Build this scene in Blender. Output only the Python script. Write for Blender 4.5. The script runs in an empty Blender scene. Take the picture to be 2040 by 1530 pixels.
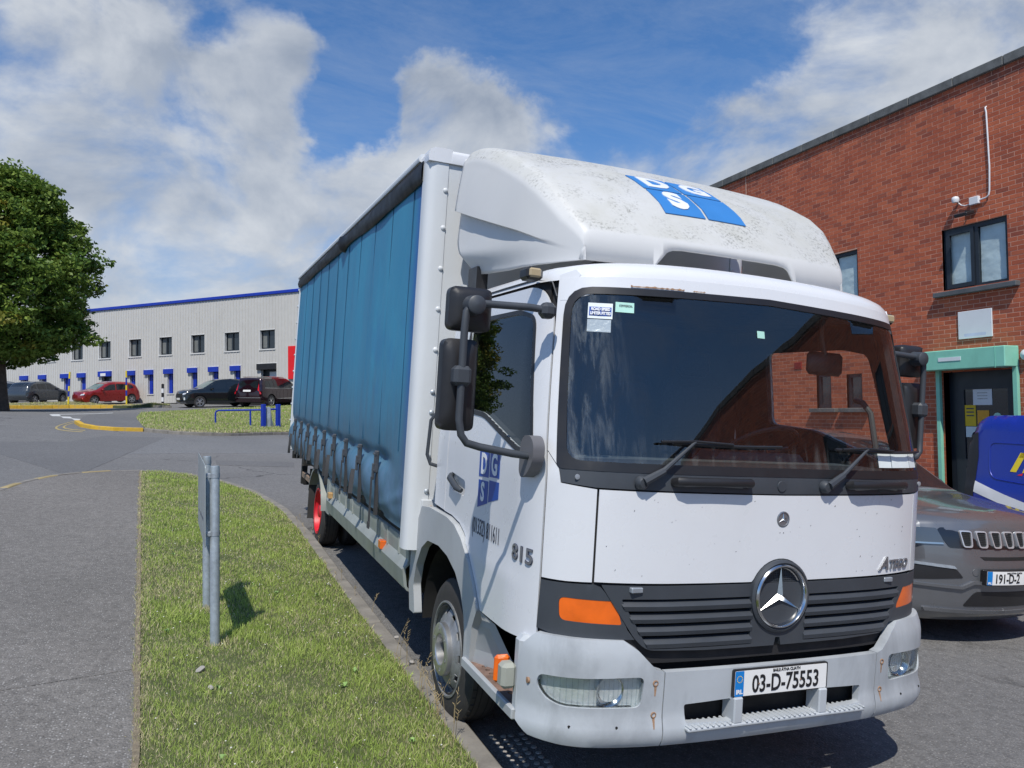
import bpy, math, random
import numpy as np
from mathutils import Vector, Matrix, geometry, noise as mnoise
random.seed(7); RNG = np.random.default_rng(7)
scene = bpy.context.scene
COL = scene.collection
R = math.radians

# ------------------------------------------------------------------ camera, sky, sun, exposure
QM = np.array([[0.99796162, 0.0, 0.06381691], [0.00263274, 0.99914867, -0.04117054], [-0.06376258, 0.04125464, 0.99711202]])  # site slope: yard axes -> world
RW = np.array([[0.92512525, 0.37966201, -0.00018824], [-0.37942511, 0.92453025, -0.03578275], [-0.01341132, 0.03317494, 0.99935957]])
CW = np.array([-2.40064, -2.86494, 1.85957])
F_PX = 1533.66
cam_d = bpy.data.cameras.new('camera'); cam = bpy.data.objects.new('camera', cam_d); COL.objects.link(cam)
cam_d.sensor_width = 36; cam_d.lens = F_PX / 2040 * 36; cam_d.clip_end = 3000; cam_d.clip_start = .05
mw = Matrix.Identity(4)
for i in range(3):
    mw[i][0] = RW[i][0]; mw[i][1] = RW[i][2]; mw[i][2] = -RW[i][1]; mw[i][3] = CW[i]
cam.matrix_world = mw
scene.camera = cam
SUN_AZ, SUN_EL = R(-154), R(55.5)
sd = Vector((math.sin(SUN_AZ)*math.cos(SUN_EL), math.cos(SUN_AZ)*math.cos(SUN_EL), math.sin(SUN_EL)))
sun_d = bpy.data.lights.new('sun', 'SUN'); sun_d.energy = 4.2; sun_d.angle = R(.5); sun_d.color = (1.0, .945, .865)
sun = bpy.data.objects.new('sun', sun_d); COL.objects.link(sun)
sun.rotation_euler = sd.to_track_quat('Z', 'Y').to_euler(); sun.location = (0, 0, 60)
scene.view_settings.view_transform = 'Standard'; scene.view_settings.look = 'None'
scene.view_settings.exposure = 0.0; scene.view_settings.gamma = 1.0; scene.view_settings.use_curve_mapping = False

def ray(u, v):
    d = RW @ np.array([(u-1020)/F_PX, 1, -(v-765)/F_PX]); return d/np.linalg.norm(d)

class NT:
    """tiny node-tree helper"""
    def __init__(s, tree): s.t = tree; s.n = tree.nodes; s.l = tree.links
    def new(s, typ, **kw):
        nd = s.n.new(typ)
        for k, v in kw.items():
            if k.startswith('i_'):
                key = k[2:]; key = int(key) if key.isdigit() else key
                s.put(nd.inputs[key], v)
            else: setattr(nd, k, v)
        return nd
    def put(s, inp, v):
        if isinstance(v, bpy.types.NodeSocket): s.l.new(v, inp)
        elif isinstance(v, (tuple, list)) and len(v) == 3 and inp.type == 'RGBA': inp.default_value = (*v, 1)
        else: inp.default_value = v
    def math(s, op, a, b=0.0, c=None, clamp=False):
        nd = s.n.new('ShaderNodeMath'); nd.operation = op; nd.use_clamp = clamp
        s.put(nd.inputs[0], a); s.put(nd.inputs[1], b)
        if c is not None: s.put(nd.inputs[2], c)
        return nd.outputs[0]
    def vmath(s, op, a, b=(0, 0, 0), out=0):
        nd = s.n.new('ShaderNodeVectorMath'); nd.operation = op
        s.put(nd.inputs[0], a); s.put(nd.inputs[1], b); return nd.outputs[out]
    def scale(s, a, f):
        nd = s.n.new('ShaderNodeVectorMath'); nd.operation = 'SCALE'; s.put(nd.inputs[0], a); s.put(nd.inputs[3], f); return nd.outputs[0]
    def map(s, v, a, b, c=0.0, d=1.0, smooth=False):
        nd = s.n.new('ShaderNodeMapRange'); nd.interpolation_type = 'SMOOTHSTEP' if smooth else 'LINEAR'
        for i, x in enumerate((v, a, b, c, d)): s.put(nd.inputs[i], x)
        return nd.outputs[0]
    def mix(s, f, a, b, mode='MIX'):
        nd = s.n.new('ShaderNodeMix'); nd.data_type = 'RGBA'; nd.blend_type = mode
        s.put(nd.inputs[0], f); s.put(nd.inputs[6], a); s.put(nd.inputs[7], b); return nd.outputs[2]
    def noise(s, vec, sc, det=4, rough=.55, dist=0.0, out=0):
        nd = s.n.new('ShaderNodeTexNoise'); s.put(nd.inputs['Vector'], vec); s.put(nd.inputs['Scale'], sc)
        nd.inputs['Detail'].default_value = det; nd.inputs['Roughness'].default_value = rough; nd.inputs['Distortion'].default_value = dist
        return nd.outputs[out]
    def sep(s, vec):
        nd = s.n.new('ShaderNodeSeparateXYZ'); s.put(nd.inputs[0], vec); return nd.outputs
    def comb(s, x, y, z):
        nd = s.n.new('ShaderNodeCombineXYZ'); s.put(nd.inputs[0], x); s.put(nd.inputs[1], y); s.put(nd.inputs[2], z); return nd.outputs[0]

def build_world():
    w = bpy.data.worlds.new('World'); scene.world = w; w.use_nodes = True
    t = NT(w.node_tree); t.n.clear()
    sky = t.new('ShaderNodeTexSky', sky_type='NISHITA', sun_disc=False, sun_elevation=SUN_EL, sun_rotation=SUN_AZ % (2*math.pi),
                air_density=1.0, dust_density=.5, ozone_density=2.5)
    tc = t.new('ShaderNodeTexCoord'); d = tc.outputs['Generated']
    x, y, z = t.sep(d)
    den = t.math('ADD', t.math('MAXIMUM', z, 0.0), .22)
    p = t.comb(t.math('DIVIDE', x, den), t.math('DIVIDE', y, den), 0.0)
    # fields of cloud that stand in certain directions, plus a broken field everywhere else
    blobs = [  # u, v, radius deg, weight
        (90, 30, 6, .26), (230, 50, 5, .26), (190, 185, 5.5, .55), (100, 240, 5, .36), (300, 290, 5, .50), (420, 320, 5, .62), (520, 370, 5, .66), (230, 400, 7, .60), (560, 430, 4, .4),
        (60, 420, 7, .46), (530, 160, 3.2, .60), (470, 205, 3.4, .58), (590, 110, 1.8, .42), (640, 165, 1.8, .45), (470, 50, 4, .34), (350, 70, 3, .15), (560, 60, 3, .2),
        (880, 235, 4.2, 1.0), (950, 240, 4.0, .95), (820, 290, 3.8, .9), (770, 350, 4.2, .85), (735, 400, 3.2, .7), (1030, 290, 4.6, .8), (1150, 320, 4.0, .52), (1270, 345, 3.8, .46),
        (1530, 255, 3.2, .52), (1470, 310, 3.6, .52), (1400, 350, 5, .55), (1850, 150, 6, .52), (1990, 110, 6, .52), (1770, 190, 5, .52), (2000, 40, 6, .36), (1480, 120, 5, .26), (1720, 60, 5, .25),
        (300, 520, 8, .45), (100, 560, 8, .35), (520, 480, 6, .34), (720, 560, 8, .22), (1650, 330, 5, .3)]
    holes = [(300, 40, 3.0, .35), (20, 150, 3, .3), (410, 140, 2.6, .35), (450, 120, 2.4, .36), (330, 170, 1.5, .25), (390, 235, 2.0, .25), (672, 290, 4.4, .8), (640, 420, 3, .3), (700, 60, 6, .45), (900, 70, 9, .6), (1200, 80, 9, .40), (1120, 170, 6, .45), (1600, 60, 5, .1), (700, 200, 2.5, .4), (1350, 170, 6, .35), (40, 160, 3, .25)]
    s = None
    wob = t.vmath('SUBTRACT', t.noise(d, 6.0, 6, .62, out=1), (.5, .5, .5))
    dw = t.vmath('NORMALIZE', t.vmath('ADD', d, t.scale(wob, .13)))
    for (u, v, r, k) in blobs + [(a, b_, c, -e) for a, b_, c, e in holes]:
        c = ray(u, v)
        dot = t.vmath('DOT_PRODUCT', dw, tuple(c), out=1)
        m = t.map(dot, math.cos(R(r*1.6)), math.cos(R(r*.1)), 0.0, k, smooth=True)
        s = m if s is None else t.math('ADD', s, m)
    s = t.math('MULTIPLY', t.math('MINIMUM', s, .95), .80)
    n1 = t.noise(t.vmath('MULTIPLY', d, (1, 1, 1.5)), 5.2, 12, .58, .30)
    low = t.noise(p, .8, 2, .5)
    # out of view the cloud cover is thinned so the windscreen reflects bluer sky
    off = t.math('MULTIPLY', t.map(low, .57, .80, -.60, .42), t.map(t.vmath('DOT_PRODUCT', d, tuple(RW[:, 1]), out=1), .50, .76, 1.0, 0.0))
    base = t.math('ADD', t.math('ADD', s, off), t.math('MULTIPLY', t.math('SUBTRACT', n1, .5), 2.9))
    dens = t.map(base, .14, .90, 0.0, 1.0, smooth=True)
    # light from the sun's side
    n2 = t.noise(t.vmath('MULTIPLY', t.vmath('ADD', d, (-.010, -.016, .026)), (1, 1, 1.5)), 5.2, 12, .58, .30)
    shade = t.map(t.math('SUBTRACT', n1, n2), -.10, .10, 0.0, 1.0)
    thick = t.map(base, .35, 1.15, 0.0, 1.0)
    lowp = t.noise(t.vmath('MULTIPLY', d, (1, 1, 1.8)), 4.0, 3, .5)
    lum = t.math('ADD', t.math('MULTIPLY', shade, .42), t.math('ADD', t.math('MULTIPLY', t.math('SUBTRACT', 1.0, thick), .26), t.map(lowp, .38, .62, -.14, .36)))
    ccol = t.mix(lum, (3.7, 4.3, 5.3), (8.8, 9.1, 9.4))
    veil = t.map(t.noise(t.vmath('MULTIPLY', p, (1.0, 2.6, 1.0)), 1.6, 9, .72, .6), .40, .82, 0.02, .40)
    hz = t.map(z, .05, .38, .78, 0.0, smooth=True)
    skyc = t.mix(t.math('MAXIMUM', veil, hz), t.mix(1.0, sky.outputs[0], (.70, 1.14, 1.56), 'MULTIPLY'), (4.9, 5.7, 7.0))
    fin = t.mix(t.math('MULTIPLY', dens, .92), skyc, ccol)
    bg = t.new('ShaderNodeBackground'); t.l.new(fin, bg.inputs[0]); bg.inputs[1].default_value = .088
    out = t.new('ShaderNodeOutputWorld'); t.l.new(bg.outputs[0], out.inputs[0])
build_world()

# ------------------------------------------------------------------ materials
def new_mat(name):
    m = bpy.data.materials.new(name); m.use_nodes = True
    t = NT(m.node_tree); b = m.node_tree.nodes['Principled BSDF']; return m, t, b

def mat(name, col, rough=.5, metal=0., var=.12, vs=3., bump=0., bs=60., dirt=None, dirt_amt=.3, ds=2., coat=0., spec=None, speck=0.):
    m, t, b = new_mat(name)
    tc = t.new('ShaderNodeTexCoord').outputs['Object']
    n = t.noise(tc, vs, 5, .6)
    lo = tuple(c*(1-var) for c in col); hi = tuple(min(1, c*(1+var)) for c in col)
    c = t.mix(t.map(n, .3, .7), lo, hi)
    if dirt:
        dn = t.noise(t.vmath('MULTIPLY', tc, (1, 1, .35)), ds, 7, .68, .4)
        c = t.mix(t.map(dn, .50, .78, 0, dirt_amt), c, dirt)
    if speck:
        sn = t.noise(tc, 55, 2, .5)
        c = t.mix(t.map(sn, .70, .74, 0, speck), c, tuple(x*.35 for x in col))
    t.put(b.inputs['Base Color'], c); b.inputs['Metallic'].default_value = metal
    t.put(b.inputs['Roughness'], t.map(t.noise(tc, vs*2.7, 4), .3, .7, max(.02, rough*.82), min(1, rough*1.18)))
    if coat: b.inputs['Coat Weight'].default_value = coat; b.inputs['Coat Roughness'].default_value = .06
    if spec is not None: b.inputs['Specular IOR Level'].default_value = spec
    if bump:
        bn = t.new('ShaderNodeBump', i_Strength=bump, i_Distance=.01); t.l.new(t.noise(tc, bs, 4), bn.inputs['Height']); t.l.new(bn.outputs[0], b.inputs['Normal'])
    return m

def glass(name, tint, ior=1.55, rough=.0, grime=0.):
    """thin pane: see-through, tinted, mirror-like by Fresnel"""
    m, t, b = new_mat(name); t.n.remove(b)
    tr = t.new('ShaderNodeBsdfTransparent', i_Color=(*tint, 1)); gl = t.new('ShaderNodeBsdfGlossy', i_Roughness=rough)
    lw = t.new('ShaderNodeLayerWeight', i_Blend=.5); f0 = ((ior-1)/(ior+1))**2; mx = t.new('ShaderNodeMixShader')
    t.l.new(t.math('ADD', t.math('MULTIPLY', t.math('POWER', lw.outputs['Facing'], 5.0), 1-f0), f0), mx.inputs[0]); t.l.new(tr.outputs[0], mx.inputs[1]); t.l.new(gl.outputs[0], mx.inputs[2])
    last = mx.outputs[0]
    if grime:
        tc = t.new('ShaderNodeTexCoord').outputs['Object']
        st = t.noise(t.vmath('MULTIPLY', tc, (9., 1., 1.6)), 2.2, 7, .7, .3)
        x, y, z = t.sep(tc)
        side = t.math('MAXIMUM', t.map(x, -1.0, -.72, 1., .0, True), t.map(z, 1.62, 1.72, .35, 0, True))
        f = t.math('ADD', t.math('MULTIPLY', t.map(st, .50, .74, 0, grime), side), .003)
        df = t.new('ShaderNodeBsdfDiffuse', i_Color=(.55, .6, .6, 1)); m2 = t.new('ShaderNodeMixShader')
        t.l.new(f, m2.inputs[0]); t.l.new(last, m2.inputs[1]); t.l.new(df.outputs[0], m2.inputs[2]); last = m2.outputs[0]
    o = [n for n in t.n if n.type == 'OUTPUT_MATERIAL'][0]; t.l.new(last, o.inputs[0]); return m

M = {}
M['white'] = mat('white_paint', (.70, .715, .735), .30, var=.015, dirt=(.50, .50, .47), dirt_amt=.16, coat=.35, speck=.0)
M['white_box'] = mat('white_box_panel', (.62, .645, .66), .42, var=.02, dirt=(.50, .50, .46), dirt_amt=.3, ds=1.5)
M['grey_plastic'] = mat('grey_plastic', (.40, .42, .43), .55, var=.07, dirt=(.22, .22, .21), dirt_amt=.35, ds=3, bump=.04, bs=220)
M['bumper'] = mat('bumper_plastic', (.43, .46, .485), .48, var=.10, vs=2.2, dirt=(.20, .215, .23), dirt_amt=.75, ds=2.6, bump=.03, bs=250)
M['alu'] = mat('painted_aluminium', (.34, .37, .35), .5, .25, var=.12, dirt=(.20, .20, .16), dirt_amt=.5, ds=2.2)
M['dark'] = mat('dark_plastic', (.045, .052, .062), .52, var=.15, bump=.03, bs=300, dirt=(.12, .12, .12), dirt_amt=.18)
M['black'] = mat('black_plastic', (.018, .018, .020), .42, var=.2, bump=.04, bs=350)
M['void'] = mat('underbody_black', (.012, .012, .012), .8)
M['rubber'] = mat('tyre_rubber', (.035, .033, .032), .8, var=.25, dirt=(.10, .09, .08), dirt_amt=.4, bump=.06, bs=120)
M['chrome'] = mat('chrome', (.62, .63, .64), .16, 1., var=.03)
M['steel'] = mat('galvanised_steel', (.42, .46, .50), .48, .55, var=.18, vs=14, dirt=(.28, .30, .32), dirt_amt=.4, ds=9)
M['zinc'] = mat('galvanised_post', (.36, .41, .45), .5, .35, var=.2, vs=22, dirt=(.10, .11, .11), dirt_amt=.5, ds=12)
M['rim'] = mat('wheel_silver', (.30, .31, .32), .5, .5, var=.2, vs=14, dirt=(.08, .075, .07), dirt_amt=.8, ds=14)
M['hub'] = mat('hub_ring', (.52, .53, .54), .32, .8, var=.08, dirt=(.2, .19, .18), dirt_amt=.5, ds=10)
M['red_rim'] = mat('red_wheel_paint', (.62, .015, .03), .45, var=.1)
M['amber'] = mat('amber_lens', (.78, .135, .008), .18, var=.22, vs=5, bump=.0, bs=90, coat=.5)
M['lens'] = glass('lamp_glass', (.93, .95, .95), 1.5)
M['reflector'] = mat('lamp_reflector', (.80, .82, .82), .22, .35, var=.3, vs=6, bump=.5, bs=26)
M['rust'] = mat('rusty_step', (.21, .135, .105), .75, var=.3, vs=18, dirt=(.10, .07, .06), dirt_amt=.6, ds=12, bump=.2, bs=90)
M['ruststain'] = mat('rust_stain', (.33, .20, .12), .85, var=.3, vs=60)
M['decal_blue'] = mat('blue_decal', (.008, .065, .34), .35, var=.03)
M['decal_fade'] = mat('faded_blue_decal', (.035, .20, .52), .5, var=.06)
M['decal_white'] = mat('white_decal', (.76, .78, .80), .4, var=.02)
M['ink'] = mat('dark_lettering', (.045, .055, .09), .5, var=.05)
M['ink_black'] = mat('plate_black', (.012, .012, .014), .5)
M['badge'] = mat('grey_badge', (.30, .31, .33), .3, .7)
M['plate'] = mat('plate_white', (.80, .80, .78), .35, var=.02)
M['plate_blue'] = mat('plate_blue', (.005, .19, .55), .4)
M['yellow_star'] = mat('plate_yellow', (.8, .6, .05), .4)
M['strap'] = mat('strap_webbing', (.045, .046, .05), .8, var=.2, bump=.1, bs=300)
M['buckle'] = mat('buckle_metal', (.10, .105, .115), .45, .5, var=.2, vs=20)
M['pvc_black'] = mat('black_valance', (.009, .009, .010), .55, var=.2, bump=.25, bs=14)
M['interior'] = mat('cab_interior', (.014, .014, .016), .8, var=.2)
M['dash'] = mat('dashboard', (.055, .065, .068), .7, var=.2)
M['seat'] = mat('seat_cloth', (.008, .007, .012), .9, var=.3, vs=30)
M['sticker_green'] = mat('green_sticker', (.42, .70, .60), .5)
M['sticker_white'] = mat('white_sticker', (.72, .78, .78), .5)
M['foil'] = mat('clear_sleeve', (.5, .55, .55), .2, .3, bump=.6, bs=18)
M['ws_glass'] = glass('windscreen_glass', (.92, .96, .96), 2.0, grime=.26)
M['side_glass'] = glass('side_window_glass', (.88, .93, .93), 1.85)
M['wood'] = mat('weathered_timber', (.26, .19, .14), .85, var=.3, vs=8, bump=.2, bs=40)

def mat_fairing():
    m, t, b = new_mat('fairing_gelcoat')
    tc = t.new('ShaderNodeTexCoord').outputs['Object']
    g = t.new('ShaderNodeNewGeometry'); nz = t.sep(g.outputs['Normal'])[2]
    up = t.map(nz, .25, .6, 0, 1, True)
    a = t.noise(tc, 3.2, 8, .68, .4); f = t.noise(tc, 65, 3, .6)
    st = t.noise(t.vmath('MULTIPLY', tc, (1.2, .5, .5)), 3.0, 6, .7, 1.0)
    grime = t.math('MULTIPLY', up, t.math('ADD', t.map(a, .34, .68, .04, .42), .08))
    c = t.mix(grime, t.mix(t.map(st, .3, .8), (.74, .75, .745), (.79, .80, .80)), (.42, .42, .34))
    sp = t.math('MULTIPLY', t.math('MULTIPLY', up, t.map(f, .50, .64, 0, 1)), t.map(t.noise(tc, 3.4, 6, .7, .8), .44, .66, 0, .85))
    c = t.mix(sp, c, (.10, .10, .075))
    t.put(b.inputs['Base Color'], c); t.put(b.inputs['Roughness'], t.map(a, .3, .7, .35, .65))
    tl = t.new('ShaderNodeBsdfTranslucent', i_Color=(.75, .70, .58, 1)); mx = t.new('ShaderNodeMixShader', i_0=.20); o = [n for n in t.n if n.type == 'OUTPUT_MATERIAL'][0]
    t.l.new(b.outputs[0], mx.inputs[1]); t.l.new(tl.outputs[0], mx.inputs[2]); t.l.new(mx.outputs[0], o.inputs[0])
    return m
M['fairing'] = mat_fairing()
M['fairing_in'] = mat('fairing_inside', (.46, .41, .30), .9, var=.25, vs=5)
def _tl(m, f, col):
    t = NT(m.node_tree); b = t.n['Principled BSDF']; tl = t.new('ShaderNodeBsdfTranslucent', i_Color=(*col, 1)); mx = t.new('ShaderNodeMixShader', i_0=f)
    o = [n for n in t.n if n.type == 'OUTPUT_MATERIAL'][0]; t.l.new(b.outputs[0], mx.inputs[1]); t.l.new(tl.outputs[0], mx.inputs[2]); t.l.new(mx.outputs[0], o.inputs[0])
_tl(M['fairing_in'], .60, (.8, .75, .62))

def mat_curtain():
    m, t, b = new_mat('curtain_pvc')
    tc = t.new('ShaderNodeTexCoord').outputs['Object']; x, y, z = t.sep(tc)
    big = t.noise(t.vmath('MULTIPLY', tc, (1, 1.6, .35)), 1.3, 6, .6)
    c = t.mix(t.map(big, .34, .66), (.024, .19, .345), (.040, .262, .42))
    edge = t.math('ADD', t.map(y, 2.03, 2.30, 1, 0, True), t.map(t.noise(tc, 2.0, 3), .62, .72, 0, .15))
    c = t.mix(edge, c, (.008, .088, .36))
    grime = t.map(t.math('ADD', z, t.math('MULTIPLY', t.noise(t.vmath('MULTIPLY', tc, (1, 3.5, .4)), 2.4, 6, .7), 1.1)), 1.55, 2.75, .72, .0, True)
    c = t.mix(grime, c, (.085, .125, .165))
    st = t.noise(t.vmath('MULTIPLY', tc, (1, 26, .5)), 1.0, 4, .7)
    c = t.mix(t.map(st, .60, .80, 0, .14), c, (.03, .07, .11))
    lo = t.math('MULTIPLY', t.map(z, 1.20, 1.38, 1, 0, True), t.map(t.noise(tc, 5.5, 5, .65), .38, .68, .0, .75))
    c = t.mix(lo, c, (.13, .24, .38))
    t.put(b.inputs['Base Color'], c); t.put(b.inputs['Roughness'], t.map(big, .3, .7, .42, .62))
    bn = t.new('ShaderNodeBump', i_Strength=.42, i_Distance=.015)
    t.l.new(t.noise(t.vmath('MULTIPLY', tc, (1, 1, .45)), 5.0, 6, .6, .8), bn.inputs['Height']); t.l.new(bn.outputs[0], b.inputs['Normal']); return m
M['curtain'] = mat_curtain()

def mat_asphalt(name, lo, hi, stone=.5, wear=(.2, .2, .2), crack=0):
    m, t, b = new_mat(name)
    tc = t.new('ShaderNodeNewGeometry').outputs['Position']
    big = t.noise(tc, .35, 6, .62, .4); mid = t.noise(tc, 3.0, 6, .7); fine = t.noise(tc, 95, 3, .7)
    vo = t.new('ShaderNodeTexVoronoi', i_Scale=75.); t.l.new(tc, vo.inputs['Vector'])
    c = t.mix(t.map(big, .3, .7), lo, hi)
    c = t.mix(t.map(mid, .52, .74, 0, .5), c, wear)
    c = t.mix(t.map(fine, .35, .68, .0, .62), c, tuple(x*.40 for x in lo))
    grit = t.noise(t.vmath('MULTIPLY', tc, (1., .8, 1.)), 17, 7, .85); c = t.mix(t.map(grit, .34, .56, .80, 0.), c, tuple(x*.45 for x in lo))
    if crack:
        cv = t.new('ShaderNodeTexVoronoi', feature='DISTANCE_TO_EDGE', i_Scale=.22); t.l.new(t.vmath('ADD', tc, t.scale(t.noise(tc, 1.6, 5, .6, out=1), .9)), cv.inputs['Vector'])
        c = t.mix(t.math('MULTIPLY', t.map(cv.outputs['Distance'], .0, .009, .85, 0), t.map(t.noise(tc, .5, 3), .42, .55)), c, (.025, .025, .025))
        c = t.mix(t.map(t.noise(tc, .9, 4, .6, .3), .62, .78, 0, .5), c, tuple(x*.55 for x in lo))
    sv = t.sep(vo.outputs['Color'])[0]
    c = t.mix(t.math('MULTIPLY', t.map(sv, .72, .9, 0, stone), t.map(vo.outputs['Distance'], .28, .45, 1, 0)), c, (.42, .41, .39))
    t.put(b.inputs['Base Color'], c); b.inputs['Roughness'].default_value = .88
    bn = t.new('ShaderNodeBump', i_Strength=.8, i_Distance=.009); t.l.new(t.math('ADD', fine, t.math('MULTIPLY', vo.outputs['Distance'], .6)), bn.inputs['Height']); t.l.new(bn.outputs[0], b.inputs['Normal'])
    return m
M['asphalt'] = mat_asphalt('asphalt', (.185, .184, .182), (.25, .248, .243), .5, (.265, .262, .255), 1)
M['patch'] = mat_asphalt('asphalt_patch', (.162, .163, .165), (.208, .208, .208), .3, (.22, .22, .22))
M['concrete'] = mat_asphalt('pavement_concrete', (.19, .178, .163), (.27, .254, .234), .85, (.34, .32, .295))
M['kerb'] = mat('kerb_concrete', (.22, .205, .18), .85, var=.22, vs=5, dirt=(.08, .075, .065), dirt_amt=.65, ds=4, bump=.25, bs=60)
M['kerb_yellow'] = mat('yellow_kerb_paint', (.58, .36, .03), .7, var=.14, vs=5, dirt=(.30, .24, .14), dirt_amt=.6, ds=5)
M['line_yellow'] = mat('worn_yellow_line', (.42, .33, .13), .8, var=.25, vs=8, dirt=(.16, .15, .13), dirt_amt=.8, ds=6)
M['line_white'] = mat('worn_white_line', (.55, .56, .55), .8, var=.12, vs=8, dirt=(.2, .2, .2), dirt_amt=.7, ds=5)
M['soil'] = mat('verge_soil', (.070, .085, .028), .95, var=.35, vs=6, bump=.4, bs=30)
M['stone'] = mat('stone', (.36, .34, .31), .85, var=.2, vs=9)

def mat_attr(name, rough=.6, trans=0.):
    m, t, b = new_mat(name)
    a = t.new('ShaderNodeAttribute', attribute_name='Col')
    t.l.new(a.outputs['Color'], b.inputs['Base Color']); b.inputs['Roughness'].default_value = rough
    b.inputs['Specular IOR Level'].default_value = .25
    if trans:
        tl = t.new('ShaderNodeBsdfTranslucent'); t.l.new(a.outputs['Color'], tl.inputs[0]); mx = t.new('ShaderNodeMixShader', i_0=trans)
        o = [n for n in t.n if n.type == 'OUTPUT_MATERIAL'][0]
        t.l.new(b.outputs[0], mx.inputs[1]); t.l.new(tl.outputs[0], mx.inputs[2]); t.l.new(mx.outputs[0], o.inputs[0])
    return m
M['blade'] = mat_attr('grass_blades', .6, .32)
M['leaf'] = mat_attr('tree_leaves', .5, .25)
M['bark'] = mat('bark', (.075, .058, .045), .9, var=.4, vs=6, bump=.5, bs=25)

def mat_brick():
    m, t, b = new_mat('red_brick')
    p = t.new('ShaderNodeNewGeometry').outputs['Position']; x, y, z = t.sep(p)
    row = t.math('FLOOR', t.math('DIVIDE', t.math('ADD', z, 5.0), .0763))
    odd = t.math('MODULO', row, 2.0)
    col = t.math('FLOOR', t.math('DIVIDE', t.math('ADD', t.math('ADD', y, x), t.math('ADD', 100.0, t.math('MULTIPLY', odd, .1125))), .225))
    wn = t.new('ShaderNodeTexWhiteNoise', noise_dimensions='2D'); t.l.new(t.comb(row, col, 0.), wn.inputs['Vector'])
    v = wn.outputs['Value']
    c = t.mix(v, (.40, .088, .038), (.56, .145, .062))
    c = t.mix(t.map(t.sep(wn.outputs['Color'])[1], .86, .9, 0, .55), c, (.20, .055, .038))
    n = t.noise(p, 1.1, 7, .65, .3)
    c = t.mix(t.map(n, .50, .75, 0, .45), c, (.22, .055, .035))
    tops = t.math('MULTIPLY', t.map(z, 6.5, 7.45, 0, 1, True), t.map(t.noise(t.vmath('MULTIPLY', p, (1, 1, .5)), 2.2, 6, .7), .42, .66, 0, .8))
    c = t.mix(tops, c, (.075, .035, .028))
    c = t.mix(t.map(t.noise(p, 60, 3, .6), .35, .75, 0, .35), c, (.22, .06, .035))
    c = t.mix(t.map(t.noise(p, 3.3, 5, .75, .6), .70, .76, 0, .35), c, (.42, .30, .25))
    t.put(b.inputs['Base Color'], c); b.inputs['Roughness'].default_value = .85
    bn = t.new('ShaderNodeBump', i_Strength=.4, i_Distance=.004); t.l.new(t.noise(p, 130, 3), bn.inputs['Height']); t.l.new(bn.outputs[0], b.inputs['Normal'])
    return m
M['brick'] = mat_brick()
M['mortar'] = mat('mortar', (.60, .33, .23), .95, var=.15, vs=4, dirt=(.36, .17, .12), dirt_amt=.7, ds=1.2)
M['coping'] = mat('coping_concrete', (.13, .135, .13), .9, var=.3, vs=5, dirt=(.05, .055, .05), dirt_amt=.6, ds=3)
M['win_frame'] = mat('anthracite_frame', (.018, .024, .032), .4, var=.1)
M['paper'] = mat('crumpled_paper', (.72, .79, .80), .85, var=.12, vs=3, bump=1.0, bs=5)
M['dark_glass'] = mat('window_glass', (.02, .025, .03), .06, var=.1, spec=.9)
M['pane_glass'] = glass('pane_glass', (.85, .9, .9), 1.5)
M['mint'] = mat('mint_metal', (.24, .60, .45), .5, var=.08, dirt=(.12, .25, .18), dirt_amt=.3)
M['clad'] = mat('cladding', (.54, .53, .50), .5, var=.04, dirt=(.42, .41, .38), dirt_amt=.4, ds=.8)
M['clad_blue'] = mat('blue_metal', (.008, .035, .36), .4, var=.1)
M['blind'] = mat('grey_blind', (.16, .17, .165), .7)
M['clad_trim'] = mat('pale_trim', (.62, .62, .60), .5)
M['yellow'] = mat('yellow_paint', (.74, .58, .03), .5, var=.06)
M['red'] = mat('red_banner', (.72, .015, .02), .5, var=.06)
M['white_plain'] = mat('white_panel', (.74, .75, .76), .5, var=.03, dirt=(.55, .56, .6), dirt_amt=.2)
M['green'] = mat('green_canopy', (.01, .20, .06), .5)
M['orange_paper'] = mat('orange_poster', (.75, .36, .03), .6)
M['yellow_paper'] = mat('yellow_poster', (.75, .50, .02), .6)

# ------------------------------------------------------------------ mesh helpers
def finish(me, ang=35):
    me.polygons.foreach_set('use_smooth', [True]*len(me.polygons))
    me.set_sharp_from_angle(angle=R(ang)); me.update()

def mk(name, verts, faces, m, parent=None, ang=35, kind=None, smooth=True):
    me = bpy.data.meshes.new(name); me.from_pydata([tuple(map(float, v)) for v in verts], [], faces)
    if m is not None: me.materials.append(m)
    if smooth: finish(me, ang)
    o = bpy.data.objects.new(name, me); COL.objects.link(o)
    if parent is not None: o.parent = parent
    if kind: o['kind'] = kind
    return o

def tag(o, label=None, cat=None, group=None, kind=None):
    if label: o['label'] = label
    if cat: o['category'] = cat
    if group: o['group'] = group
    if kind: o['kind'] = kind
    return o

def root(name, mtx, label, cat, group=None):
    o = bpy.data.objects.new(name, None); COL.objects.link(o); o.empty_display_size = .2
    o.matrix_world = mtx; return tag(o, label, cat, group)

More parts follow.
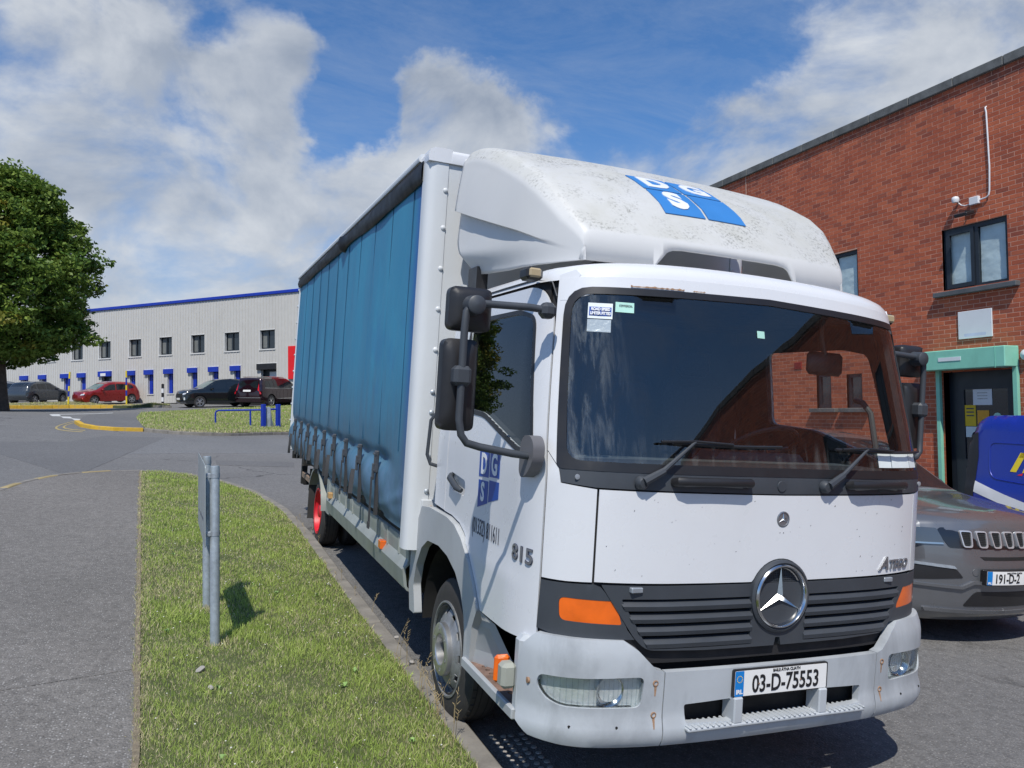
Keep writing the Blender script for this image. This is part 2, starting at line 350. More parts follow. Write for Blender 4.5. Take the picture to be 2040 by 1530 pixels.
class MB:
    def __init__(s): s.v = []; s.f = []
    def add(s, V, Fc):
        b = len(s.v); s.v += [tuple(map(float, p)) for p in V]; s.f += [tuple(b+i for i in q) for q in Fc]; return s
    def box(s, x0, x1, y0, y1, z0, z1, bev=0.):
        if bev <= 0:
            V = [(x, y, z) for x in (x0, x1) for y in (y0, y1) for z in (z0, z1)]
            return s.add(V, [(0, 1, 3, 2), (4, 6, 7, 5), (0, 4, 5, 1), (2, 3, 7, 6), (0, 2, 6, 4), (1, 5, 7, 3)])
        b = min(bev, (x1-x0)/2.01, (y1-y0)/2.01, (z1-z0)/2.01)
        V = []; idx = {}
        for X, sx in ((x0, 1), (x1, -1)):
            for Y, sy in ((y0, 1), (y1, -1)):
                for Z, sz in ((z0, 1), (z1, -1)):
                    for a in range(3):
                        q = [X+sx*b, Y+sy*b, Z+sz*b]; q[a] = (X, Y, Z)[a]
                        idx[(sx, sy, sz, a)] = len(V); V.append(q)
        Fc = []
        for a in range(3):
            o = [i for i in range(3) if i != a]
            for sg in (1, -1):
                def k(p, q):
                    t = [0, 0, 0]; t[a] = sg; t[o[0]] = p; t[o[1]] = q; return idx[(*t, a)]
                Fc.append((k(1, 1), k(-1, 1), k(-1, -1), k(1, -1)))
        for a in range(3):
            o = [i for i in range(3) if i != a]
            for p in (1, -1):
                for q in (1, -1):
                    t0 = [0, 0, 0]; t0[o[0]] = p; t0[o[1]] = q; t1 = list(t0); t0[a] = 1; t1[a] = -1
                    Fc.append((idx[(*t0, o[0])], idx[(*t1, o[0])], idx[(*t1, o[1])], idx[(*t0, o[1])]))
        for sx in (1, -1):
            for sy in (1, -1):
                for sz in (1, -1): Fc.append(tuple(idx[(sx, sy, sz, a)] for a in range(3)))
        # orient outward
        c = np.array([(x0+x1)/2, (y0+y1)/2, (z0+z1)/2]); G = []
        for q in Fc:
            P = np.array([V[i] for i in q]); n = np.cross(P[1]-P[0], P[2]-P[0])
            G.append(q if n @ (P.mean(0)-c) > 0 else q[::-1])
        return s.add(V, G)
    def tube(s, pts, r, n=10, cap=True):
        pts = [Vector(p) for p in pts]; rr = r if isinstance(r, (list, tuple)) else [r]*len(pts)
        V = []; u = None
        for i, p in enumerate(pts):
            d = (pts[min(i+1, len(pts)-1)]-pts[max(i-1, 0)]).normalized()
            if u is None: u = d.orthogonal().normalized()
            u = (u - d*u.dot(d)).normalized(); w = d.cross(u)
            for k in range(n):
                a = 2*math.pi*k/n; V.append(p+(u*math.cos(a)+w*math.sin(a))*rr[i])
        Fc = [(i*n+k, i*n+(k+1) % n, (i+1)*n+(k+1) % n, (i+1)*n+k) for i in range(len(pts)-1) for k in range(n)]
        if cap: Fc += [tuple(range(n))[::-1], tuple((len(pts)-1)*n+k for k in range(n))]
        return s.add(V, Fc)
    def lathe(s, prof, c=(0, 0, 0), axis='x', n=48, sgn=1):
        """prof: (axial, radius) pairs"""
        V = []
        for a, r in prof:
            for k in range(n):
                t = 2*math.pi*k/n; p, q = r*math.cos(t), r*math.sin(t)
                if axis == 'x': V.append((c[0]+sgn*a, c[1]+p, c[2]+q))
                elif axis == 'y': V.append((c[0]+p, c[1]+sgn*a, c[2]+q))
                else: V.append((c[0]+p, c[1]+q, c[2]+sgn*a))
        Fc = [(i*n+k, i*n+(k+1) % n, (i+1)*n+(k+1) % n, (i+1)*n+k) for i in range(len(prof)-1) for k in range(n)]
        if prof[0][1] < 1e-5: pass
        return s.add(V, Fc)
    def poly(s, pts, d):
        """prism: polygon pts (3D) pushed by vector d"""
        n = len(pts); V = list(pts)+[tuple(np.array(p)+np.array(d)) for p in pts]
        return s.add(V, [tuple(range(n)), tuple(range(2*n-1, n-1, -1))]+[(i, n+i, n+(i+1) % n, (i+1) % n) for i in range(n)])
    def out(s, name, m, parent=None, ang=35, kind=None): return mk(name, s.v, s.f, m, parent, ang, kind)

def rpoly(pts, r, seg=5):
    """round the corners of a polygon"""
    out = []; n = len(pts); rs = r if isinstance(r, (list, tuple)) else [r]*n
    for i in range(n):
        p = np.array(pts[i], float); a = np.array(pts[i-1], float)-p; b = np.array(pts[(i+1) % n], float)-p
        la, lb = np.linalg.norm(a), np.linalg.norm(b); k = min(rs[i], la*.48, lb*.48)
        if k < 1e-4: out.append(tuple(p)); continue
        p0 = p+a/la*k; p1 = p+b/lb*k
        for j in range(seg+1):
            t = j/seg; out.append(tuple((1-t)**2*p0+2*t*(1-t)*p+t*t*p1))
    return out
def rrect(x0, z0, x1, z1, r, seg=5): return rpoly([(x0, z0), (x1, z0), (x1, z1), (x0, z1)], r, seg)

def inside(P, poly):
    x, y = P[:, 0], P[:, 1]; c = np.zeros(len(P), bool); q = np.array(poly); j = len(q)-1
    for i in range(len(q)):
        xi, yi = q[i]; xj, yj = q[j]
        if yi != yj:
            c ^= ((yi > y) != (yj > y)) & (x < (xj-xi)*(y-yi)/(yj-yi)+xi)
        j = i
    return c
def densify(poly, step):
    out = []
    for i in range(len(poly)):
        a = np.array(poly[i], float); b = np.array(poly[(i+1) % len(poly)], float)
        k = max(1, int(math.ceil(np.linalg.norm(b-a)/step)))
        for j in range(k): out.append(tuple(a+(b-a)*j/k))
    return out
def tri2d(outer, holes=(), step=.08):
    loops = [densify(outer, step)]+[densify(h, step) for h in holes]
    pts = []; edges = []
    for L in loops:
        b = len(pts); pts += L; edges += [(b+i, b+(i+1) % len(L)) for i in range(len(L))]
    P = np.array(pts); lo, hi = P.min(0), P.max(0)
    gx = np.arange(lo[0]+step/2, hi[0], step); gy = np.arange(lo[1]+step/2, hi[1], step)
    g = np.array([(a, b) for a in gx for b in gy]) if len(gx) and len(gy) else np.zeros((0, 2))
    if len(g):
        k = inside(g, loops[0])
        for h in loops[1:]: k &= ~inside(g, h)
        g = g[k]
        if len(g):
            dmin = np.array([np.min(np.hypot(P[:, 0]-q[0], P[:, 1]-q[1])) for q in g]); g = g[dmin > step*.45]
    allp = [Vector(p) for p in pts]+[Vector(p) for p in g]
    v, e, f, *_ = geometry.delaunay_2d_cdt(allp, edges, [], 0, 1e-7)
    V = np.array([tuple(p) for p in v]); f = [t for t in f if len(t) == 3]
    C = np.array([V[list(t)].mean(0) for t in f]); k = inside(C, loops[0])
    for h in loops[1:]: k &= ~inside(C, h)
    T = []
    for t, ok in zip(f, k):
        if ok:
            a, b, c = V[list(t)]
            T.append(tuple(t) if (b[0]-a[0])*(c[1]-a[1])-(b[1]-a[1])*(c[0]-a[0]) > 0 else tuple(t)[::-1])
    return V, T
def sheet_geo(outer, fn, holes=(), thick=.01, step=.08):
    V, T = tri2d(outer, holes, step)
    A = fn(V[:, 0], V[:, 1], np.zeros(len(V))); B = fn(V[:, 0], V[:, 1], np.full(len(V), -thick))
    n = len(V); t = T[len(T)//2]; nn = np.cross(A[t[1]]-A[t[0]], A[t[2]]-A[t[0]]); flip = nn @ (A[t[0]]-B[t[0]]) < 0
    cnt = {}
    for a, b, c in T:
        for e in ((a, b), (b, c), (c, a)): cnt[e] = 1
    bd = [e for e in cnt if (e[1], e[0]) not in cnt]
    Fc = [t for t in T]+[(n+c, n+b, n+a) for a, b, c in T]+[(b, a, n+a, n+b) for a, b in bd]
    if flip: Fc = [q[::-1] for q in Fc]
    return np.vstack([A, B]), Fc
def sheet(name, outer, fn, m, parent, holes=(), thick=.01, step=.08, ang=35):
    V, Fc = sheet_geo(outer, fn, holes, thick, step); return mk(name, V, Fc, m, parent, ang)
def plane_fn(o, a, b, nrm):
    o, a, b, nrm = (np.array(k, float) for k in (o, a, b, nrm))
    return lambda p, q, w: o+np.outer(p, a)+np.outer(q, b)+np.outer(w, nrm)
def offs(fn, d): return lambda a, b, w: fn(a, b, w+d)

def text_mesh(body, size, bold=0., shear=0., sx=1., align='CENTER', space=1.0):
    cu = bpy.data.curves.new('txt', 'FONT'); cu.body = body; cu.size = size; cu.align_x = align; cu.align_y = 'CENTER'
    cu.offset = bold; cu.shear = shear; cu.resolution_u = 3; cu.space_character = space
    ob = bpy.data.objects.new('txt', cu); dg = bpy.context.evaluated_depsgraph_get()
    me = bpy.data.meshes.new_from_object(ob.evaluated_get(dg) if False else ob)
    V = np.array([tuple(v.co) for v in me.vertices])[:, :2]; Fc = [tuple(p.vertices) for p in me.polygons]
    bpy.data.objects.remove(ob); bpy.data.curves.remove(cu); bpy.data.meshes.remove(me)
    V[:, 0] *= sx; return V, Fc
def text(name, body, size, fn, at, m, parent, bold=0., shear=0., sx=1., align='CENTER', lift=.002, thick=.0015, space=1.0, mir=1):
    """letters laid on a surface fn(a,b,w); at = (a,b) of the centre; real thickness"""
    V, Fc = text_mesh(body, size, bold, shear, sx, align, space)
    a = at[0]+mir*V[:, 0]; b = at[1]+V[:, 1]
    A = fn(a, b, np.full(len(V), lift)); B = fn(a, b, np.full(len(V), lift-thick)); n = len(V)
    cnt = {}
    for q in Fc:
        for i in range(len(q)): cnt[(q[i], q[(i+1) % len(q)])] = 1
    bd = [e for e in cnt if (e[1], e[0]) not in cnt]
    FF = Fc+[tuple(n+i for i in q[::-1]) for q in Fc]+[(q, p, n+p, n+q) for p, q in bd]
    return mk(name, np.vstack([A, B]), FF, m, parent, 30)

Q4 = Matrix.Identity(4)
for i in range(3):
    for j in range(3): Q4[i][j] = QM[i][j]
def sst(x, a, b):
    t = np.clip((np.asarray(x, float)-a)/(b-a), 0, 1); return t*t*(3-2*t)
def gz(x, y):
    """height of the ground (world)"""
    x = np.asarray(x, float); y = np.asarray(y, float)
    xc = np.clip(x, -60, 40); yc = np.clip(y, -60, 75)
    w = sst(y, 28, 46)
    z = -.0640*xc+.04129*yc+w*(.0640*xc+.34)
    return z-.30*np.exp(-((x+9.5)/4.5)**2-((y-50.5)/3.0)**2)
def H(u, v, h=0.):
    """where the sight line through (u,v) meets the ground"""
    d = ray(u, v); lo = None
    for t in np.arange(1, 140, .25):
        p = CW+d*t
        if p[2] < gz(p[0], p[1])+h: break
    a, b = t-.25, t
    for _ in range(30):
        c = (a+b)/2; p = CW+d*c
        if p[2] < gz(p[0], p[1])+h: b = c
        else: a = c
    return CW+d*b
def yw(X, Y, Z=0.): return QM @ np.array([X, Y, Z])

# ------------------------------------------------------------------ ground, pavement, kerbs, verges
def ground_patch(name, poly, h, m, step=1.0, thick=.25, kind='structure', parent=None, crown=0.):
    def fn(a, b, w):
        z = gz(a, b)+h+w
        return np.stack([a, b, z], 1)
    V, Fc = sheet_geo(poly, fn, (), thick, step)
    o = mk(name, V, Fc, m, parent, 40)
    if kind: o['kind'] = kind
    return o
def build_ground():
    xs = np.concatenate([[-900, -400, -160, -90], np.arange(-60, 40.1, 2.0), [60, 120, 400, 900]])
    ys = np.concatenate([[-900, -300, -100], np.arange(-60, 76, 2.0), [120, 300, 900]])
    V = [(x, y, float(gz(x, y))) for y in ys for x in xs]; n = len(xs)
    Fc = [(j*n+i, j*n+i+1, (j+1)*n+i+1, (j+1)*n+i) for j in range(len(ys)-1) for i in range(n-1)]
    mk('road', V, Fc, M['asphalt'], kind='structure')
    # resurfaced strips in the yard entrance
    def pp(*uv): return [tuple(H(u, v)[:2]) for u, v in uv]
    ground_patch('road_patch', pp((0, 905), (130, 945), (170, 940), (330, 872), (210, 868), (140, 880), (0, 880)), .004, M['patch'], 2, .02)
    ground_patch('road_patch', pp((330, 872), (585, 875), (585, 905), (430, 903), (250, 905)), .004, mat_asphalt('worn_asphalt', (.19, .194, .197), (.25, .254, .256), .4, (.23, .23, .23)), 2, .02)
    ground_patch('road_patch', pp((430, 918), (585, 921), (585, 931), (432, 927)), .008, M['patch'], 2, .02)
build_ground()

def kerb_run(rt, pts, w, h, L, m, drop=.25, paint=None, lean=.0, jit=.006):
    """kerb stones one by one along a polyline (world xy); the verge is on the left of the run"""
    P = [np.array(p[:2], float) for p in pts]; seg = [np.linalg.norm(P[i+1]-P[i]) for i in range(len(P)-1)]
    T = sum(seg); k = max(1, round(T/L)); st = T/k
    def at(s):
        for i, l in enumerate(seg):
            if s <= l or i == len(seg)-1: return P[i]+(P[i+1]-P[i])*(s/l)
            s -= l
    for i in range(k):
        a, b = at(i*st+.006), at((i+1)*st-.006); d = (b-a); l = np.linalg.norm(d); d /= l; nrm = np.array([-d[1], d[0]])
        mb = MB(); mb.box(0, l, 0, w, -drop, h, .012)
        o = mb.out('kerb_stone', m[i % len(m)] if isinstance(m, list) else m, rt)
        za, zb = float(gz(*a)), float(gz(*b)); ang = math.atan2(d[1], d[0]); pitch = -math.atan2(zb-za, l)
        o.matrix_world = Matrix.Translation((a[0], a[1], za+random.uniform(-jit, jit))) @ Matrix.Rotation(ang, 4, 'Z') @ Matrix.Rotation(pitch+random.uniform(-.006, .006), 4, 'Y') @ Matrix.Rotation(random.uniform(-.01, .01)+lean, 4, 'X')
def kerb_root(): 
    o = bpy.data.objects.new('kerb', None); COL.objects.link(o); o['kind'] = 'structure'; return o

YP = lambda pts: [tuple((QM @ np.array([x, y, 0.]))[:2]) for x, y in pts]
# near verge outline in yard coordinates
kerb_near = YP([(-1.00, -2.5), (-1.03, .0), (-1.045, 1.3), (-1.09, 3.5), (-1.10, 5.4), (-1.11, 7.0), (-1.18, 8.6), (-1.42, 10.3), (-1.92, 11.9), (-2.45, 12.85), (-2.95, 13.3), (-3.38, 13.35)])
kerb_corner = YP([(-3.38, 13.35), (-3.85, 13.15), (-4.3, 12.8), (-4.75, 12.1), (-5.0, 11.2), (-5.12, 10.2), (-5.3, 8.0), (-5.5, 4.0), (-5.6, -2.5)])
kr = kerb_root(); kerb_run(kr, kerb_near, .12, .055, .914, M['kerb'])
kr = kerb_root(); kerb_run(kr, kerb_corner, .12, .055, .6, [M['kerb'], mat('faded_yellow_kerb', (.34, .27, .13), .8, var=.2, dirt=(.17, .15, .12), dirt_amt=.6)])
inner_left = [(-2.62, -2.5), (-2.64, .0), (-2.67, 1.2), (-2.74, 2.4), (-2.84, 4.1), (-3.0, 6.8), (-3.18, 9.8), (-3.38, 13.22)]
def inset(pts, d):
    out = []
    for i in range(len(pts)):
        a = np.array(pts[max(0, i-1)]); b = np.array(pts[min(len(pts)-1, i+1)]); t = (b-a)/np.linalg.norm(b-a)
        out.append(tuple(np.array(pts[i])+np.array([-t[1], t[0]])*d))
    return out
vin = inset(kerb_near, .115)
verge_poly = vin[:-1]+YP([(-3.36, 13.2)])+YP(inner_left)[::-1][1:]
ground_patch('verge', verge_poly, .045, M['soil'], .5)
pin = inset(kerb_corner, .115)
# pavement of concrete bays, joint at y 2.3
def build_pavement():
    rt = bpy.data.objects.new('pavement', None); COL.objects.link(rt); rt['kind'] = 'structure'
    L = YP(inner_left)
    def xl(y): return float(np.interp(y, [p[1] for p in L], [p[0] for p in L]))
    jl, jr = YP([(-5.42, 1.55)])[0], YP([(-2.735, 2.37)])[0]
    g = .006
    near = [(jl[0], jl[1]-g), (-5.5, -2.6), (xl(-2.4), -2.5), (xl(0), 0.), (xl(1.2), 1.2), (jr[0], jr[1]-g)]
    far = [(jr[0], jr[1]+g)]+[p for p in L if p[1] > 2.6]+[p for p in pin if p[1] > 4.5 or False]
    far = [(jr[0], jr[1]+g)]+[p for p in L if p[1] > 2.6 and p[1] < 13.2]+[tuple(p) for p in pin[:-1]]+[(jl[0], jl[1]+g)]
    for pl in (near, far):
        o = ground_patch('concrete_bay', pl[::-1], .052, M['concrete'], .5, .2, None, rt)
build_pavement()

def grass_mesh(name, polys, dens, hgt, wid, base_h, label, seedcol=0, clip=None, straw=.25, bump=None):
    """individual blades (one tapered face each) over polygons"""
    bl = []
    for poly in polys:
        q = np.array(poly); lo, hi = q.min(0), q.max(0)
        n = int((hi[0]-lo[0])*(hi[1]-lo[1])*dens(None))
        P = RNG.uniform(lo, hi, (n, 2)); P = P[inside(P, poly)]
        keep = RNG.uniform(0, 1, len(P)) < dens(P[:, 1])/dens(None); bl.append(P[keep])
    P = np.vstack(bl); n = len(P); D = np.hypot(P[:, 0]-CW[0], P[:, 1]-CW[1])
    grow = np.clip(D/4.5, 1, 12)
    def fld(s, o): return np.sin(P[:, 0]*s+o)*np.cos(P[:, 1]*s*.83+o*1.7)+.5*np.sin(P[:, 0]*s*2.3+P[:, 1]*s*1.9+o)+.3*np.sin(P[:, 1]*s*4.1-P[:, 0]*s*3.3+o)
    lush = fld(2.1, seedcol); fine = fld(7.5, seedcol+2)
    h = hgt*RNG.uniform(.5, 1.35, n)*(1+.22*lush+.20*fine+.45*np.clip(fld(11., seedcol+8)-1.0, 0, 1)); w = wid*RNG.uniform(.7, 1.3, n)*grow
    az = RNG.uniform(0, 2*np.pi, n); tilt = np.abs(RNG.normal(0, .55, n)); face = RNG.uniform(0, np.pi, n)
    z = gz(P[:, 0], P[:, 1])+base_h-.004
    if bump is not None: z = z+bump(P[:, 0], P[:, 1])
    dx, dy = np.sin(az)*np.sin(tilt)*h, np.cos(az)*np.sin(tilt)*h; dz = np.cos(tilt)*h
    fx, fy = np.cos(face)*w/2, np.sin(face)*w/2
    A = np.stack([P[:, 0]-fx, P[:, 1]-fy, z], 1); B = np.stack([P[:, 0]+fx, P[:, 1]+fy, z], 1)
    C = np.stack([P[:, 0]+fx*.7+dx*.55, P[:, 1]+fy*.7+dy*.55, z+dz*.68], 1); Dd = np.stack([P[:, 0]+dx, P[:, 1]+dy, z+dz], 1)
    V = np.stack([A, B, C, Dd], 1).reshape(-1, 3)
    me = bpy.data.meshes.new(name); me.vertices.add(4*n); me.vertices.foreach_set('co', V.ravel())
    me.loops.add(4*n); me.loops.foreach_set('vertex_index', np.arange(4*n)); me.polygons.add(n)
    me.polygons.foreach_set('loop_start', np.arange(0, 4*n, 4)); me.update(calc_edges=True)
    g = np.array([.27, .39, .075]); g2 = np.array([.48, .58, .16]); s = np.array([.70, .63, .38])
    k = np.clip(.5+.28*fine+RNG.normal(0, .22, n), 0, 1)[:, None]; c = g*(1-k)+g2*k
    pat = fld(1.15, seedcol+5)+.5*fld(3.7, seedcol+1); dry = (RNG.uniform(0, 1, n) < np.clip(straw-.11*lush-.08*fine+.30*np.clip(pat-.7, 0, 1), .04, .8))[:, None]
    c = np.where(dry, s*RNG.uniform(.6, 1.1, (n, 1)), c*RNG.uniform(.75, 1.2, (n, 1)))
    if clip is not None:   # worn, dry edges
        e = clip(P)[:, None]; c = np.where(RNG.uniform(0, 1, (n, 1)) < e, s*RNG.uniform(.6, 1.1, (n, 1)), c)
    col = me.color_attributes.new('Col', 'FLOAT_COLOR', 'POINT')
    cc = np.ones((n, 4, 4), np.float32); cc[:, :, :3] = c[:, None, :]; cc[:, :2, :3] *= .9
    col.data.foreach_set('color', cc.ravel()); me.materials.append(M['blade'])
    o = bpy.data.objects.new(name, me); COL.objects.link(o); tag(o, label, None, None, 'stuff'); o['category'] = 'grass'
    return n

def edge_dist(P, line):
    d = np.full(len(P), 9.)
    for i in range(len(line)-1):
        a, b = np.array(line[i]), np.array(line[i+1]); t = np.clip(((P-a) @ (b-a))/((b-a) @ (b-a)), 0, 1)
        d = np.minimum(d, np.linalg.norm(P-(a+t[:, None]*(b-a)), axis=1))
    return d
LP = YP(inner_left)
SIGN_A, SIGN_B = (QM @ np.array([-2.288, 2.754, 0]))[:2], (QM @ np.array([-2.327, 3.674, 0]))[:2]
def near_dry(P):
    a = np.exp(-edge_dist(P, LP)/.06)*.9+np.exp(-edge_dist(P, kerb_near)/.12)*.5
    for q in (SIGN_A, SIGN_B): a = a+np.exp(-np.hypot(P[:, 0]-q[0]-.03, P[:, 1]-q[1])**2/.012)
    return a
vpoly2 = []
for i_, p_ in enumerate(densify(verge_poly, .035)):
    e_ = min(abs(p_[0]-float(np.interp(p_[1], [q[1] for q in LP], [q[0] for q in LP]))), 1)
    vpoly2.append((p_[0]-(.018+.030*mnoise.noise(Vector((p_[1]*7, 3, 0)))+.02*mnoise.noise(Vector((p_[1]*31, 9, 0))) if e_ < .03 else 0), p_[1]))
def dn(y): return 17000. if y is None else np.clip(17000*(3.2/np.maximum(y+2.9, 3.2))**1.15, 2600, 17000)
nb = grass_mesh('grass', [vpoly2], dn, .034, .0032, .045, 'short summer lawn grass on the verge between pavement and parked truck', 0., near_dry, .22)

# far island with yellow kerb, and the far verge under the tree
isl = [tuple(H(u, v)[:2]) for u, v in [(148, 844), (160, 851), (188, 856), (235, 859), (286, 860), (326, 864), (400, 868), (452, 869), (576, 866), (640, 868)]]
kr = kerb_root(); kerb_run(kr, isl[3::-1][::-1][:5] if False else isl[:5], .15, .12, .95, M['kerb_yellow'])
kr = kerb_root(); kerb_run(kr, isl[4:], .15, .10, .95, M['kerb'], jit=.012)
back = [tuple(H(u, v)[:2]) for u, v in [(640, 812), (577, 812), (480, 817), (380, 821), (276, 827), (200, 829), (165, 834)]]
back2 = [tuple(H(u, v)[:2]) for u, v in [(640, 812), (577, 812), (480, 817), (380, 821), (280, 827), (272, 838), (284, 857)]]
isl_in = inset(isl, .14)
ground_patch('traffic_island', isl_in+back, .09, M['patch'], 2.0)
gi = [p for p in isl_in[4:]]+back2[:-1]
isl_bump = lambda x, y: 0.0*x
ground_patch('island_verge', gi, .10, M['soil'], 2.0, .05)
grass_mesh('grass', [gi], lambda y: 420., .07, .004, .10, 'sunlit grass on the traffic island around the blue barrier', 4., lambda P: np.exp(-edge_dist(P, isl_in)/.5)*.7+.12, .30)
far_front = [tuple(H(u, v)[:2]) for u, v in [(-260, 817), (-120, 815), (0, 814.5), (130, 813.5), (263, 812), (335, 812.6)]]
kr = kerb_root(); kerb_run(kr, far_front[:5], .3, .22, .95, M['kerb_yellow'])
kr = kerb_root(); kerb_run(kr, far_front[4:], .2, .12, .95, M['kerb'])
FA = np.array(far_front[0]); FB = np.array(far_front[-1]); fd = (FB-FA)/np.linalg.norm(FB-FA); fn_ = np.array([-fd[1], fd[0]])
far_poly = [tuple(np.array(p)+fn_*.25) for p in far_front]+[tuple(np.array(far_front[-1])+fn_*.8), tuple(np.array(far_front[3])+fn_*3.0), tuple(np.array(far_front[0])+fn_*3.6)]
def bank(x, y):
    d = (np.asarray(x)-FA[0])*fn_[0]+(np.asarray(y)-FA[1])*fn_[1]; s = (np.asarray(x)-FA[0])*fd[0]+(np.asarray(y)-FA[1])*fd[1]
    L = np.linalg.norm(FB-FA); return .62*np.clip(1-((d-1.7)/1.6)**2, 0, 1)*np.clip((L-s)/7., 0, 1)
def bank_fn(a, b, w): return np.stack([a, b, gz(a, b)+.17+bank(a, b)+w], 1)
V, Fc = sheet_geo(far_poly, bank_fn, (), .5, .8); o = mk('far_verge', V, Fc, M['soil'], kind='structure')
grass_mesh('grass', [far_poly], lambda y: 500., .06, .004, .17, 'dry yellowing grass on the far bank behind the yellow kerb', 7., lambda P: .45+0*P[:, 0], .55, bank)

def marking(poly_uv, m, h=.006, name='road_marking'):
    p = [tuple(H(u, v)[:2]) for u, v in poly_uv]
    a = sum(p[i-1][0]*p[i][1]-p[i][0]*p[i-1][1] for i in range(len(p)))
    if a < 0: p = p[::-1]
    ground_patch(name, p, h, m, 1.5, .003)
marking([(98, 826), (118, 826), (122, 829.5), (104, 829)], M['line_white'])
marking([(121, 830), (140, 830.5), (145, 834), (126, 833)], M['line_white'])
marking([(142, 833.5), (160, 835), (168, 838), (148, 837)], M['line_white'])
marking([(196, 826.5), (222, 827), (275, 826), (276, 827.6), (232, 831)], M['line_white'])
marking([(100, 825.5), (225, 822.6), (225, 823.3), (100, 826.4)], M['line_white'])
marking([(290, 822), (335, 820.2), (335, 820.9), (290, 822.8)], M['line_white'])
def dbl(o):
    L = [(183, 833.5), (158, 837), (137, 842), (120, 847), (113, 850.5), (112, 853.5), (118, 856), (135, 858.5), (165, 860.5)]
    pts = [H(u, v)[:2] for u, v in L]; c = np.array(H(190, 846)[:2])
    inn = [tuple(c+(p-c)*(o)) for p in pts]; out = [tuple(c+(p-c)*(o+.05)) for p in pts]
    q = inn+out[::-1]; a = sum(q[i-1][0]*q[i][1]-q[i][0]*q[i-1][1] for i in range(len(q)))
    ground_patch('yellow_line', q if a > 0 else q[::-1], .006, M['line_yellow'], 2, .003)
dbl(.98); dbl(.80)
# white dashes of the studded pad beside the front wheel
def studs():
    mb = MB()
    for i in range(4):
        for j in range(9):
            x, y = -.93+i*.055+random.uniform(-.006, .006), .62+j*.055+random.uniform(-.006, .006)
            p = yw(x, y); p[2] = gz(p[0], p[1]); mb.lathe([(0, .017), (.004, .016), (.006, .0)], p, 'z', 10)
    o = mb.out('studded_pad', M['stone']); tag(o, 'cluster of pale studs on dark tarmac under the truck cab corner', None, None, 'stuff')
studs()
for k, (u, v, s) in enumerate([(790, 1270, .018), (820, 1320, .026), (868, 1375, .02), (400, 1335, .03), (420, 1370, .018), (655, 1165, .02)]):
    p = H(u, v, .055); mb = MB(); mb.box(-s, s, -s*.7, s*.7, -s*.2, s*.6, s*.35)
    o = mb.out('stone', M['stone']); o.location = p; o.rotation_euler = (.2, .1*k, k*1.3)
    tag(o, ['small pale pebble on kerb beside the truck side guard', 'pale stone chip on kerb just behind the front wheel', 'pale pebble on kerb against the front tyre', 'flat pale stone in grass in front of the sign posts', 'small pale pebble in grass below the sign', 'pale pebble on the far kerb near the rear wheel'][k], 'stone', 'loose stones along the verge')

# ------------------------------------------------------------------ sign on two posts
def build_sign():
    a = yw(-2.288, 2.754); b = yw(-2.327, 3.674); a[2] = gz(a[0], a[1]); b[2] = gz(b[0], b[1])
    r = root('direction_sign', Matrix.Translation(Vector(a)), 'low grey sign plate on two galvanised posts standing in the grass verge', 'sign')
    def post(p, h):
        o = MB().lathe([(-.2, .031), (h-.012, .031), (h, .028), (h+.001, .0)], (0, 0, 0), 'z', 24).out('post', M['zinc'], r)
        o.location = p-a; return o
    post(a, 1.245); post(b, 1.225)
    dz = b[2]-a[2]
    y0, y1 = -.05, b[1]-a[1]+.06; x = -.062
    def fn(p, q, w): return np.stack([x-.04*(p-y0)/(y1-y0)-w, p, q+dz*(p/(y1-y0))], 1)
    sheet('sign_panel', rrect(y0, .705, y1, 1.255, .03), fn, mat('sign_back', (.34, .38, .39), .42, .2, var=.08, dirt=(.22, .25, .25), dirt_amt=.5), r, thick=.004, step=.3)
    for (c, w, h2) in ((.25, .13, .02), (.5, .16, .022), (.8, .10, .02)):
        sheet('lettering', rrect(c-w/2, .86-.05*c, c+w/2, .86+h2-.05*c, .004), offs(fn, .0012), M['ink'], r, thick=.001, step=.3)
    for p, h in ((0, .79), (0, 1.18), (b[1]-a[1], .79), (b[1]-a[1], 1.18)):
        px_ = 0 if p == 0 else b[0]-a[0]
        mb = MB(); z = h+(dz if p else 0)
        mb.lathe([(-.014, .0335), (.014, .0335)], (px_, p, z), 'z', 20); mb.box(px_-.062, px_-.025, p-.02, p+.02, z-.016, z+.016, .003); mb.tube([(px_-.05, p-.03, z), (px_-.05, p+.035, z)], .005, 8)
        mb.out('clamp', M['steel'], r)
build_sign()

# ------------------------------------------------------------------ far poles, barrier
def stake(u, v, h, rad, lean, label):
    p = H(u, v, .17); p[2] = gz(p[0], p[1])+.17+float(bank(p[0], p[1]))
    r = root('marker_pole', Matrix.Translation(Vector(p)) @ Matrix.Rotation(lean, 4, 'Y'), label, 'marker pole', 'yellow and blue marker poles on the far bank')
    n = 5; cuts = [0, .20, .36, .60, .77, 1.0] if False else [0, .25, .42, .57, .80, 1.0]
    for i in range(n):
        a, b = cuts[i]*h, cuts[i+1]*h
        MB().lathe([(a-(.2 if i == 0 else 0), rad), (b, rad)]+([(b+.01, 0)] if i == n-1 else []), (0, 0, 0), 'z', 16).out('painted_band', M['yellow'] if i % 2 == 0 else M['clad_blue'], r)
stake(136, 806.5, 2.08, .055, .035, 'left one of two yellow and blue striped poles, leaning right, on the far bank')
stake(252, 805.5, 2.15, .05, -.01, 'upright yellow and blue striped pole in front of the red hatchback')

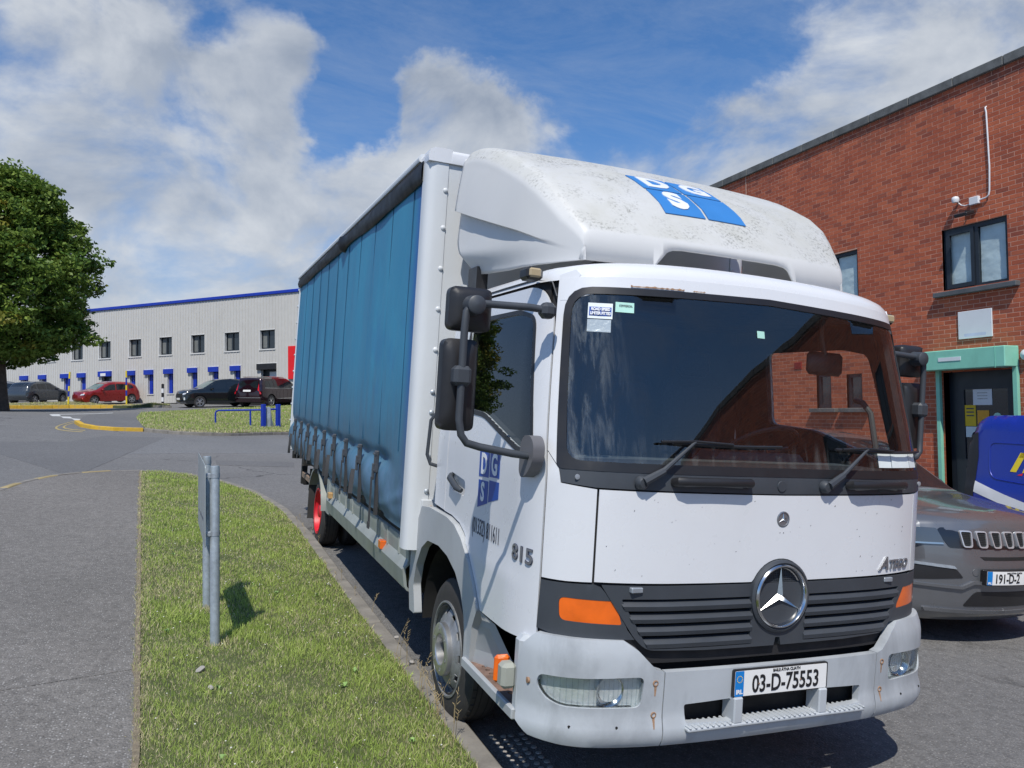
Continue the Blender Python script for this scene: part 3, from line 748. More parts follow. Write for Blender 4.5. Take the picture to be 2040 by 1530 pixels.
def barrier():
    p = H(524.9, 855.8); q = H(554, 855.8); d = (q-p)[:2]; L = np.linalg.norm(d)
    ang = math.atan2(d[1], d[0])
    r = root('cycle_barrier', Matrix.Translation(Vector(p)) @ Matrix.Rotation(ang, 4, 'Z'), 'blue steel posts with hoop rails standing on the traffic island', 'barrier')
    for x in (0, L): MB().box(x-.075, x+.075, -.075, .075, -.1, 1.0, .01).out('post', M['clad_blue'], r)
    MB().tube([(.0, .1, .78), (-.95, 1.6, .78), (-1.0, 1.68, .74), (-1.02, 1.7, .68), (-1.02, 1.7, -.1)], .035, 10).out('rail', M['clad_blue'], r)
    MB().tube([(-.25, .5, .78), (-.25, .5, .0)], .035, 10).out('rail', M['clad_blue'], r)
    MB().tube([(.1, .05, .80), (L, .05, .80)], .035, 10).out('rail', M['clad_blue'], r)
    s = root('bent_sign_plate', Matrix.Translation(Vector(p+(q-p)*.42)) @ Matrix.Rotation(ang, 4, 'Z'), 'bent unpainted metal sign plate between the two blue posts', 'sign plate')
    V = [(-.16, 0, 0), (.22, -.12, 0), (.10, -.02, .45), (-.12, .0, .9), (-.18, .02, .45), (.04, -.16, .42), (-.02, -.05, .88)]
    mb = MB()
    for tri in (((-.15, .0, .9), (.0, -.05, .9), (-.02, -.10, .45)), ((-.15, 0, .9), (-.02, -.10, .45), (-.16, .02, .45)), ((-.16, .02, .45), (-.02, -.10, .45), (.0, -.04, 0.)), ((-.16, .02, .45), (.0, -.04, 0.), (-.14, .04, 0.)), ((-.02, -.10, .45), (.24, .02, -.02), (.0, -.04, 0.)), ((.0, -.05, .9), (.10, .0, .45), (-.02, -.10, .45)), ((.10, 0., .45), (.24, .02, -.02), (-.02, -.10, .45))):
        mb.poly(tri, (0, .006, 0))
    mb.out('plate', M['zinc'], s, 10)
barrier()

# ------------------------------------------------------------------ warehouse
WP0 = np.array([-5.10, 55.51]); WD = np.array([-.6821, .7313])
def warehouse():
    ang = math.atan2(-WD[1], -WD[0])   # local +x runs to the right along the front, local -y faces the road
    Z0 = 2.62
    r = root('warehouse', Matrix.Translation((WP0[0], WP0[1], Z0)) @ Matrix.Rotation(ang, 4, 'Z'), 'long two-storey warehouse clad in pale grey metal with blue roof edge', 'warehouse')
    XL, XR, TOP = -38., 27., 6.74
    ups = [(-5.48, -4.27), (-2.40, -1.20), (.56, 1.76), (3.53, 4.75), (6.52, 7.78), (9.51, 10.74), (12.6, 13.8), (-8.4, -7.2), (-11.4, -10.2), (-14.4, -13.2), (-17.4, -16.2), (-20.4, -19.2)]
    lows = [(-14.22, -13.3), (-12.06, -11.2), (-9.55, -8.6), (-7.72, -6.85), (-2.61, -1.75), (-.83, .02), (1.05, 1.90), (3.27, 4.12), (5.15, 6.0), (7.05, 7.9), (-17., -16.1), (-19.5, -18.6)]
    doors = [(-5.46, -4.13), (9.32, 10.86)]
    ops = [(a, b, 3.30, 4.50) for a, b in ups]+[(a+.28, b, .64, 2.0) for a, b in lows]+[(a+.25, b, -.05, 2.0) for a, b in doors]
    # profiled cladding sheets, one object each
    pw = .50; x = XL; i = 0; cache = {}
    while x < XR-.01:
        x1 = min(XR, x+pw)
        spans = [(-.0, TOP)]
        cuts = sorted((z0, z1, a, b) for a, b, z0, z1 in ops if a < x1-.005 and b > x+.005)
        bands = {}
        full = [q[1] for q in cuts if q[2] <= x+.03 and q[3] >= x1-.03 or (q[2] <= x+.001 and q[3] >= x1-.001)]
        class _B:
            def box(s, a, b_, c_, d_, z0, z1):
                k = sum(1 for f in full if z0 >= f-.01); bands.setdefault(k, MB()).box(a, b_, c_, d_, z0, z1)
        mb = _B()
        def seg(xa, xb, z0, z1):
            if xb-xa < .01 or z1-z0 < .01: return
            mb.box(xa, xb, .0, .04, z0, z1)
        # split the sheet at openings
        xs = sorted({x, x1, *[k for c in cuts for k in (c[2], c[3]) if x < k < x1]})
        for xa, xb in zip(xs[:-1], xs[1:]):
            z = .0
            for z0, z1, a, b in cuts:
                if a <= xa+.001 and b >= xb-.001: seg(xa, xb, z, z0); z = z1
            seg(xa, xb, z, TOP)
        # standing rib at the sheet's left edge, and two low swages
        for rx, rw, rd in ((x, .035, .026), (x+.25, .035, .026)):
            z = 0.
            for z0, z1, a, b in cuts:
                if a <= rx+rw and b >= rx: 
                    if z0-z > .02: mb.box(rx, rx+rw, -rd, .0, z, z0)
                    z = z1
            if TOP-z > .02: mb.box(rx, rx+rw, -rd, .0, z, TOP)
        for k_ in bands: bands[k_].out('cladding_panel', M['clad'], r)
        x = x1; i += 1
    # sides, roof, base
    MB().box(XL, XL+.05, .05, 25, -1, TOP).box(XR-.05, XR, .05, 25, -1, TOP).box(XL, XR, 25, 25.1, -1, TOP).out('wall', M['clad'], r)
    MB().box(XL, XR, .05, 25, TOP-.06, TOP+.02).out('roof', M['clad'], r)
    MB().box(XL-.05, XR+.05, -.10, .12, TOP, 6.94, .02).out('roof_edge', M['clad_blue'], r)
    MB().box(XL, XR, .005, .10, -1.5, -.0).out('plinth', M['void'], r)
    for a, b in ups:
        w = MB().box(a, b, .20, .24, 3.30, 4.50).out('window', M['dark_glass'], r)
        f = MB().box(a, b, .14, .20, 3.30, 3.36).box(a, b, .14, .20, 4.44, 4.50).box(a, a+.05, .14, .20, 3.36, 4.44).box(b-.05, b, .14, .20, 3.36, 4.44).box(a+.52, a+.58, .14, .20, 3.36, 4.44)
        f.out('frame', M['win_frame'], w)
        MB().box(a+.08, a+.40, .19, .198, 3.40, 4.42).out('blind', M['blind'], w)
        MB().box(a-.06, a, -.03, .14, 3.24, 4.54).box(b, b+.03, -.03, .14, 3.24, 4.54).box(a-.06, b+.03, -.03, .14, 4.50, 4.545).out('trim', M['clad_trim'], w)
        MB().box(a-.08, b+.05, -.05, .14, 3.22, 3.30).out('sill', M['clad_trim'], w)
    for k, (a, b) in enumerate(lows):
        w = MB().box(a+.28, b, .22, .26, .64, 2.0).out('window', M['dark_glass'], r)
        MB().box(a, b, -.16, .05, 1.98, 2.31, .01).out('shutter_box', M['clad_blue'], w)
        if k in (0, 1, 2, 3): MB().box(a+.28, b, .12, .16, .64, 1.98).out('shutter', M['clad_blue'], w)
        else: MB().box(a+.30, a+.30+.30, .12, .16, .66, 1.98).out('shutter', M['clad_blue'], w)
        MB().box(a+.22, a+.28, -.02, .14, .6, 1.98).box(a+.22, b+.04, -.05, .14, .58, .64).box(b, b+.05, -.03, .14, .64, 2.34).box(a-.04, b+.05, -.03, .05, 2.31, 2.36).out('trim', M['clad_trim'], w)
    for k, (a, b) in enumerate(doors):
        d = MB().box(a+.25, b, .25, .30, -.05, 2.0).out('door', M['win_frame'], r)
        MB().box(a+.75, b-.08, .23, .25, .3, 1.85).out('pane', M['dark_glass'] if k == 0 else M['white_plain'], d)
        MB().box(a, b, -.16, .05, 1.98, 2.36, .01).out('shutter_box', M['clad_blue'] if k == 0 else M['black'], d)
        if k == 0: MB().box(a+.32, a+.85, -.18, -.16, 2.02, 2.22).out('sign_plate', M['white_plain'], d)
        MB().box(a+.19, a+.25, -.02, .2, -.05, 1.98).box(a-.05, b+.05, -.03, .05, 2.36, 2.41).box(b, b+.05, -.03, .2, -.05, 2.36).out('trim', M['clad_trim'], d)
    # red banner on the front
    b = root('banner', Matrix.Translation((WP0[0]-WD[0]*11.85, WP0[1]-WD[1]*11.85, Z0)) @ Matrix.Rotation(ang, 4, 'Z'), 'tall red banner on the warehouse front beside the truck curtain', 'banner')
    MB().box(0, 1.6, -.12, -.06, 1.32, 3.38, .01).out('panel', M['red'], b)
    MB().box(.05, .09, -.06, .0, 1.4, 3.3).box(1.5, 1.54, -.06, .0, 1.4, 3.3).out('bracket', M['zinc'], b)
    b = root('banner', Matrix.Translation((WP0[0]+WD[0]*24, WP0[1]+WD[1]*24, Z0)) @ Matrix.Rotation(ang, 4, 'Z'), 'added red and blue sign out of view, placed for the cab window reflection', 'banner')  # unseen extra sign, put in for the cab side glass to reflect
    MB().box(0, 2.6, -.12, -.06, 3.2, 5.4, .01).out('panel', M['red'], b)
    MB().box(0, 2.6, -.12, -.06, .4, 3.2, .01).out('panel', M['clad_blue'], b)
warehouse()

def small_post():
    p = H(371, 818); a = WP0-WD*3.4
    p = np.array([a[0]-.73*2.2, a[1]-.68*2.2, 0]); p[2] = gz(p[0], p[1])
    r = root('bollard', Matrix.Translation(Vector(p)), 'black and white banded bollard beside the black crossover near the warehouse', 'bollard')
    for i in range(5): MB().lathe([(.28*i-(.1 if i == 0 else 0), .08), (.28*i+.28, .08)]+([(.28*i+.32, 0)] if i == 4 else []), (0, 0, 0), 'z', 14).out('painted_band', M['black'] if i % 2 == 0 else M['white_plain'], r)
small_post()

# ------------------------------------------------------------------ tree
def tree():
    p = H(-8, 807, .3); p[2] = gz(p[0], p[1])+.1
    r = root('tree', Matrix.Translation(Vector(p)), 'broad dense green tree with a short trunk on the far bank', 'tree')
    rnd = random.Random(5)
    mb = MB(); mb.tube([(0, 0, -.3), (.02, 0, .6), (-.05, .05, 2.4), (.1, 0, 4.5), (0, .1, 7.2), (.1, 0, 10.2)], [.62, .48, .42, .36, .2, .06], 14)
    mb.out('trunk', M['bark'], r)
    mb = MB(); tips = []
    for i in range(46):
        z = rnd.uniform(3.2, 9.5); a = rnd.uniform(0, 6.283); L = rnd.uniform(.5, .9)*4.1*math.sqrt(max(.1, 1-((z-5.5)/6.0)**2))
        up = .18 if z < 5 else .5
        pts = [(0, 0, z-.3), (math.cos(a)*L*.35, math.sin(a)*L*.35, z+L*up*.3), (math.cos(a)*L, math.sin(a)*L, z+L*up*.45)]
        mb.tube(pts, [.13, .08, .02], 6)
    mb.out('limb', M['bark'], r)
    # leaf clumps on the surface and inside of an uneven crown
    S = 1.0
    def rad(z):
        t = np.interp(z, [2.9, 3.2, 3.8, 4.7, 6.1, 7.6, 8.3, 9.4, 10.6, 11.4, 11.9], [1.1, 2.8, 3.8, 4.3, 4.45, 4.1, 3.5, 3.1, 2.4, 1.3, .15]); return t
    rg = np.random.default_rng(3)
    nc = 1120; z = rg.uniform(2.9, 11.8, nc); a = rg.uniform(0, 2*np.pi, nc)
    lump = 1+.11*np.sin(3*a+z*.8)+.09*np.sin(5*a-1.5*z+1)+.08*np.sin(8*a+2.6*z)
    rr = rad(z)*lump*np.sqrt(rg.uniform(.30, 1.0, nc)); cx, cy = rr*np.cos(a), rr*np.sin(a)
    outer = rr/(rad(z)*lump)
    cz = z-.5*(outer**2)*(z < 6)+rg.normal(0, .12, nc)
    cr = rg.uniform(.36, .80, nc); tone = rg.normal(0, 1, nc)
    per = 90; n = nc*per
    # flattened sprays
    g = rg.normal(0, 1, (nc, per, 3)); g /= np.linalg.norm(g, axis=2, keepdims=True); g *= (rg.uniform(.3, 1.0, (nc, per, 1))**.5)
    P = np.stack([cx, cy, cz], 1)[:, None, :]+g*cr[:, None, None]*np.array([1.15, 1.15, .50])
    P = P.reshape(-1, 3); cen = np.repeat(np.stack([cx, cy, cz], 1), per, 0)
    nrm = rg.normal(0, 1, (n, 3)); nrm[:, 2] += 1.1; nrm /= np.linalg.norm(nrm, axis=1, keepdims=True)
    t1 = np.cross(nrm, rg.normal(0, 1, (n, 3))); t1 /= np.linalg.norm(t1, axis=1, keepdims=True); t2 = np.cross(nrm, t1)
    s = rg.uniform(.08, .15, (n, 1))
    V = np.stack([P-t1*s, P+t2*s*.55+nrm*s*.15, P+t1*s, P-t2*s*.55+nrm*s*.15], 1).reshape(-1, 3)
    me = bpy.data.meshes.new('crown'); me.vertices.add(4*n); me.vertices.foreach_set('co', V.ravel()); me.loops.add(4*n)
    me.loops.foreach_set('vertex_index', np.arange(4*n)); me.polygons.add(n); me.polygons.foreach_set('loop_start', np.arange(0, 4*n, 4)); me.update(calc_edges=True)
    k = np.repeat(tone, per)[:, None]*.30+rg.normal(0, .35, (n, 1)); k = np.clip(.45+k*.5, 0, 1)
    c = np.array([.058, .13, .022])*(1-k)+np.array([.22, .30, .055])*k
    br = (np.repeat(rg.uniform(0, 1, nc) < .10, per))[:, None]; c = np.where(br, c*np.array([1.5, .95, .8]), c)
    col = me.color_attributes.new('Col', 'FLOAT_COLOR', 'POINT'); cc = np.ones((n, 4, 4), np.float32); cc[:, :, :3] = c[:, None, :]
    col.data.foreach_set('color', cc.ravel()); me.materials.append(M['leaf'])
    o = bpy.data.objects.new('crown', me); COL.objects.link(o); o.parent = r
tree()

def weeds():
    rnd = random.Random(4); mb = MB()
    for i in range(34):
        y = rnd.uniform(.95, 2.2) if i < 24 else rnd.uniform(3.0, 7.5); p = yw(-1.155+rnd.uniform(-.06, .05), y); p[2] = gz(p[0], p[1])+.04
        h = rnd.uniform(.10, .30) if i < 24 else rnd.uniform(.06, .16); a = rnd.uniform(0, 6.28); l = rnd.uniform(.1, .45)*h
        q = [tuple(p), (p[0]+math.cos(a)*l*.4, p[1]+math.sin(a)*l*.4, p[2]+h*.6), (p[0]+math.cos(a)*l, p[1]+math.sin(a)*l, p[2]+h)]
        mb.tube(q, [.0018, .0014, .0008], 4, False)
        for k in range(5):
            t = .72+.06*k; c = (q[0][0]+(q[2][0]-q[0][0])*t, q[0][1]+(q[2][1]-q[0][1])*t, p[2]+h*t); d = rnd.uniform(0, 6.28)
            mb.tube([c, (c[0]+math.cos(d)*.018, c[1]+math.sin(d)*.018, c[2]+.016)], [.0022, .0008], 4, False)
    o = mb.out('weeds', mat('dry_weeds', (.36, .28, .15), .8, var=.3)); tag(o, 'dry seeding grass stalks growing along kerb beside the front wheel', None, None, 'stuff')
weeds()

def verge_litter():
    # soil and dead grass creeping over the path edge
    L = YP(inner_left); ys = np.arange(-1.5, 12.8, .06); rnd = random.Random(8)
    left = []; right = []
    for y in ys:
        x = float(np.interp(y, [p[1] for p in L], [p[0] for p in L])); w = .010+.030*max(0, mnoise.noise(Vector((y*2.3, 1, 5))))+.010*mnoise.noise(Vector((y*19, 4, 2)))
        left.append((x-max(.003, w), float(y))); right.append((x+.02, float(y)))
    ground_patch('soil_edge', right+left[::-1], .0575, mat('dry_soil', (.20, .165, .115), .95, var=.35, vs=30, bump=.5, bs=120), .3, .004)
    mb = MB()
    for i in range(230):
        y = rnd.uniform(-.3, 9); x = rnd.uniform(-2.6, -1.2)-.02*y
        if not inside(np.array([[x, y]]), verge_poly)[0]: continue
        z = float(gz(x, y))+.045+rnd.uniform(.022, .042); s = rnd.uniform(.003, .0055)
        mb.lathe([(-s*.6, 0), (-s*.3, s), (s*.3, s), (s*.7, 0)], (x, y, z), 'z', 6)
    o = mb.out('clover_flowers', mat('clover_white', (.72, .70, .62), .8)); tag(o, 'tiny white clover heads scattered in the verge grass', None, None, 'stuff')
    mb = MB()
    for i in range(13):       # broad-leaved weeds in the turf
        y = rnd.uniform(.9, 7); x = rnd.uniform(-2.55, -1.3)-.03*y
        if not inside(np.array([[x, y]]), verge_poly)[0]: continue
        z = float(gz(x, y))+.055
        for k in range(rnd.randint(5, 9)):
            a = rnd.uniform(0, 6.28); l = rnd.uniform(.012, .034); w = l*.35; c_, s_ = math.cos(a), math.sin(a); up = rnd.uniform(.006, .03)
            mb.add([(x, y, z), (x+c_*l*.5-s_*w, y+s_*l*.5+c_*w, z+up), (x+c_*l, y+s_*l, z+up*.8), (x+c_*l*.5+s_*w, y+s_*l*.5-c_*w, z+up)], [(0, 1, 2, 3)])
    o = mb.out('broadleaf_weeds', mat('weed_leaf', (.24, .38, .11), .6, var=.3, vs=12)); tag(o, 'low rosettes of broad leaved weeds in the verge grass', None, None, 'stuff')
verge_litter()

# ------------------------------------------------------------------ the parked truck (yard axes: x across, y rearwards, z up; front at y 0)
PLAN = [(0, 0), (.2, .001), (.4, .006), (.6, .018), (.75, .040), (.86, .066), (.94, .094), (1.00, .128), (1.05, .168), (1.09, .215), (1.118, .275), (1.134, .345), (1.140, .42)]
def _smooth_plan():
    P = np.array(PLAN); s = np.concatenate([[0], np.cumsum(np.hypot(*np.diff(P, axis=0).T))])
    S = np.linspace(0, s[-1], 200); return S, np.interp(S, s, P[:, 0]), np.interp(S, s, P[:, 1])
PS, PX, PY = _smooth_plan()
for _ in range(60):
    PX[1:-1] = (PX[:-2]+PX[2:]+2*PX[1:-1])/4; PY[1:-1] = (PY[:-2]+PY[2:]+2*PY[1:-1])/4
UC = PS[-1]
def cab_pos(u, z):
    a = np.abs(u); x = np.where(a < UC, np.interp(a, PS, PX), 1.14); y = np.where(a < UC, np.interp(a, PS, PY), .42+a-UC)
    lean = np.maximum(0, z-1.50)*.20; k = np.clip(1-(y-.22)/1.3, 0, 1)
    nar = 1-.075*np.clip((z-1.52)/.85, 0, 1.2)**1.3
    yy = y+lean*k
    # crease along the lower door
    crease = .014*(1-sst(z, 1.055, 1.085))*sst(y, .30, .5)
    return np.stack([np.sign(u)*(x*nar+crease), yy, z], 1)
def cab(u, z, w):
    e = .004; P = cab_pos(u, z); T = cab_pos(u+e, z)-cab_pos(u-e, z); B = cab_pos(u, z+e)-cab_pos(u, z-e)
    N = np.cross(T, B); N /= np.linalg.norm(N, axis=1, keepdims=True); return P+N*w[:, None]
def UX(x, z=1.0):   # x on the front -> u
    return math.copysign(float(np.interp(abs(x), PX, PS)), x)
def US(y, side=-1): return side*(UC+y-.42) if y >= .42 else side*float(np.interp(y, PY[60:], PS[60:]))
def XZ(poly): return [(UX(x), z) for x, z in poly]
def YZ(poly, side=-1): return [(US(y, side), z) for y, z in poly]
def mirror(poly): return [(-a, b) for a, b in poly][::-1]

def truck():
    T = root('curtain_side_truck', Q4, 'white flatfaced truck with blue curtain sided body parked against the verge kerb', 'truck')
    D = .004
    def P(name, m, mb, par=None, ang=35): return mb.out(name, M[m], par or T, ang)
    def C(name, poly, m, off=0., holes=(), th=.006, step=.07, par=None, ang=35):
        return sheet(name, poly, offs(cab, off), M[m], par or T, holes, th, step, ang)
    def pane(name, poly, off, m, par):
        V, Tt = tri2d(poly, (), .07); A = cab(V[:, 0], V[:, 1], np.full(len(V), off)); return mk(name, A, Tt, M[m], par, 80)
    # --- openings
    ws = rpoly(XZ([(-1.038, 1.575), (1.038, 1.575)])[:1]+XZ([(1.038, 1.575), (1.048, 2.308)])+[(0, 2.340)]+XZ([(-1.048, 2.308)]), [.07, .07, .10, .0, .10])
    wso = rpoly(XZ([(-1.068, 1.535), (1.068, 1.535), (1.072, 2.340)])+[(0, 2.370)]+XZ([(-1.072, 2.340)]), [.03, .03, .13, .0, .13])
    swin = [(.335, 1.60), (.46, 1.60), (.95, 1.74), (1.37, 1.76), (1.37, 2.235), (.60, 2.235), (.40, 2.20)]
    # inner shell, dark: seams between the panels show it
    for s in (-1, 1):
        hole = YZ(rpoly([(y, z) for y, z in swin], .05), s)
        zz = [(1.72, 2.40), (1.72, .98)]
        arch = [(1.72, .98), (1.50, .96), (1.33, .93), (1.17, .87), (1.07, .79), (1.02, .70)]
        side = [(.30, 2.40), (1.72, 2.40)]+arch+[(1.0, .80), (.30, .86)]
        C('inner_frame', YZ(side, s), 'interior', -.022, [hole], .03, .10)
    C('inner_frame', [(US(.28, -1), .72), (US(.28, 1), .72), (US(.28, 1), 2.39), (US(.28, -1), 2.39)], 'interior', -.022,
      [[(a*.985, 1.0+(b-1.0)*1.0) for a, b in ws], XZ([(-.66, .80), (.66, .80), (.82, 1.02), (-.82, 1.02)])], .03, .10)
    # --- front skin
    arc = [(.168*math.sin(a), .998+.168*math.cos(a)) for a in np.linspace(R(62), R(-62), 14)]
    C('front_flap', rpoly([(-UX(.915), 1.068), (-.20, 1.064)], 0)+[(-.16, 1.064)]+arc[::-1]+[(.16, 1.064), (UX(.915), 1.068), (UX(.915), 1.458), (0, 1.452), (-UX(.915), 1.458)], 'white', 0, (), .012, .07)
    for s in (-1, 1):
        cp = [(UX(.924), 1.066), (UX(1.02), 1.062), (-US(.23, -1), 1.062), (-US(.23, -1), 1.60), (UX(1.062), 1.535), (UX(1.055), 1.474), (UX(.924), 1.458)]
        C('corner_panel', cp if s > 0 else mirror(cp), 'white', 0, (), .012, .05)
        ap = [(UX(1.107), 1.53), (-US(.23, -1), 1.607), (-US(.23, -1), 2.40), (UX(1.06), 2.44), (UX(.9), 2.455), (UX(.9), 2.405), (UX(1.07), 2.385), (UX(1.112), 2.33)]
        ap = [(UX(1.062), 1.542), (-US(.23, -1), 1.607), (-US(.23, -1), 2.40), (UX(1.04), 2.425), (UX(1.02), 2.40), (UX(1.064), 2.33)]
        C('pillar_cover', ap if s > 0 else mirror(ap), 'white', .0, (), .012, .05)
    cowl = XZ([(-1.060, 1.54), (-1.052, 1.478), (-.93, 1.466)])+[(0, 1.458)]+XZ([(.93, 1.466), (1.052, 1.478), (1.060, 1.54)])+[(0, 1.54)]
    C('cowl_panel', cowl, 'dark', .002, (), .015, .07)
    for x in (-1.0, 1.0, ):
        p = cab(np.array([UX(x)]), np.array([1.505]), np.array([.004]))[0]; MB().lathe([(0, .012), (-.004, .011), (-.005, 0)], p, 'y', 12).out('screw', M['steel'], T)
    for x in (-.02, .62):
        p = cab(np.array([UX(x)]), np.array([1.495]), np.array([.003]))[0]; MB().lathe([(0, .026), (-.004, .024), (-.0042, 0)], p, 'y', 20).out('cap', M['dark'], T)
    C('header_panel', XZ([(-1.085, 2.28), (-1.06, 2.28), (-.92, 2.325)])+[(0, 2.350)]+XZ([(.92, 2.325), (1.06, 2.28), (1.085, 2.28), (1.085, 2.384)])+[(UX(.5), 2.412), (0, 2.423), (-UX(.5), 2.412)]+XZ([(-1.085, 2.384)]), 'white', .0015, (), .008, .05)
    C('windscreen_seal', wso, 'black', .004, [ws], .014, .06)
    pane('windscreen', [(a*1.004, b) for a, b in ws], -.002, 'ws_glass', T)
    # rust specks over the screen
    chips = MB(); rc = random.Random(21)
    for i in range(60):
        x, z = rc.uniform(-.88, .88), rc.uniform(1.09, 1.44) if i < 40 else rc.uniform(2.43, 2.47)
        p = cab(np.array([UX(x)]), np.array([z]), np.array([.0006 if i < 40 else -.002]))[0]; s_ = rc.uniform(.0012, .0035)
        if i < 40: chips.add([(p[0]-s_, p[1], p[2]-s_*rc.uniform(.4, 1.8)), (p[0]+s_, p[1], p[2]-s_*.4), (p[0]+s_*.6, p[1], p[2]+s_*rc.uniform(.6, 2))], [(0, 1, 2)])
    o = chips.out('stone_chips', M['ink_black'], T); o['kind'] = 'stuff'
    for (xa, xb, w_) in ()+((-.80, -.52, .009), (-.47, -.40, .004)):
        pts = [(x, 2.352+.02*(1-abs(x))+rc.uniform(0, w_*.8)) for x in np.linspace(xb, xa, 22)]
        sheet('rust_edge', XZ([(xa, 2.350+.02*(1-abs(xa))), (xb, 2.350+.02*(1-abs(xb)))])+XZ(pts), offs(cab, .0065), M['ruststain'], T, (), .001, .05)
    # --- roof
    mb = MB(); rows = []; us = np.concatenate([np.linspace(US(1.70, -1), US(.3, -1), 14), np.linspace(US(.25, -1), US(.25, 1), 49), np.linspace(US(.3, 1), US(1.70, 1), 14)])
    zc = 2.42+0*us; front = np.clip(1-np.abs(us)/UX(1.1), 0, 1)
    base = cab_pos(us, 2.375+.045*np.clip(1-(np.abs(us)/UX(1.1))**2, 0, 1))
    cen = np.array([0, 1.05, 0])
    prof = [(0, 0), (.005, .014), (.014, .032), (.035, .055), (.07, .074), (.13, .088), (.24, .096), (.45, .100)]
    for ins, dz in prof:
        q = base.copy(); d = q-cen; d[:, 2] = 0; L = np.linalg.norm(d[:, :2], axis=1)
        dirx = np.sign(q[:, 0])*np.minimum(np.abs(q[:, 0]), ins); 
        nx = d[:, 0]/1.1; ny = np.minimum(d[:, 1], 0)/.85
        nn = np.sqrt(nx**2+ny**2)+1e-6; q[:, 0] -= ins*np.sign(nx)*np.minimum(1, np.abs(nx/nn)**1.0)*np.where(np.abs(q[:, 0]) > .05, 1, 0)*1.0; q[:, 1] -= ins*ny/nn*1.0
        q[:, 2] = base[:, 2]+dz*(1-.0*front); rows.append(q)
    n = len(us); V = np.vstack(rows); Fc = [(i*n+k, i*n+k+1, (i+1)*n+k+1, (i+1)*n+k) for i in range(len(rows)-1) for k in range(n-1)]
    Fc += [tuple((len(rows)-1)*n+k for k in (i, i+1, n-2-i, n-1-i)) for i in range(n//2-1)]
    mk('roof_skin', V, Fc, M['white'], T, 50)
    # gutter seams over the doors
    for s in (-1, 1):
        MB().tube([tuple(cab(np.array([US(y, s)]), np.array([z]), np.array([.0]))[0]) for y, z in ((1.5, 2.39), (.9, 2.395), (.45, 2.395), (.27, 2.37), (.235, 2.30))], .004, 6).out('gutter', M['dark'], T)
    # --- doors
    dcut = [(.24, .775), (.50, .765), (.79, .765), (.815, .80), (.90, .90), (.985, .985), (1.10, 1.075), (1.22, 1.125), (1.36, 1.145), (1.497, 1.147)]
    for s in (-1, 1):
        outl = rpoly(dcut+[(1.497, 2.36), (.45, 2.36), (.32, 2.335), (.24, 2.22)], [.02, 0, 0, 0, 0, 0, 0, 0, 0, 0, .05, .06, .10, .12])
        hole = rpoly(swin, .05)
        hnd = rpoly([(1.165, 1.275), (1.42, 1.285), (1.42, 1.385), (1.165, 1.36)], .03)
        d = C('door', YZ(outl, s), 'white', 0, [YZ(hole, s), YZ(hnd, s)], .012, .06)
        C('handle_recess', YZ(rpoly([(1.15, 1.26), (1.435, 1.27), (1.435, 1.40), (1.15, 1.375)], .04), s), 'white', -.020, (), .004, .05, par=d)
        a, b = [cab(np.array([US(y, s)]), np.array([z]), np.array([w]))[0] for y, z, w in ((1.21, 1.30, .004), (1.40, 1.365, .004))]
        mid = [cab(np.array([US(y, s)]), np.array([z]), np.array([w]))[0] for y, z, w in ((1.24, 1.313, .022), (1.37, 1.352, .022))]
        MB().tube([a, mid[0], mid[1], b], [.014, .018, .018, .016], 10).out('door_handle', M['dark'], d)
        w = pane('side_window', YZ(hole, s), -.004, 'side_glass', d)
        big = rpoly([(.315, 1.575), (.465, 1.575), (.955, 1.715), (1.395, 1.735), (1.395, 2.258), (.59, 2.258), (.375, 2.215)], .06)
        C('window_seal', YZ(big, s), 'black', .003, [YZ(hole, s)], .010, .06, par=d)
        cp = [(1.505, 1.15), (1.70, 1.16), (1.70, 2.385), (1.505, 2.385)]
        C('rear_corner_panel', YZ(cp, s), 'white', 0, (), .012, .08)
        # battered lower edge strip of the door
        # rear grab handle
        x = s*1.155
        MB().tube([(s*1.10, 1.69, 1.70), (s*1.165, 1.70, 1.705), (s*1.19, 1.72, 1.66), (s*1.195, 1.74, 1.45), (s*1.175, 1.73, 1.395), (s*1.10, 1.71, 1.375)], .0115, 8).out('grab_handle', M['dark'], T)
    P('cab_back', 'white_box', MB().box(-1.05, 1.05, 1.70, 1.73, 1.0, 2.5))
    P('rear_lining', 'interior', MB().box(-1.04, 1.04, 1.675, 1.695, 1.1, 2.38))
    P('cab_floor', 'interior', MB().box(-1.08, 1.08, .42, 1.70, 1.12, 1.16))
    # --- side lettering on the kerb side door
    def door(a, b, w): return cab(-(UC-.42)-a, b, w)     # a = -y
    def dy(p, q, w): return cab(np.array(-(UC-.42+p)), np.array(q), np.array(w))
    # text frame: reading direction runs towards the front (y falling)
    def dt(a, b, w): return dy(-a, b, w)
    for (ya, yb, za, zb, za2) in ((.955, .817, 1.412, 1.546, 1.405), (.803, .672, 1.424, 1.556, 1.418), (.952, .815, 1.252, 1.395, 1.29), (.801, .670, 1.297, 1.407, 1.33)):
        sheet('logo_square', [(-ya, za), (-yb, za2 if za < 1.4 else za+.006), (-yb, zb+.004), (-ya, zb)], offs(dt, .002), M['decal_blue'], T, (), .0015, .08)
    text('logo_letter', 'D', .145, dt, (-.884, 1.476), M['decal_white'], T, .0045, sx=.80, lift=.0042); text('logo_letter', 'G', .145, dt, (-.738, 1.486), M['decal_white'], T, .0045, sx=.78, lift=.0042)
    text('logo_letter', 'S', .130, dt, (-.884, 1.335), M['decal_white'], T, .0045, sx=.85, lift=.0042)
    text('phone_number', '(01332) 811611', .118, dt, (-.815, 1.153), M['ink'], T, -.001, sx=.52, lift=.003)
    text('model_number', '815', .098, dt, (-.362, 1.128), M['ink'], T, .0022, sx=1.25, lift=.004, thick=.003)
    text('model_number', '815', .098, dt, (-.362, 1.128), M['badge'], T, .0, sx=1.25, lift=.007, thick=.004)
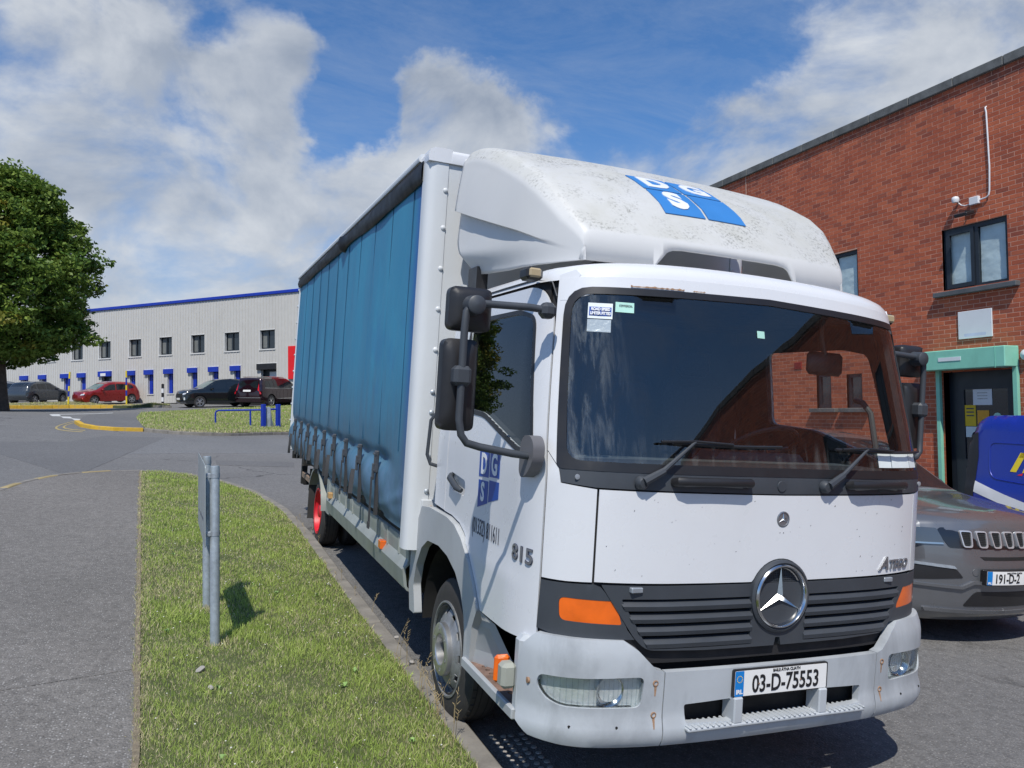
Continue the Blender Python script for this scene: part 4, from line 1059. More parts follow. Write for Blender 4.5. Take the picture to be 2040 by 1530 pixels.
    # --- lower front: dark corners with indicators
    for s in (-1, 1):
        q = [(UX(.912), 1.056), (-US(.232, -1), 1.050), (-US(.24, -1), .845), (UX(1.05), .832), (UX(.73), .828), (UX(.765), .87), (UX(.80), .95), (UX(.885), 1.045)]
        ind = rpoly([(UX(1.035), .897), (UX(1.04), .994), (UX(.832), .990), (UX(.818), .980), (UX(.790), .890)], [.03, .03, .015, .02, .012])
        f = (lambda L: L) if s > 0 else mirror
        C('lamp_surround', f(q), 'dark', .0, [f(ind)], .02, .05)
        i = C('indicator', f([(a*.998+.0008, b) for a, b in ind]), 'amber', -.002, (), .012, .05)
        C('lower_trim', f([(-US(.24, -1), .84), (UX(1.0), .826), (UX(.74), .823), (UX(.70), .775), (UX(1.0), .775), (-US(.24, -1), .79)]), 'black', -.018, (), .01, .06)
    # --- grille
    def hw(z): return .69+(z-.770)*(.195/.285)
    go = rpoly(XZ([(-hw(1.056), 1.056), (-hw(.84), .84), (-hw(.785)+.02, .784), (-.40, .775)])+[(-.02, .774), (-.012, .81), (.012, .81), (.02, .774)]+XZ([(.40, .775), (hw(.785)-.02, .784), (hw(.84), .84), (hw(1.056), 1.056)]), [.008, .02, .05, 0, .0, .0, .0, .0, 0, .05, .02, .008])
    holes = []; G = [(1.000, .924), (.924, .868), (.868, .815), (.815, .767)]
    inner = rpoly([(-.155, .788), (-.155, 1.0), (-(hw(1.0)-.045), 1.0), (-(hw(.79)-.035), .788)][::-1], .01)
    gf = C('grille_frame', go, 'dark', .004, [inner, mirror(inner)], .03, .06)
    def bar(z0, z1, s):
        def fn(a, b, w):
            t = (b-z0)/(z1-z0); bulge = np.interp(t, [0, .12, .55, .9, 1], [-.012, .004, .010, -.004, -.020]); return cab(a, b, w+bulge+.002)
        a0, a1 = hw(z0)-.035, hw(z1)-.035
        poly = [(.15, z0), (UX(a0), z0), (UX(a1), z1), (.15, z1)]
        n = 14; V2 = []; Fx = []; ts = [0, .12, .3, .55, .8, .92, 1]
        for j, t in enumerate(ts):
            z = z0+(z1-z0)*t; e = UX(a0+(a1-a0)*t)
            for k in range(n): V2.append((.15+(e-.15)*k/(n-1), z))
        V2 = np.array(V2); 
        if s < 0: V2[:, 0] *= -1
        A = fn(V2[:, 0], V2[:, 1], np.zeros(len(V2))); B = fn(V2[:, 0], V2[:, 1], np.full(len(V2), -.012)); N = len(V2); m_ = len(ts)
        for j in range(m_-1):
            for k in range(n-1):
                q = (j*n+k, j*n+k+1, (j+1)*n+k+1, (j+1)*n+k); Fx.append(q if s > 0 else q[::-1]); Fx.append(tuple(N+i for i in (q[::-1] if s > 0 else q)))
        ring = [k for k in range(n)]+[j*n+n-1 for j in range(1, m_)]+[(m_-1)*n+k for k in range(n-2, -1, -1)]+[j*n for j in range(m_-2, 0, -1)]
        for i in range(len(ring)):
            p, q = ring[i], ring[(i+1) % len(ring)]; Fx.append((q, p, N+p, N+q) if s > 0 else (p, q, N+q, N+p))
        mk('grille_bar', np.vstack([A, B]), Fx, M['dark'], T, 50)
    for z0, z1 in ((.945, .992), (.893, .936), (.841, .884), (.786, .832)):
        for s in (-1, 1): bar(z0, z1, s)
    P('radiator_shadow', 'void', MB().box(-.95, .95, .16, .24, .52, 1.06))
    P('front_crossmember', 'void', MB().box(-.9, .9, .09, .16, .55, .72, .02).tube([(-.6, .10, .745), (.7, .10, .745)], .018, 8).tube([(-.45, .07, .72), (-.45, .12, .76)], .03, 10))
    for x in (-.74, .70): P('flap_catch', 'steel', MB().box(x-.028, x+.028, -.01+.03, .045, 1.030, 1.052, .003))
    # star emblem
    sc = (0.0, -.004, .998)
    e = P('emblem_housing', 'dark', MB().lathe([(.04, .166), (-.010, .164), (-.018, .152), (-.012, .146), (.012, .140), (.014, 0)], sc, 'y', 48))
    P('emblem_ring', 'chrome', MB().lathe([(0, .146), (-.016, .146), (-.024, .140), (-.024, .135), (-.016, .129), (.004, .127), (.008, .122)], sc, 'y', 56), e)
    mesh = MB()
    for i in range(-11, 12):
        c = i*.0105; L = math.sqrt(max(0, .122**2-c*c))
        mesh.tube([(c, .004, .998-L), (c, .004, .998+L)], .0022, 4, False); mesh.tube([(-L, .004, .998+c), (L, .004, .998+c)], .0022, 4, False)
    o = P('emblem_mesh', 'dark', mesh, e); o['kind'] = 'stuff'
    st = MB()
    def star(mb, c, r, rin, dep, y0):
        pts = []
        for k in range(3):
            a = R(90+120*k); pts.append((c[0]+r*math.cos(a), y0, c[2]+r*math.sin(a))); b = a+R(60); pts.append((c[0]+rin*math.cos(b), y0, c[2]+rin*math.sin(b)))
        ctr = (c[0], y0-dep, c[2]); V = [ctr]+pts; Fc = [(0, 1+i, 1+(i+1) % 6) for i in range(6)]; mb.add(V, [f[::-1] for f in Fc])
    star(st, sc, .132, .019, .020, -.006); P('emblem_star', 'chrome', st, e, 5)
    b = P('bonnet_badge', 'badge', MB().lathe([(.004, .037), (-.006, .036), (-.008, .031), (-.004, .029), (-.004, 0)], (0, .004, 1.345), 'y', 32))
    st = MB(); star(st, (0, 0, 1.345), .029, .005, .006, -.001); P('badge_star', 'chrome', st, b, 5)
    def ft(a, b, w): return cab(a, b, w)
    text('model_name', 'A', .088, ft, (UX(.663), 1.118), M['badge'], T, .0022, .35, 1.15, lift=.008, thick=.008)
    text('model_name', 'TEGO', .062, ft, (UX(.785), 1.112), M['badge'], T, .0015, .25, 1.02, lift=.008, thick=.008)
    # --- bumper
    def bfn(u, z, w):
        zz = [.36, .385, .41, .44, .47, .50, .54, .62, .70, .76, .80, .835, .86]
        oo = [-.020, .022, .040, .046, .042, .030, .030, .034, .036, .034, .026, .010, -.02]
        o = np.interp(z, zz, oo); a = np.abs(u)
        o = o+.012*sst(a, UX(.75), UX(1.0))
        return cab(u, np.maximum(z, 0), w+o)
    zt = lambda x: np.interp(x, [0, .60, .64, .72, .78, 1.2], [.700, .700, .712, .79, .828, .835])
    cen_top = [(UX(x), zt(x)) for x in np.linspace(-.598, .598, 9)]
    rib = lambda x0, x1: rpoly([(x0, .468), (x1, .468), (x1, .572), (x0, .572)], .008)
    slots = [rpoly([(-.490, .478), (-.262, .472), (-.262, .566), (-.500, .556)], .012), rpoly([(-.218, .468), (.218, .468), (.218, .576), (-.218, .576)], .010), rpoly([(.262, .472), (.490, .478), (.500, .556), (.262, .566)], .012)]
    bc = sheet('bumper_centre', [(-UX(.598), .385), (0, .378), (UX(.598), .385)]+cen_top[::-1], bfn, M['bumper'], T, slots, .035, .035, 40)
    # flared ribs between the slots and ridged ledge below them
    for x in (-.24, .24):
        P('bumper_rib', 'bumper', MB().box(x-.024, x+.024, -.058, .03, .462, .575, .006), bc)
    led = MB(); led.box(-.50, .50, -.060, .02, .448, .466, .006)
    P('bumper_ledge', 'bumper', led, bc)
    for i in range(34):
        x = -.49+i*.0297
        if abs(abs(x)-.24) < .03: continue
        P('ledge_ridge', 'bumper', MB().box(x-.006, x+.006, -.063, .02, .464, .473, .003), bc)
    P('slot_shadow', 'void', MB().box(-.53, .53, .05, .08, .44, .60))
    for s in (-1, 1):
        pts = [(UX(.603), .385), (UX(.80), .384), (UX(1.0), .392), (UX(1.09), .405), (-US(.235, -1), .415), (-US(.275, -1), .45), (-US(.285, -1), .52), (-US(.285, -1), .70), (-US(.265, -1), .78), (-US(.225, -1), .830)]+[(UX(x), float(zt(x))) for x in (1.03, .9, .78, .75, .72, .68, .64, .603)]
        lamp = rpoly([(UX(.700), .552), (UX(1.01), .552), (UX(1.055), .575), (UX(1.078), .625), (UX(1.072), .672), (UX(.690), .682)], [.035, .03, .03, .03, .03, .03])
        f = (lambda L: L) if s > 0 else mirror
        co = sheet('bumper_corner', f(pts), bfn, M['bumper'], T, [f(lamp)], .045, .035, 40)
        sheet('lamp_gasket', f(rpoly([(UX(.692), .544), (UX(1.012), .544), (UX(1.064), .568), (UX(1.086), .622), (UX(1.080), .681), (UX(.682), .691)], [.035, .03, .03, .03, .03, .03])), offs(bfn, -.012), M['black'], T, [f(lamp)], .02, .05)
        MB().box(min(s*1.06, s*1.160), max(s*1.06, s*1.160), .255, .335, .455, .80, .022).out('bumper_end', M['bumper'], co)
        hl = sheet('headlight', f([(a*.999, b) for a, b in lamp]), offs(bfn, -.038), M['reflector'], T, (), .01, .05)
        def wavy(a, b, w): return bfn(a, b, w-.008)
        sheet('headlight_glass', f([(a, b) for a, b in lamp]), wavy, M['lens'], hl, (), .002, .05)
        cx = UX(.83); 
        p = bfn(np.array([s*cx]), np.array([.617]), np.array([-.03]))[0]
        mb = MB().lathe([(-.004, .062), (-.008, .066), (-.004, .060), (.016, .048), (.026, .02), (.026, 0)], p, 'y', 28); mb.out('lamp_bowl', M['chrome'], hl)
        ln = MB()
        for k in range(20):
            x = .70+k*.0195; q = [bfn(np.array([s*UX(x)]), np.array([z]), np.array([-.0085]))[0] for z in (.556, .678)]; ln.tube(q, .0016, 4, False)
        o = ln.out('lens_rib', M['lens'], hl); o['kind'] = 'stuff'
        for (x, z) in ((.64, .655), (.64, .520)):
            p = bfn(np.array([s*UX(x)]), np.array([z]), np.array([.001]))[0]
            bo = MB().lathe([(.01, .014), (-.002, .013), (-.003, .009), (.003, .008), (.003, 0)], p, 'y', 14).out('bumper_bolt', M['ruststain'], co)
            sheet('rust_streak', [(s*UX(x)-.006, z-.012), (s*UX(x)-.002, z-.055), (s*UX(x)+.003, z-.055), (s*UX(x)+.006, z-.012)][::1], offs(bfn, .0012), M['ruststain'], co, (), .001, .05)
        for (x, z) in ((.80, .475), (.975, .475)):
            p = bfn(np.array([s*UX(x)]), np.array([z]), np.array([.001]))[0]; MB().lathe([(.005, .006), (-.001, .006), (-.001, 0)], p, 'y', 10).out('drain_hole', M['void'], co)
        p = bfn(np.array([US(.235, s)]), np.array([.63]), np.array([.002]))[0]
        MB().lathe([(-.006, .014), (.002, .013), (.003, 0)], p, 'x', 12, s).out('side_bolt', M['ruststain'], co)
    # number plate
    def pf(a, b, w): return np.stack([a, -.046-w+0*a, .632+b], 1)
    pl = sheet('number_plate', rrect(-.268, -.060, .268, .062, .012), pf, M['black'], T, (), .012, .3)
    sheet('plate_face', rrect(-.260, -.055, .260, .055, .006), offs(pf, .002), M['plate'], pl, (), .002, .3)
    sheet('plate_band', rrect(-.2600, -.055, -.213, .055, .004), offs(pf, .003), M['plate_blue'], pl, (), .001, .3)
    text('plate_digits', '03-D-75553', .106, pf, (.024, -.010), M['ink_black'], pl, .0018, sx=.74, lift=.0042)
    text('plate_county', 'BAILE ÁTHA CLIATH', .018, pf, (.024, .0465), M['ink_black'], pl, .0003, sx=.95, lift=.0042)
    text('plate_country', 'IRL', .026, pf, (-.2365, -.036), M['plate'], pl, .001, lift=.0042)
    for k in range(12):
        a = 2*math.pi*k/12; MB().lathe([(0, .0022), (-.001, .0022), (-.001, 0)], (-.2365+.014*math.cos(a), -.0495, .632+.020+.014*math.sin(a)), 'y', 5).out('plate_star', M['yellow_star'], pl)
    for x in (-.13, .105): MB().lathe([(0, .004), (-.002, .004), (-.002, 0)], (x, -.050, .632-.006), 'y', 8).out('plate_screw', M['ruststain'], pl)
    # --- wipers and front grab handles
    for (x, x1, bl0, bl1) in ((-.74, -.50, -.60, -.02), (.235, .505, .31, 1.03)):
        def cp(xx, z, w): return cab(np.array([UX(xx)]), np.array([z]), np.array([w]))[0]
        wp = MB(); wp.lathe([(0, .030), (-.02, .028), (-.03, .02), (-.032, 0)], cp(x-.005, 1.497, .004), 'y', 20)
        wp.tube([cp(x, 1.50, .032), cp(x+.09, 1.545, .036)], [.020, .016], 8); wp.tube([cp(x+.08, 1.54, .036), cp(x1, 1.672, .042)], [.012, .006], 8)
        w = wp.out('wiper', M['dark'], T)
        zb = 1.668
        MB().tube([cp(bl0+(bl1-bl0)*t, zb-.006*math.sin(t*3.1), .022) for t in np.linspace(0, 1, 9)], .0075, 6).out('wiper_blade', M['black'], w)
        MB().tube([cp(x1-.16, zb, .034), cp(x1, zb+.006, .042), cp(x1+.20, zb, .034)], .006, 6).out('blade_carrier', M['black'], w)
        g0 = x+.16
        MB().tube([cp(g0-.01, 1.502, .0), cp(g0, 1.503, .030), cp(g0+.03, 1.503, .040), cp(g0+.33, 1.503, .040), cp(g0+.36, 1.503, .030), cp(g0+.37, 1.503, .0)], [.02, .021, .019, .019, .021, .02], 10).out('front_grab_handle', M['black'], T)
    # stickers inside the screen
    def sg(u0, z0, u1, z1, m, name='sticker', d=-.006): return sheet(name, [(UX(u0), z0), (UX(u1), z0), (UX(u1), z1), (UX(u0), z1)], offs(cab, .0015), M[m], T, (), .001, .2)
    def ws_s(x0, x1, z0, z1, m, name='sticker'): return sg(x0, z0, x1, z1, m, name)
    s1 = ws_s(-.985, -.880, 2.199, 2.270, 'sticker_white'); ws_s(-.980, -.885, 2.211, 2.252, 'decal_blue'); 
    text('sticker_text', 'ROAD SPEED', .018, offs(cab, .004), (UX(-.9325), 2.241), M['decal_white'], T, .001, sx=.85, lift=0.); text('sticker_text', 'LIMITER FITTED', .018, offs(cab, .004), (UX(-.9325), 2.222), M['decal_white'], T, .001, sx=.78, lift=0.)
    ws_s(-.985, -.885, 2.138, 2.195, 'foil', 'sleeve')
    ws_s(-.868, -.780, 2.234, 2.280, 'sticker_green'); text('sticker_text', 'COMMERCIAL', .013, offs(cab, .004), (UX(-.820), 2.264), M['ink'], T, 0, sx=.8, lift=0.)
    text('sticker_text', 'Tel: 01 - 453 5844', .012, offs(cab, .004), (UX(-.79), 2.266), M['ink'], T, 0, sx=.8, lift=0.) if False else None
    ws_s(-.095, -.050, 2.176, 2.210, 'sticker_green')
    for x0, x1 in ((.62, .72), (.725, .89), (.895, .98)): ws_s(x0, x1, 1.590, 1.662, 'sticker_white', 'licence_disc')
    # --- mirrors
    for s in (-1, 1):
        X = lambda x: s*x
        yy = .31 if s < 0 else .56
        arm = MB().tube([(X(1.10), yy-.03, 2.215), (X(1.20), yy-.02, 2.222), (X(1.43), yy-.02, 2.215), (X(1.468), yy-.02, 2.205), (X(1.488), yy-.02, 2.175), (X(1.492), yy-.02, 2.10), (X(1.492), yy-.02, 1.72), (X(1.482), yy-.03, 1.655), (X(1.455), yy-.03, 1.622), (X(1.40), yy-.04, 1.608), (X(1.25), yy-.05, 1.585), (X(1.15), yy-.05, 1.575)], .0165, 12)
        a = arm.out('mirror_arm', M['dark'], T)
        MB().box(min(X(1.08), X(1.15)), max(X(1.08), X(1.15)), yy-.06, yy+.02, 2.18, 2.25, .02).out('arm_bracket', M['grey_plastic'] if False else M['dark'], a)
        fq = rpoly([(.06, 1.475), (.0, 1.50), (-.055, 1.56), (-.055, 1.63), (-.02, 1.665), (.055, 1.665), (.09, 1.62), (.09, 1.50)], .03)
        MB().poly([(X(1.125), yy-.05+p, q) for p, q in fq], (s*.055, 0, 0)).out('arm_foot', M['dark'] if False else mat('grey_arm_foot', (.13, .13, .14), .55), a, 60)
        def housing(nm, x0, x1, z0, z1, dep):
            xm, hx, zm, hz = (x0+x1)/2, (x1-x0)/2, (z0+z1)/2, (z1-z0)/2
            def fn(a, b, w):
                p, q = np.clip(np.abs(a)/hx, 0, 1), np.clip(np.abs(b)/hz, 0, 1)
                dome = .022*(1-np.maximum(p, q)**5)-.004*(p**2+q**2)
                back = w < -1e-6
                return np.stack([s*(xm+a), yy+.035+np.where(back, dep, -dome), zm+b], 1)
            ht = sheet(nm, rrect(-hx, -hz, hx, hz, .035, 6), fn, M['black'], T, (), dep, .018, 50)
            sheet('mirror_glass', rrect(-hx+.012, -hz+.012, hx-.012, hz-.012, .02), lambda a, b, w: np.stack([s*(xm+a), yy+.035+dep+.002+w, zm+b], 1), M['chrome'], ht, (), .001, .3)
            return ht
        up = housing('wide_mirror', 1.355, 1.548, 2.098, 2.287, .055)
        MB().lathe([(-.058, 0), (-.055, .034), (-.05, .040), (0, .042), (.04, .05)], (X(1.452), yy+.0, 2.205), 'y', 24).out('mirror_joint', M['dark'], up)
        lo = housing('main_mirror', 1.405, 1.562, 1.668, 2.062, .065)
        MB().box(min(X(1.452), X(1.53)), max(X(1.452), X(1.53)), yy-.045, yy+.03, 1.86, 1.945, .016).out('mirror_clamp', M['dark'], lo)
    # roof side lamp
    for s in (-1, 1):
        l = MB().box(min(s*1.065, s*1.15), max(s*1.065, s*1.15), .46, .56, 2.375, 2.435, .014).out('roof_marker', M['black'], T)
        MB().box(min(s*1.08, s*1.14), max(s*1.08, s*1.14), .450, .47, 2.385, 2.428, .008).out('marker_lens', mat('clear_marker', (.45, .36, .22), .2), l)
    # --- cab interior
    P('dashboard', 'dash', MB().box(-1.0, 1.0, .30, .72, 1.16, 1.56, .06).box(.1, .75, .62, .90, 1.2, 1.60, .05))
    P('dash_tray', 'interior', MB().box(-.9, .9, .26, .42, 1.54, 1.565, .01))
    sw = MB(); c = Vector((.52, .80, 1.62)); tl = Matrix.Rotation(R(-35), 3, 'X')
    sw.tube([tuple(c+tl @ Vector((.22*math.cos(a), .22*math.sin(a), 0))) for a in np.linspace(0, 2*math.pi, 33)], .014, 8, False)
    sw.tube([tuple(c+tl @ Vector((-.21, 0, 0))), tuple(c+tl @ Vector((0, -.0, -.03))), tuple(c+tl @ Vector((.21, 0, 0)))], .018, 8); sw.tube([tuple(c), tuple(c+tl @ Vector((0, 0, -.3)))], .04, 8)
    P('steering_wheel', 'black', sw)
    for x in (-.62, -.05, .52):
        se = P('seat', 'seat', MB().box(x-.24, x+.24, .95, 1.45, 1.25, 1.45, .05).box(x-.23, x+.23, 1.42, 1.56, 1.42, 2.02, .05))
        if x != -.05: P('headrest', 'seat', MB().box(x-.13, x+.13, 1.44, 1.54, 2.04, 2.24, .04), se)
    for s in (-1, 1): P('grab_bar', 'dash', MB().tube([(s*1.02, .42, 1.62), (s*1.0, .46, 1.86), (s*1.0, .52, 1.92), (s*1.03, .60, 1.93)], .016, 8))
    P('roof_lining', 'interior', MB().box(-.98, .98, .44, 1.66, 2.375, 2.395))
    im = P('kerb_mirror', 'black', MB().box(.575, .835, .50, .545, 2.055, 2.185, .04), None, 60)
    MB().tube([(.70, .52, 2.17), (.67, .52, 2.27), (.66, .50, 2.39)], .014, 8).out('mirror_stem', M['black'], im)
    # --- wheel arch, step, side marker
    def sidefn(s, X=1.15):
        return lambda a, b, w: np.stack([s*(X+w), a, b], 1)
    outer = [(2.04, .424), (2.10, .57), (2.05, .76), (1.99, .93), (1.86, 1.118), (1.53, 1.13), (1.36, 1.128), (1.22, 1.108), (1.095, 1.055), (.975, .965), (.89, .88), (.805, .765), (.70, .70), (.60, .64), (.52, .59), (.50, .47)]
    innr = [(.88, .462), (.985, .462), (.985, .60), (1.00, .69), (1.055, .79), (1.155, .87), (1.31, .925), (1.48, .948), (1.70, .935), (1.82, .87), (1.93, .74), (1.99, .60), (1.95, .43)]
    for s in (-1, 1):
        band = rpoly([(1.93, .43), (1.99, .60), (1.93, .74), (1.82, .87), (1.70, .935), (1.48, .948), (1.31, .925), (1.155, .87), (1.055, .79), (1.00, .69), (.985, .60), (.985, .462), (.90, .46), (.885, .56), (.87, .66), (.80, .765), (.89, .885), (.975, .972), (1.10, 1.062), (1.22, 1.112), (1.36, 1.133), (1.70, 1.135), (1.87, 1.118), (2.00, .93), (2.07, .76), (2.10, .57), (2.05, .424)], .015)
        fo = lambda s: (lambda a, b, w: np.stack([s*(1.158+w+.012*sst(b, .5, .9)), a, b], 1))
        w = sheet('wheel_arch', band, fo(s), M['grey_plastic'], T, (), .05, .06, 45)
        fl = rpoly([(.985, .462), (.885, .462), (.50, .47), (.52, .60), (.62, .65), (.72, .715), (.81, .775), (.87, .67), (.90, .56), (.95, .50)], .01)
        dk = [(.95, .47), (.95, .80), (.24, .80), (.24, .47)]
        sheet('step_recess', dk, sidefn(s, .90), M['dark'], T, (), .02, .1)
        pr = [(.88, .47), (.60, .47), (.80, .765), (.87, .69)]
        mb = MB(); 
        V = [(s*1.165, .95, .47), (s*1.165, .95, .70), (s*1.16, .81, .768), (s*1.08, .76, .70), (s*.98, .64, .47)]
        mb.poly(V, (0, .015, 0)); mb.out('arch_flare', M['grey_plastic'], T)
        # perforated step
        hs = []
        for i in range(11):
            for j in range(4):
                cx, cy = .345+i*.05+(.025 if j % 2 else 0), .935+j*.055
                if cx < .90: hs.append([(cx+.014*math.cos(k*math.pi/3), cy+.014*math.sin(k*math.pi/3)) for k in range(6)])
        sheet('cab_step', [(.28, .90), (.93, .90), (.93, 1.155), (.28, 1.155)], lambda a, b, w, s=s: np.stack([s*b, a, .475+w], 1), M['rust'], T, hs, .012, .2)
        MB().box(min(s*1.15, s*1.175), max(s*1.15, s*1.175), .28, .96, .435, .485, .006).out('step_edge', M['grey_plastic'], T)
        lb = MB().box(min(s*1.155, s*1.225), max(s*1.155, s*1.225), .285, .355, .565, .675, .016).out('corner_lamp', mat('grey_lamp_body', (.33, .34, .29), .6), T)
        MB().box(min(s*1.16, s*1.232), max(s*1.16, s*1.232), .355, .385, .57, .69, .012).out('amber_marker', M['amber'], lb)
        # inner arch
        n = 14; V = []; 
        ar = [(1.38+.50*math.cos(a), .46+.50*math.sin(a)) for a in np.linspace(R(-5), R(185), n)]
        for y, z in ar: V += [(s*1.12, y, z), (s*.72, y, z)]
        mk('arch_liner', V, [(2*i, 2*i+1, 2*i+3, 2*i+2) for i in range(n-1)], M['void'], T)
    # --- chassis
    P('chassis_frame', 'void', MB().box(-.45, -.37, .3, 8.3, .62, .86, .005).box(.37, .45, .3, 8.3, .62, .86, .005).box(-.9, .9, 1.80, 1.9, .88, .98).box(-.4, .4, 3, 3.1, .62, .8).box(-.4, .4, 5, 5.1, .62, .8))
    P('floor_beams', 'void', MB().box(-1.16, 1.16, 1.98, 8.45, .86, .93))
    P('axle', 'void', MB().tube([(-.95, 6.31, .42), (.95, 6.31, .42)], .07, 10).lathe([(-.22, .05), (-.1, .2), (.1, .2), (.22, .05)], (0, 6.31, .42), 'x', 16).tube([(-.9, 1.38, .40), (.9, 1.38, .40)], .05, 8))
    P('fuel_tank', 'void', MB().box(.5, 1.05, 2.4, 3.4, .40, .82, .06)); P('battery_box', 'void', MB().box(-1.05, -.5, 2.4, 3.0, .42, .82, .05)); P('air_tank', 'void', MB().box(-1.0, -.55, 3.4, 4.3, .45, .82, .05))
    P('engine', 'void', MB().box(-.42, .42, .5, 1.9, .55, 1.12, .05))
    # wheels
    def tyre(par, x0, s, w=.215, y=0, z=0):
        r = .388; pr = [(0, .235), (.004, .25), (.0, .30), (.006, .340), (.018, .368), (.034, .384), (.06, r), (w-.06, r), (w-.034, .384), (w-.018, .368), (w-.006, .34), (w, .30), (w, .235)]
        t = MB().lathe(pr, (0, 0, 0), 'x', 64, -s)
        o = t.out('tyre', M['rubber'], par); o.location = (x0, y, z)
        g = MB()
        for gx in (.055, .085, .13, .16): g.lathe([(gx, r+.0015), (gx+.006, r+.0015)], (0, 0, 0), 'x', 64, -s)
        for k in range(48):
            a = 2*math.pi*k/48; c_, s_ = math.cos(a), math.sin(a)
            g.tube([(-s*.036, (r-.004)*c_, (r-.004)*s_), (-s*.056, (r+.001)*c_, (r+.001)*s_)], .005, 4)
        o2 = g.out('tread_groove', M['void'], o); o2['kind'] = 'stuff'
        return o
    for s in (-1, 1):
        w = bpy.data.objects.new('front_wheel', None); COL.objects.link(w); w.parent = T; w.location = (0, 1.381, .386); w['label'] = 'silver convex steel wheel with worn paint'
        x0 = s*1.115
        tyre(w, x0, s)
        # dished steel disc bulging outwards, with hand holes
        hs = []
        for k in range(10):
            a = 2*math.pi*k/10; hs.append([(a-.11, .188), (a+.11, .188), (a+.12, .205), (a+.11, .222), (a-.11, .222), (a-.12, .205)])
        prof_r = [.0, .055, .060, .115, .130, .148, .172, .190, .205, .222, .236, .246]; prof_x = [-.03, -.03, .012, .012, .006, -.012, -.018, -.022, -.034, -.05, -.052, -.05]
        def rf(a, b, ww): X = np.interp(b, prof_r, prof_x); return np.stack([x0+s*(X+.018+ww), b*np.cos(a), b*np.sin(a)], 1)
        def rf2(a, b, ww): return rf(a, b, ww)
        sheet('rim', [(0, .130), (2*math.pi, .130), (2*math.pi, .240), (0, .240)], rf2, M['rim'], w, [[(a % (2*math.pi), b) for a, b in h] for h in hs if min(a for a, b in h) > 0], .008, .02, 50)
        MB().lathe([(-.02, .262), (.004, .262), (.006, .252), (-.004, .246), (-.03, .240), (-.14, .235)], (x0, 0, 0), 'x', 56, s).out('rim_flange', M['rim'], w)
        hb = MB().lathe([(.0, .146), (.038, .144), (.042, .138), (.042, .088), (.036, .082), (-.01, .078)], (x0, 0, 0), 'x', 48, s).out('hub_ring', M['hub'], w)
        MB().lathe([(-.03, .082), (-.03, .055), (.0, .052), (.004, .045), (.004, .0)], (x0, 0, 0), 'x', 32, s).out('hub_cap', M['void'], w)
        for k in range(6):
            a = 2*math.pi*k/6+.3; MB().lathe([(.02, .013), (.043, .013), (.0435, .007), (.030, .0065), (.03, 0)], (x0, .112*math.cos(a), .112*math.sin(a)), 'x', 10, s).out('wheel_nut', M['rim'], w)
        MB().lathe([(-.15, .24), (-.12, .1), (-.12, 0)], (x0, 0, 0), 'x', 32, s).out('brake_drum', M['void'], w)
        w = bpy.data.objects.new('rear_wheel', None); COL.objects.link(w); w.parent = T; w.location = (0, 6.314, .386); w['label'] = 'red painted dished rear wheel'
        x0 = s*1.125; tyre(w, x0, s); tyre(w, x0-s*.26, s)
        MB().lathe([(-.01, .262), (.003, .262), (.004, .250), (-.01, .243), (-.10, .238), (-.12, .20), (-.125, .12), (-.125, .08), (-.02, .075), (-.01, .06), (-.01, 0)], (x0, 0, 0), 'x', 56, s).out('rim', M['red_rim'], w)
    # --- side guards
    for s in (-1, 1):
        if s < 0:
            def sk(z):   # outward position of the guard
                return np.interp(z, [.50, .53, .545, .665, .69, .70, .715, .83, .855, .87], [1.10, 1.17, 1.185, 1.205, 1.20, 1.175, 1.165, 1.175, 1.165, 1.13])
            def fn(a, b, w): return np.stack([s*(sk(b)+w), a, b], 1)
            sheet('side_guard', [(2.11, .50), (5.20, .52), (5.28, .60), (5.28, .87), (2.11, .87)], fn, M['alu'], T, (), .02, .03, 30)
            for k in range(9):
                y = 2.35+k*.335; V = []
                MB().box(-1.1795, -1.15, y-.006, y+.006, .722, .850, .002).out('guard_rib', M['alu'], T)
            MB().box(-1.215, -1.17, 2.72, 2.80, .672, .735, .006).out('amber_marker', M['amber'], T)
            MB().box(-1.215, -1.17, 5.08, 5.16, .70, .76, .006).out('amber_marker', mat('faded_amber', (.45, .28, .12), .5), T)
        else: MB().box(1.15, 1.19, 2.11, 5.28, .50, .86, .01).out('side_guard', M['alu'], T)
        # rear wheel fender and mudflap
        n = 20; V = []
        ar = [(6.31+(.52+.02*math.sin(3*a))*math.cos(a)*1.02, .40+.50*math.sin(a)) for a in np.linspace(R(18), R(172), n)]
        for y, z in ar: V += [(s*1.175, y, z), (s*.80, y, z), (s*1.175, y, z-.035)]
        Fc = [(3*i, 3*i+1, 3*i+4, 3*i+3) for i in range(n-1)]+[(3*i, 3*i+3, 3*i+5, 3*i+2) for i in range(n-1)]
        mk('rear_fender', V, Fc, M['alu'], T)
        P('fender_stay', 'alu', MB().box(min(s*1.10, s*1.18), max(s*1.10, s*1.18), 5.26, 5.44, .50, .88, .015))
        P('mudflap', 'rubber', MB().box(min(s*.82, s*1.17), max(s*.82, s*1.17), 6.80, 6.815, .22, .82))
    tr = P('timber_rack', 'wood', MB().box(-1.05, -.3, 7.25, 7.33, .74, .84).box(-1.12, -.3, 7.05, 7.12, .70, .78).box(-1.16, -.3, 7.55, 7.62, .78, .86).box(-1.14, -1.08, 6.95, 7.75, .62, .68))
    P('rear_step_frame', 'void', MB().box(-1.2, 1.2, 8.35, 8.45, .80, .90).box(-1.12, -1.05, 7.9, 8.0, .5, .85).box(-1.05, 1.05, 8.2, 8.28, .45, .55))
    # --- body
    YB, YR, ZT, ZB = 1.93, 8.50, 3.385, .83
    P('body_floor', 'void', MB().box(-1.20, 1.20, YB+.05, YR, .92, .97))
    P('bulkhead', 'white_box', MB().box(-1.112, 1.112, YB+.008, YB+.04, ZB+.05, ZT-.09))
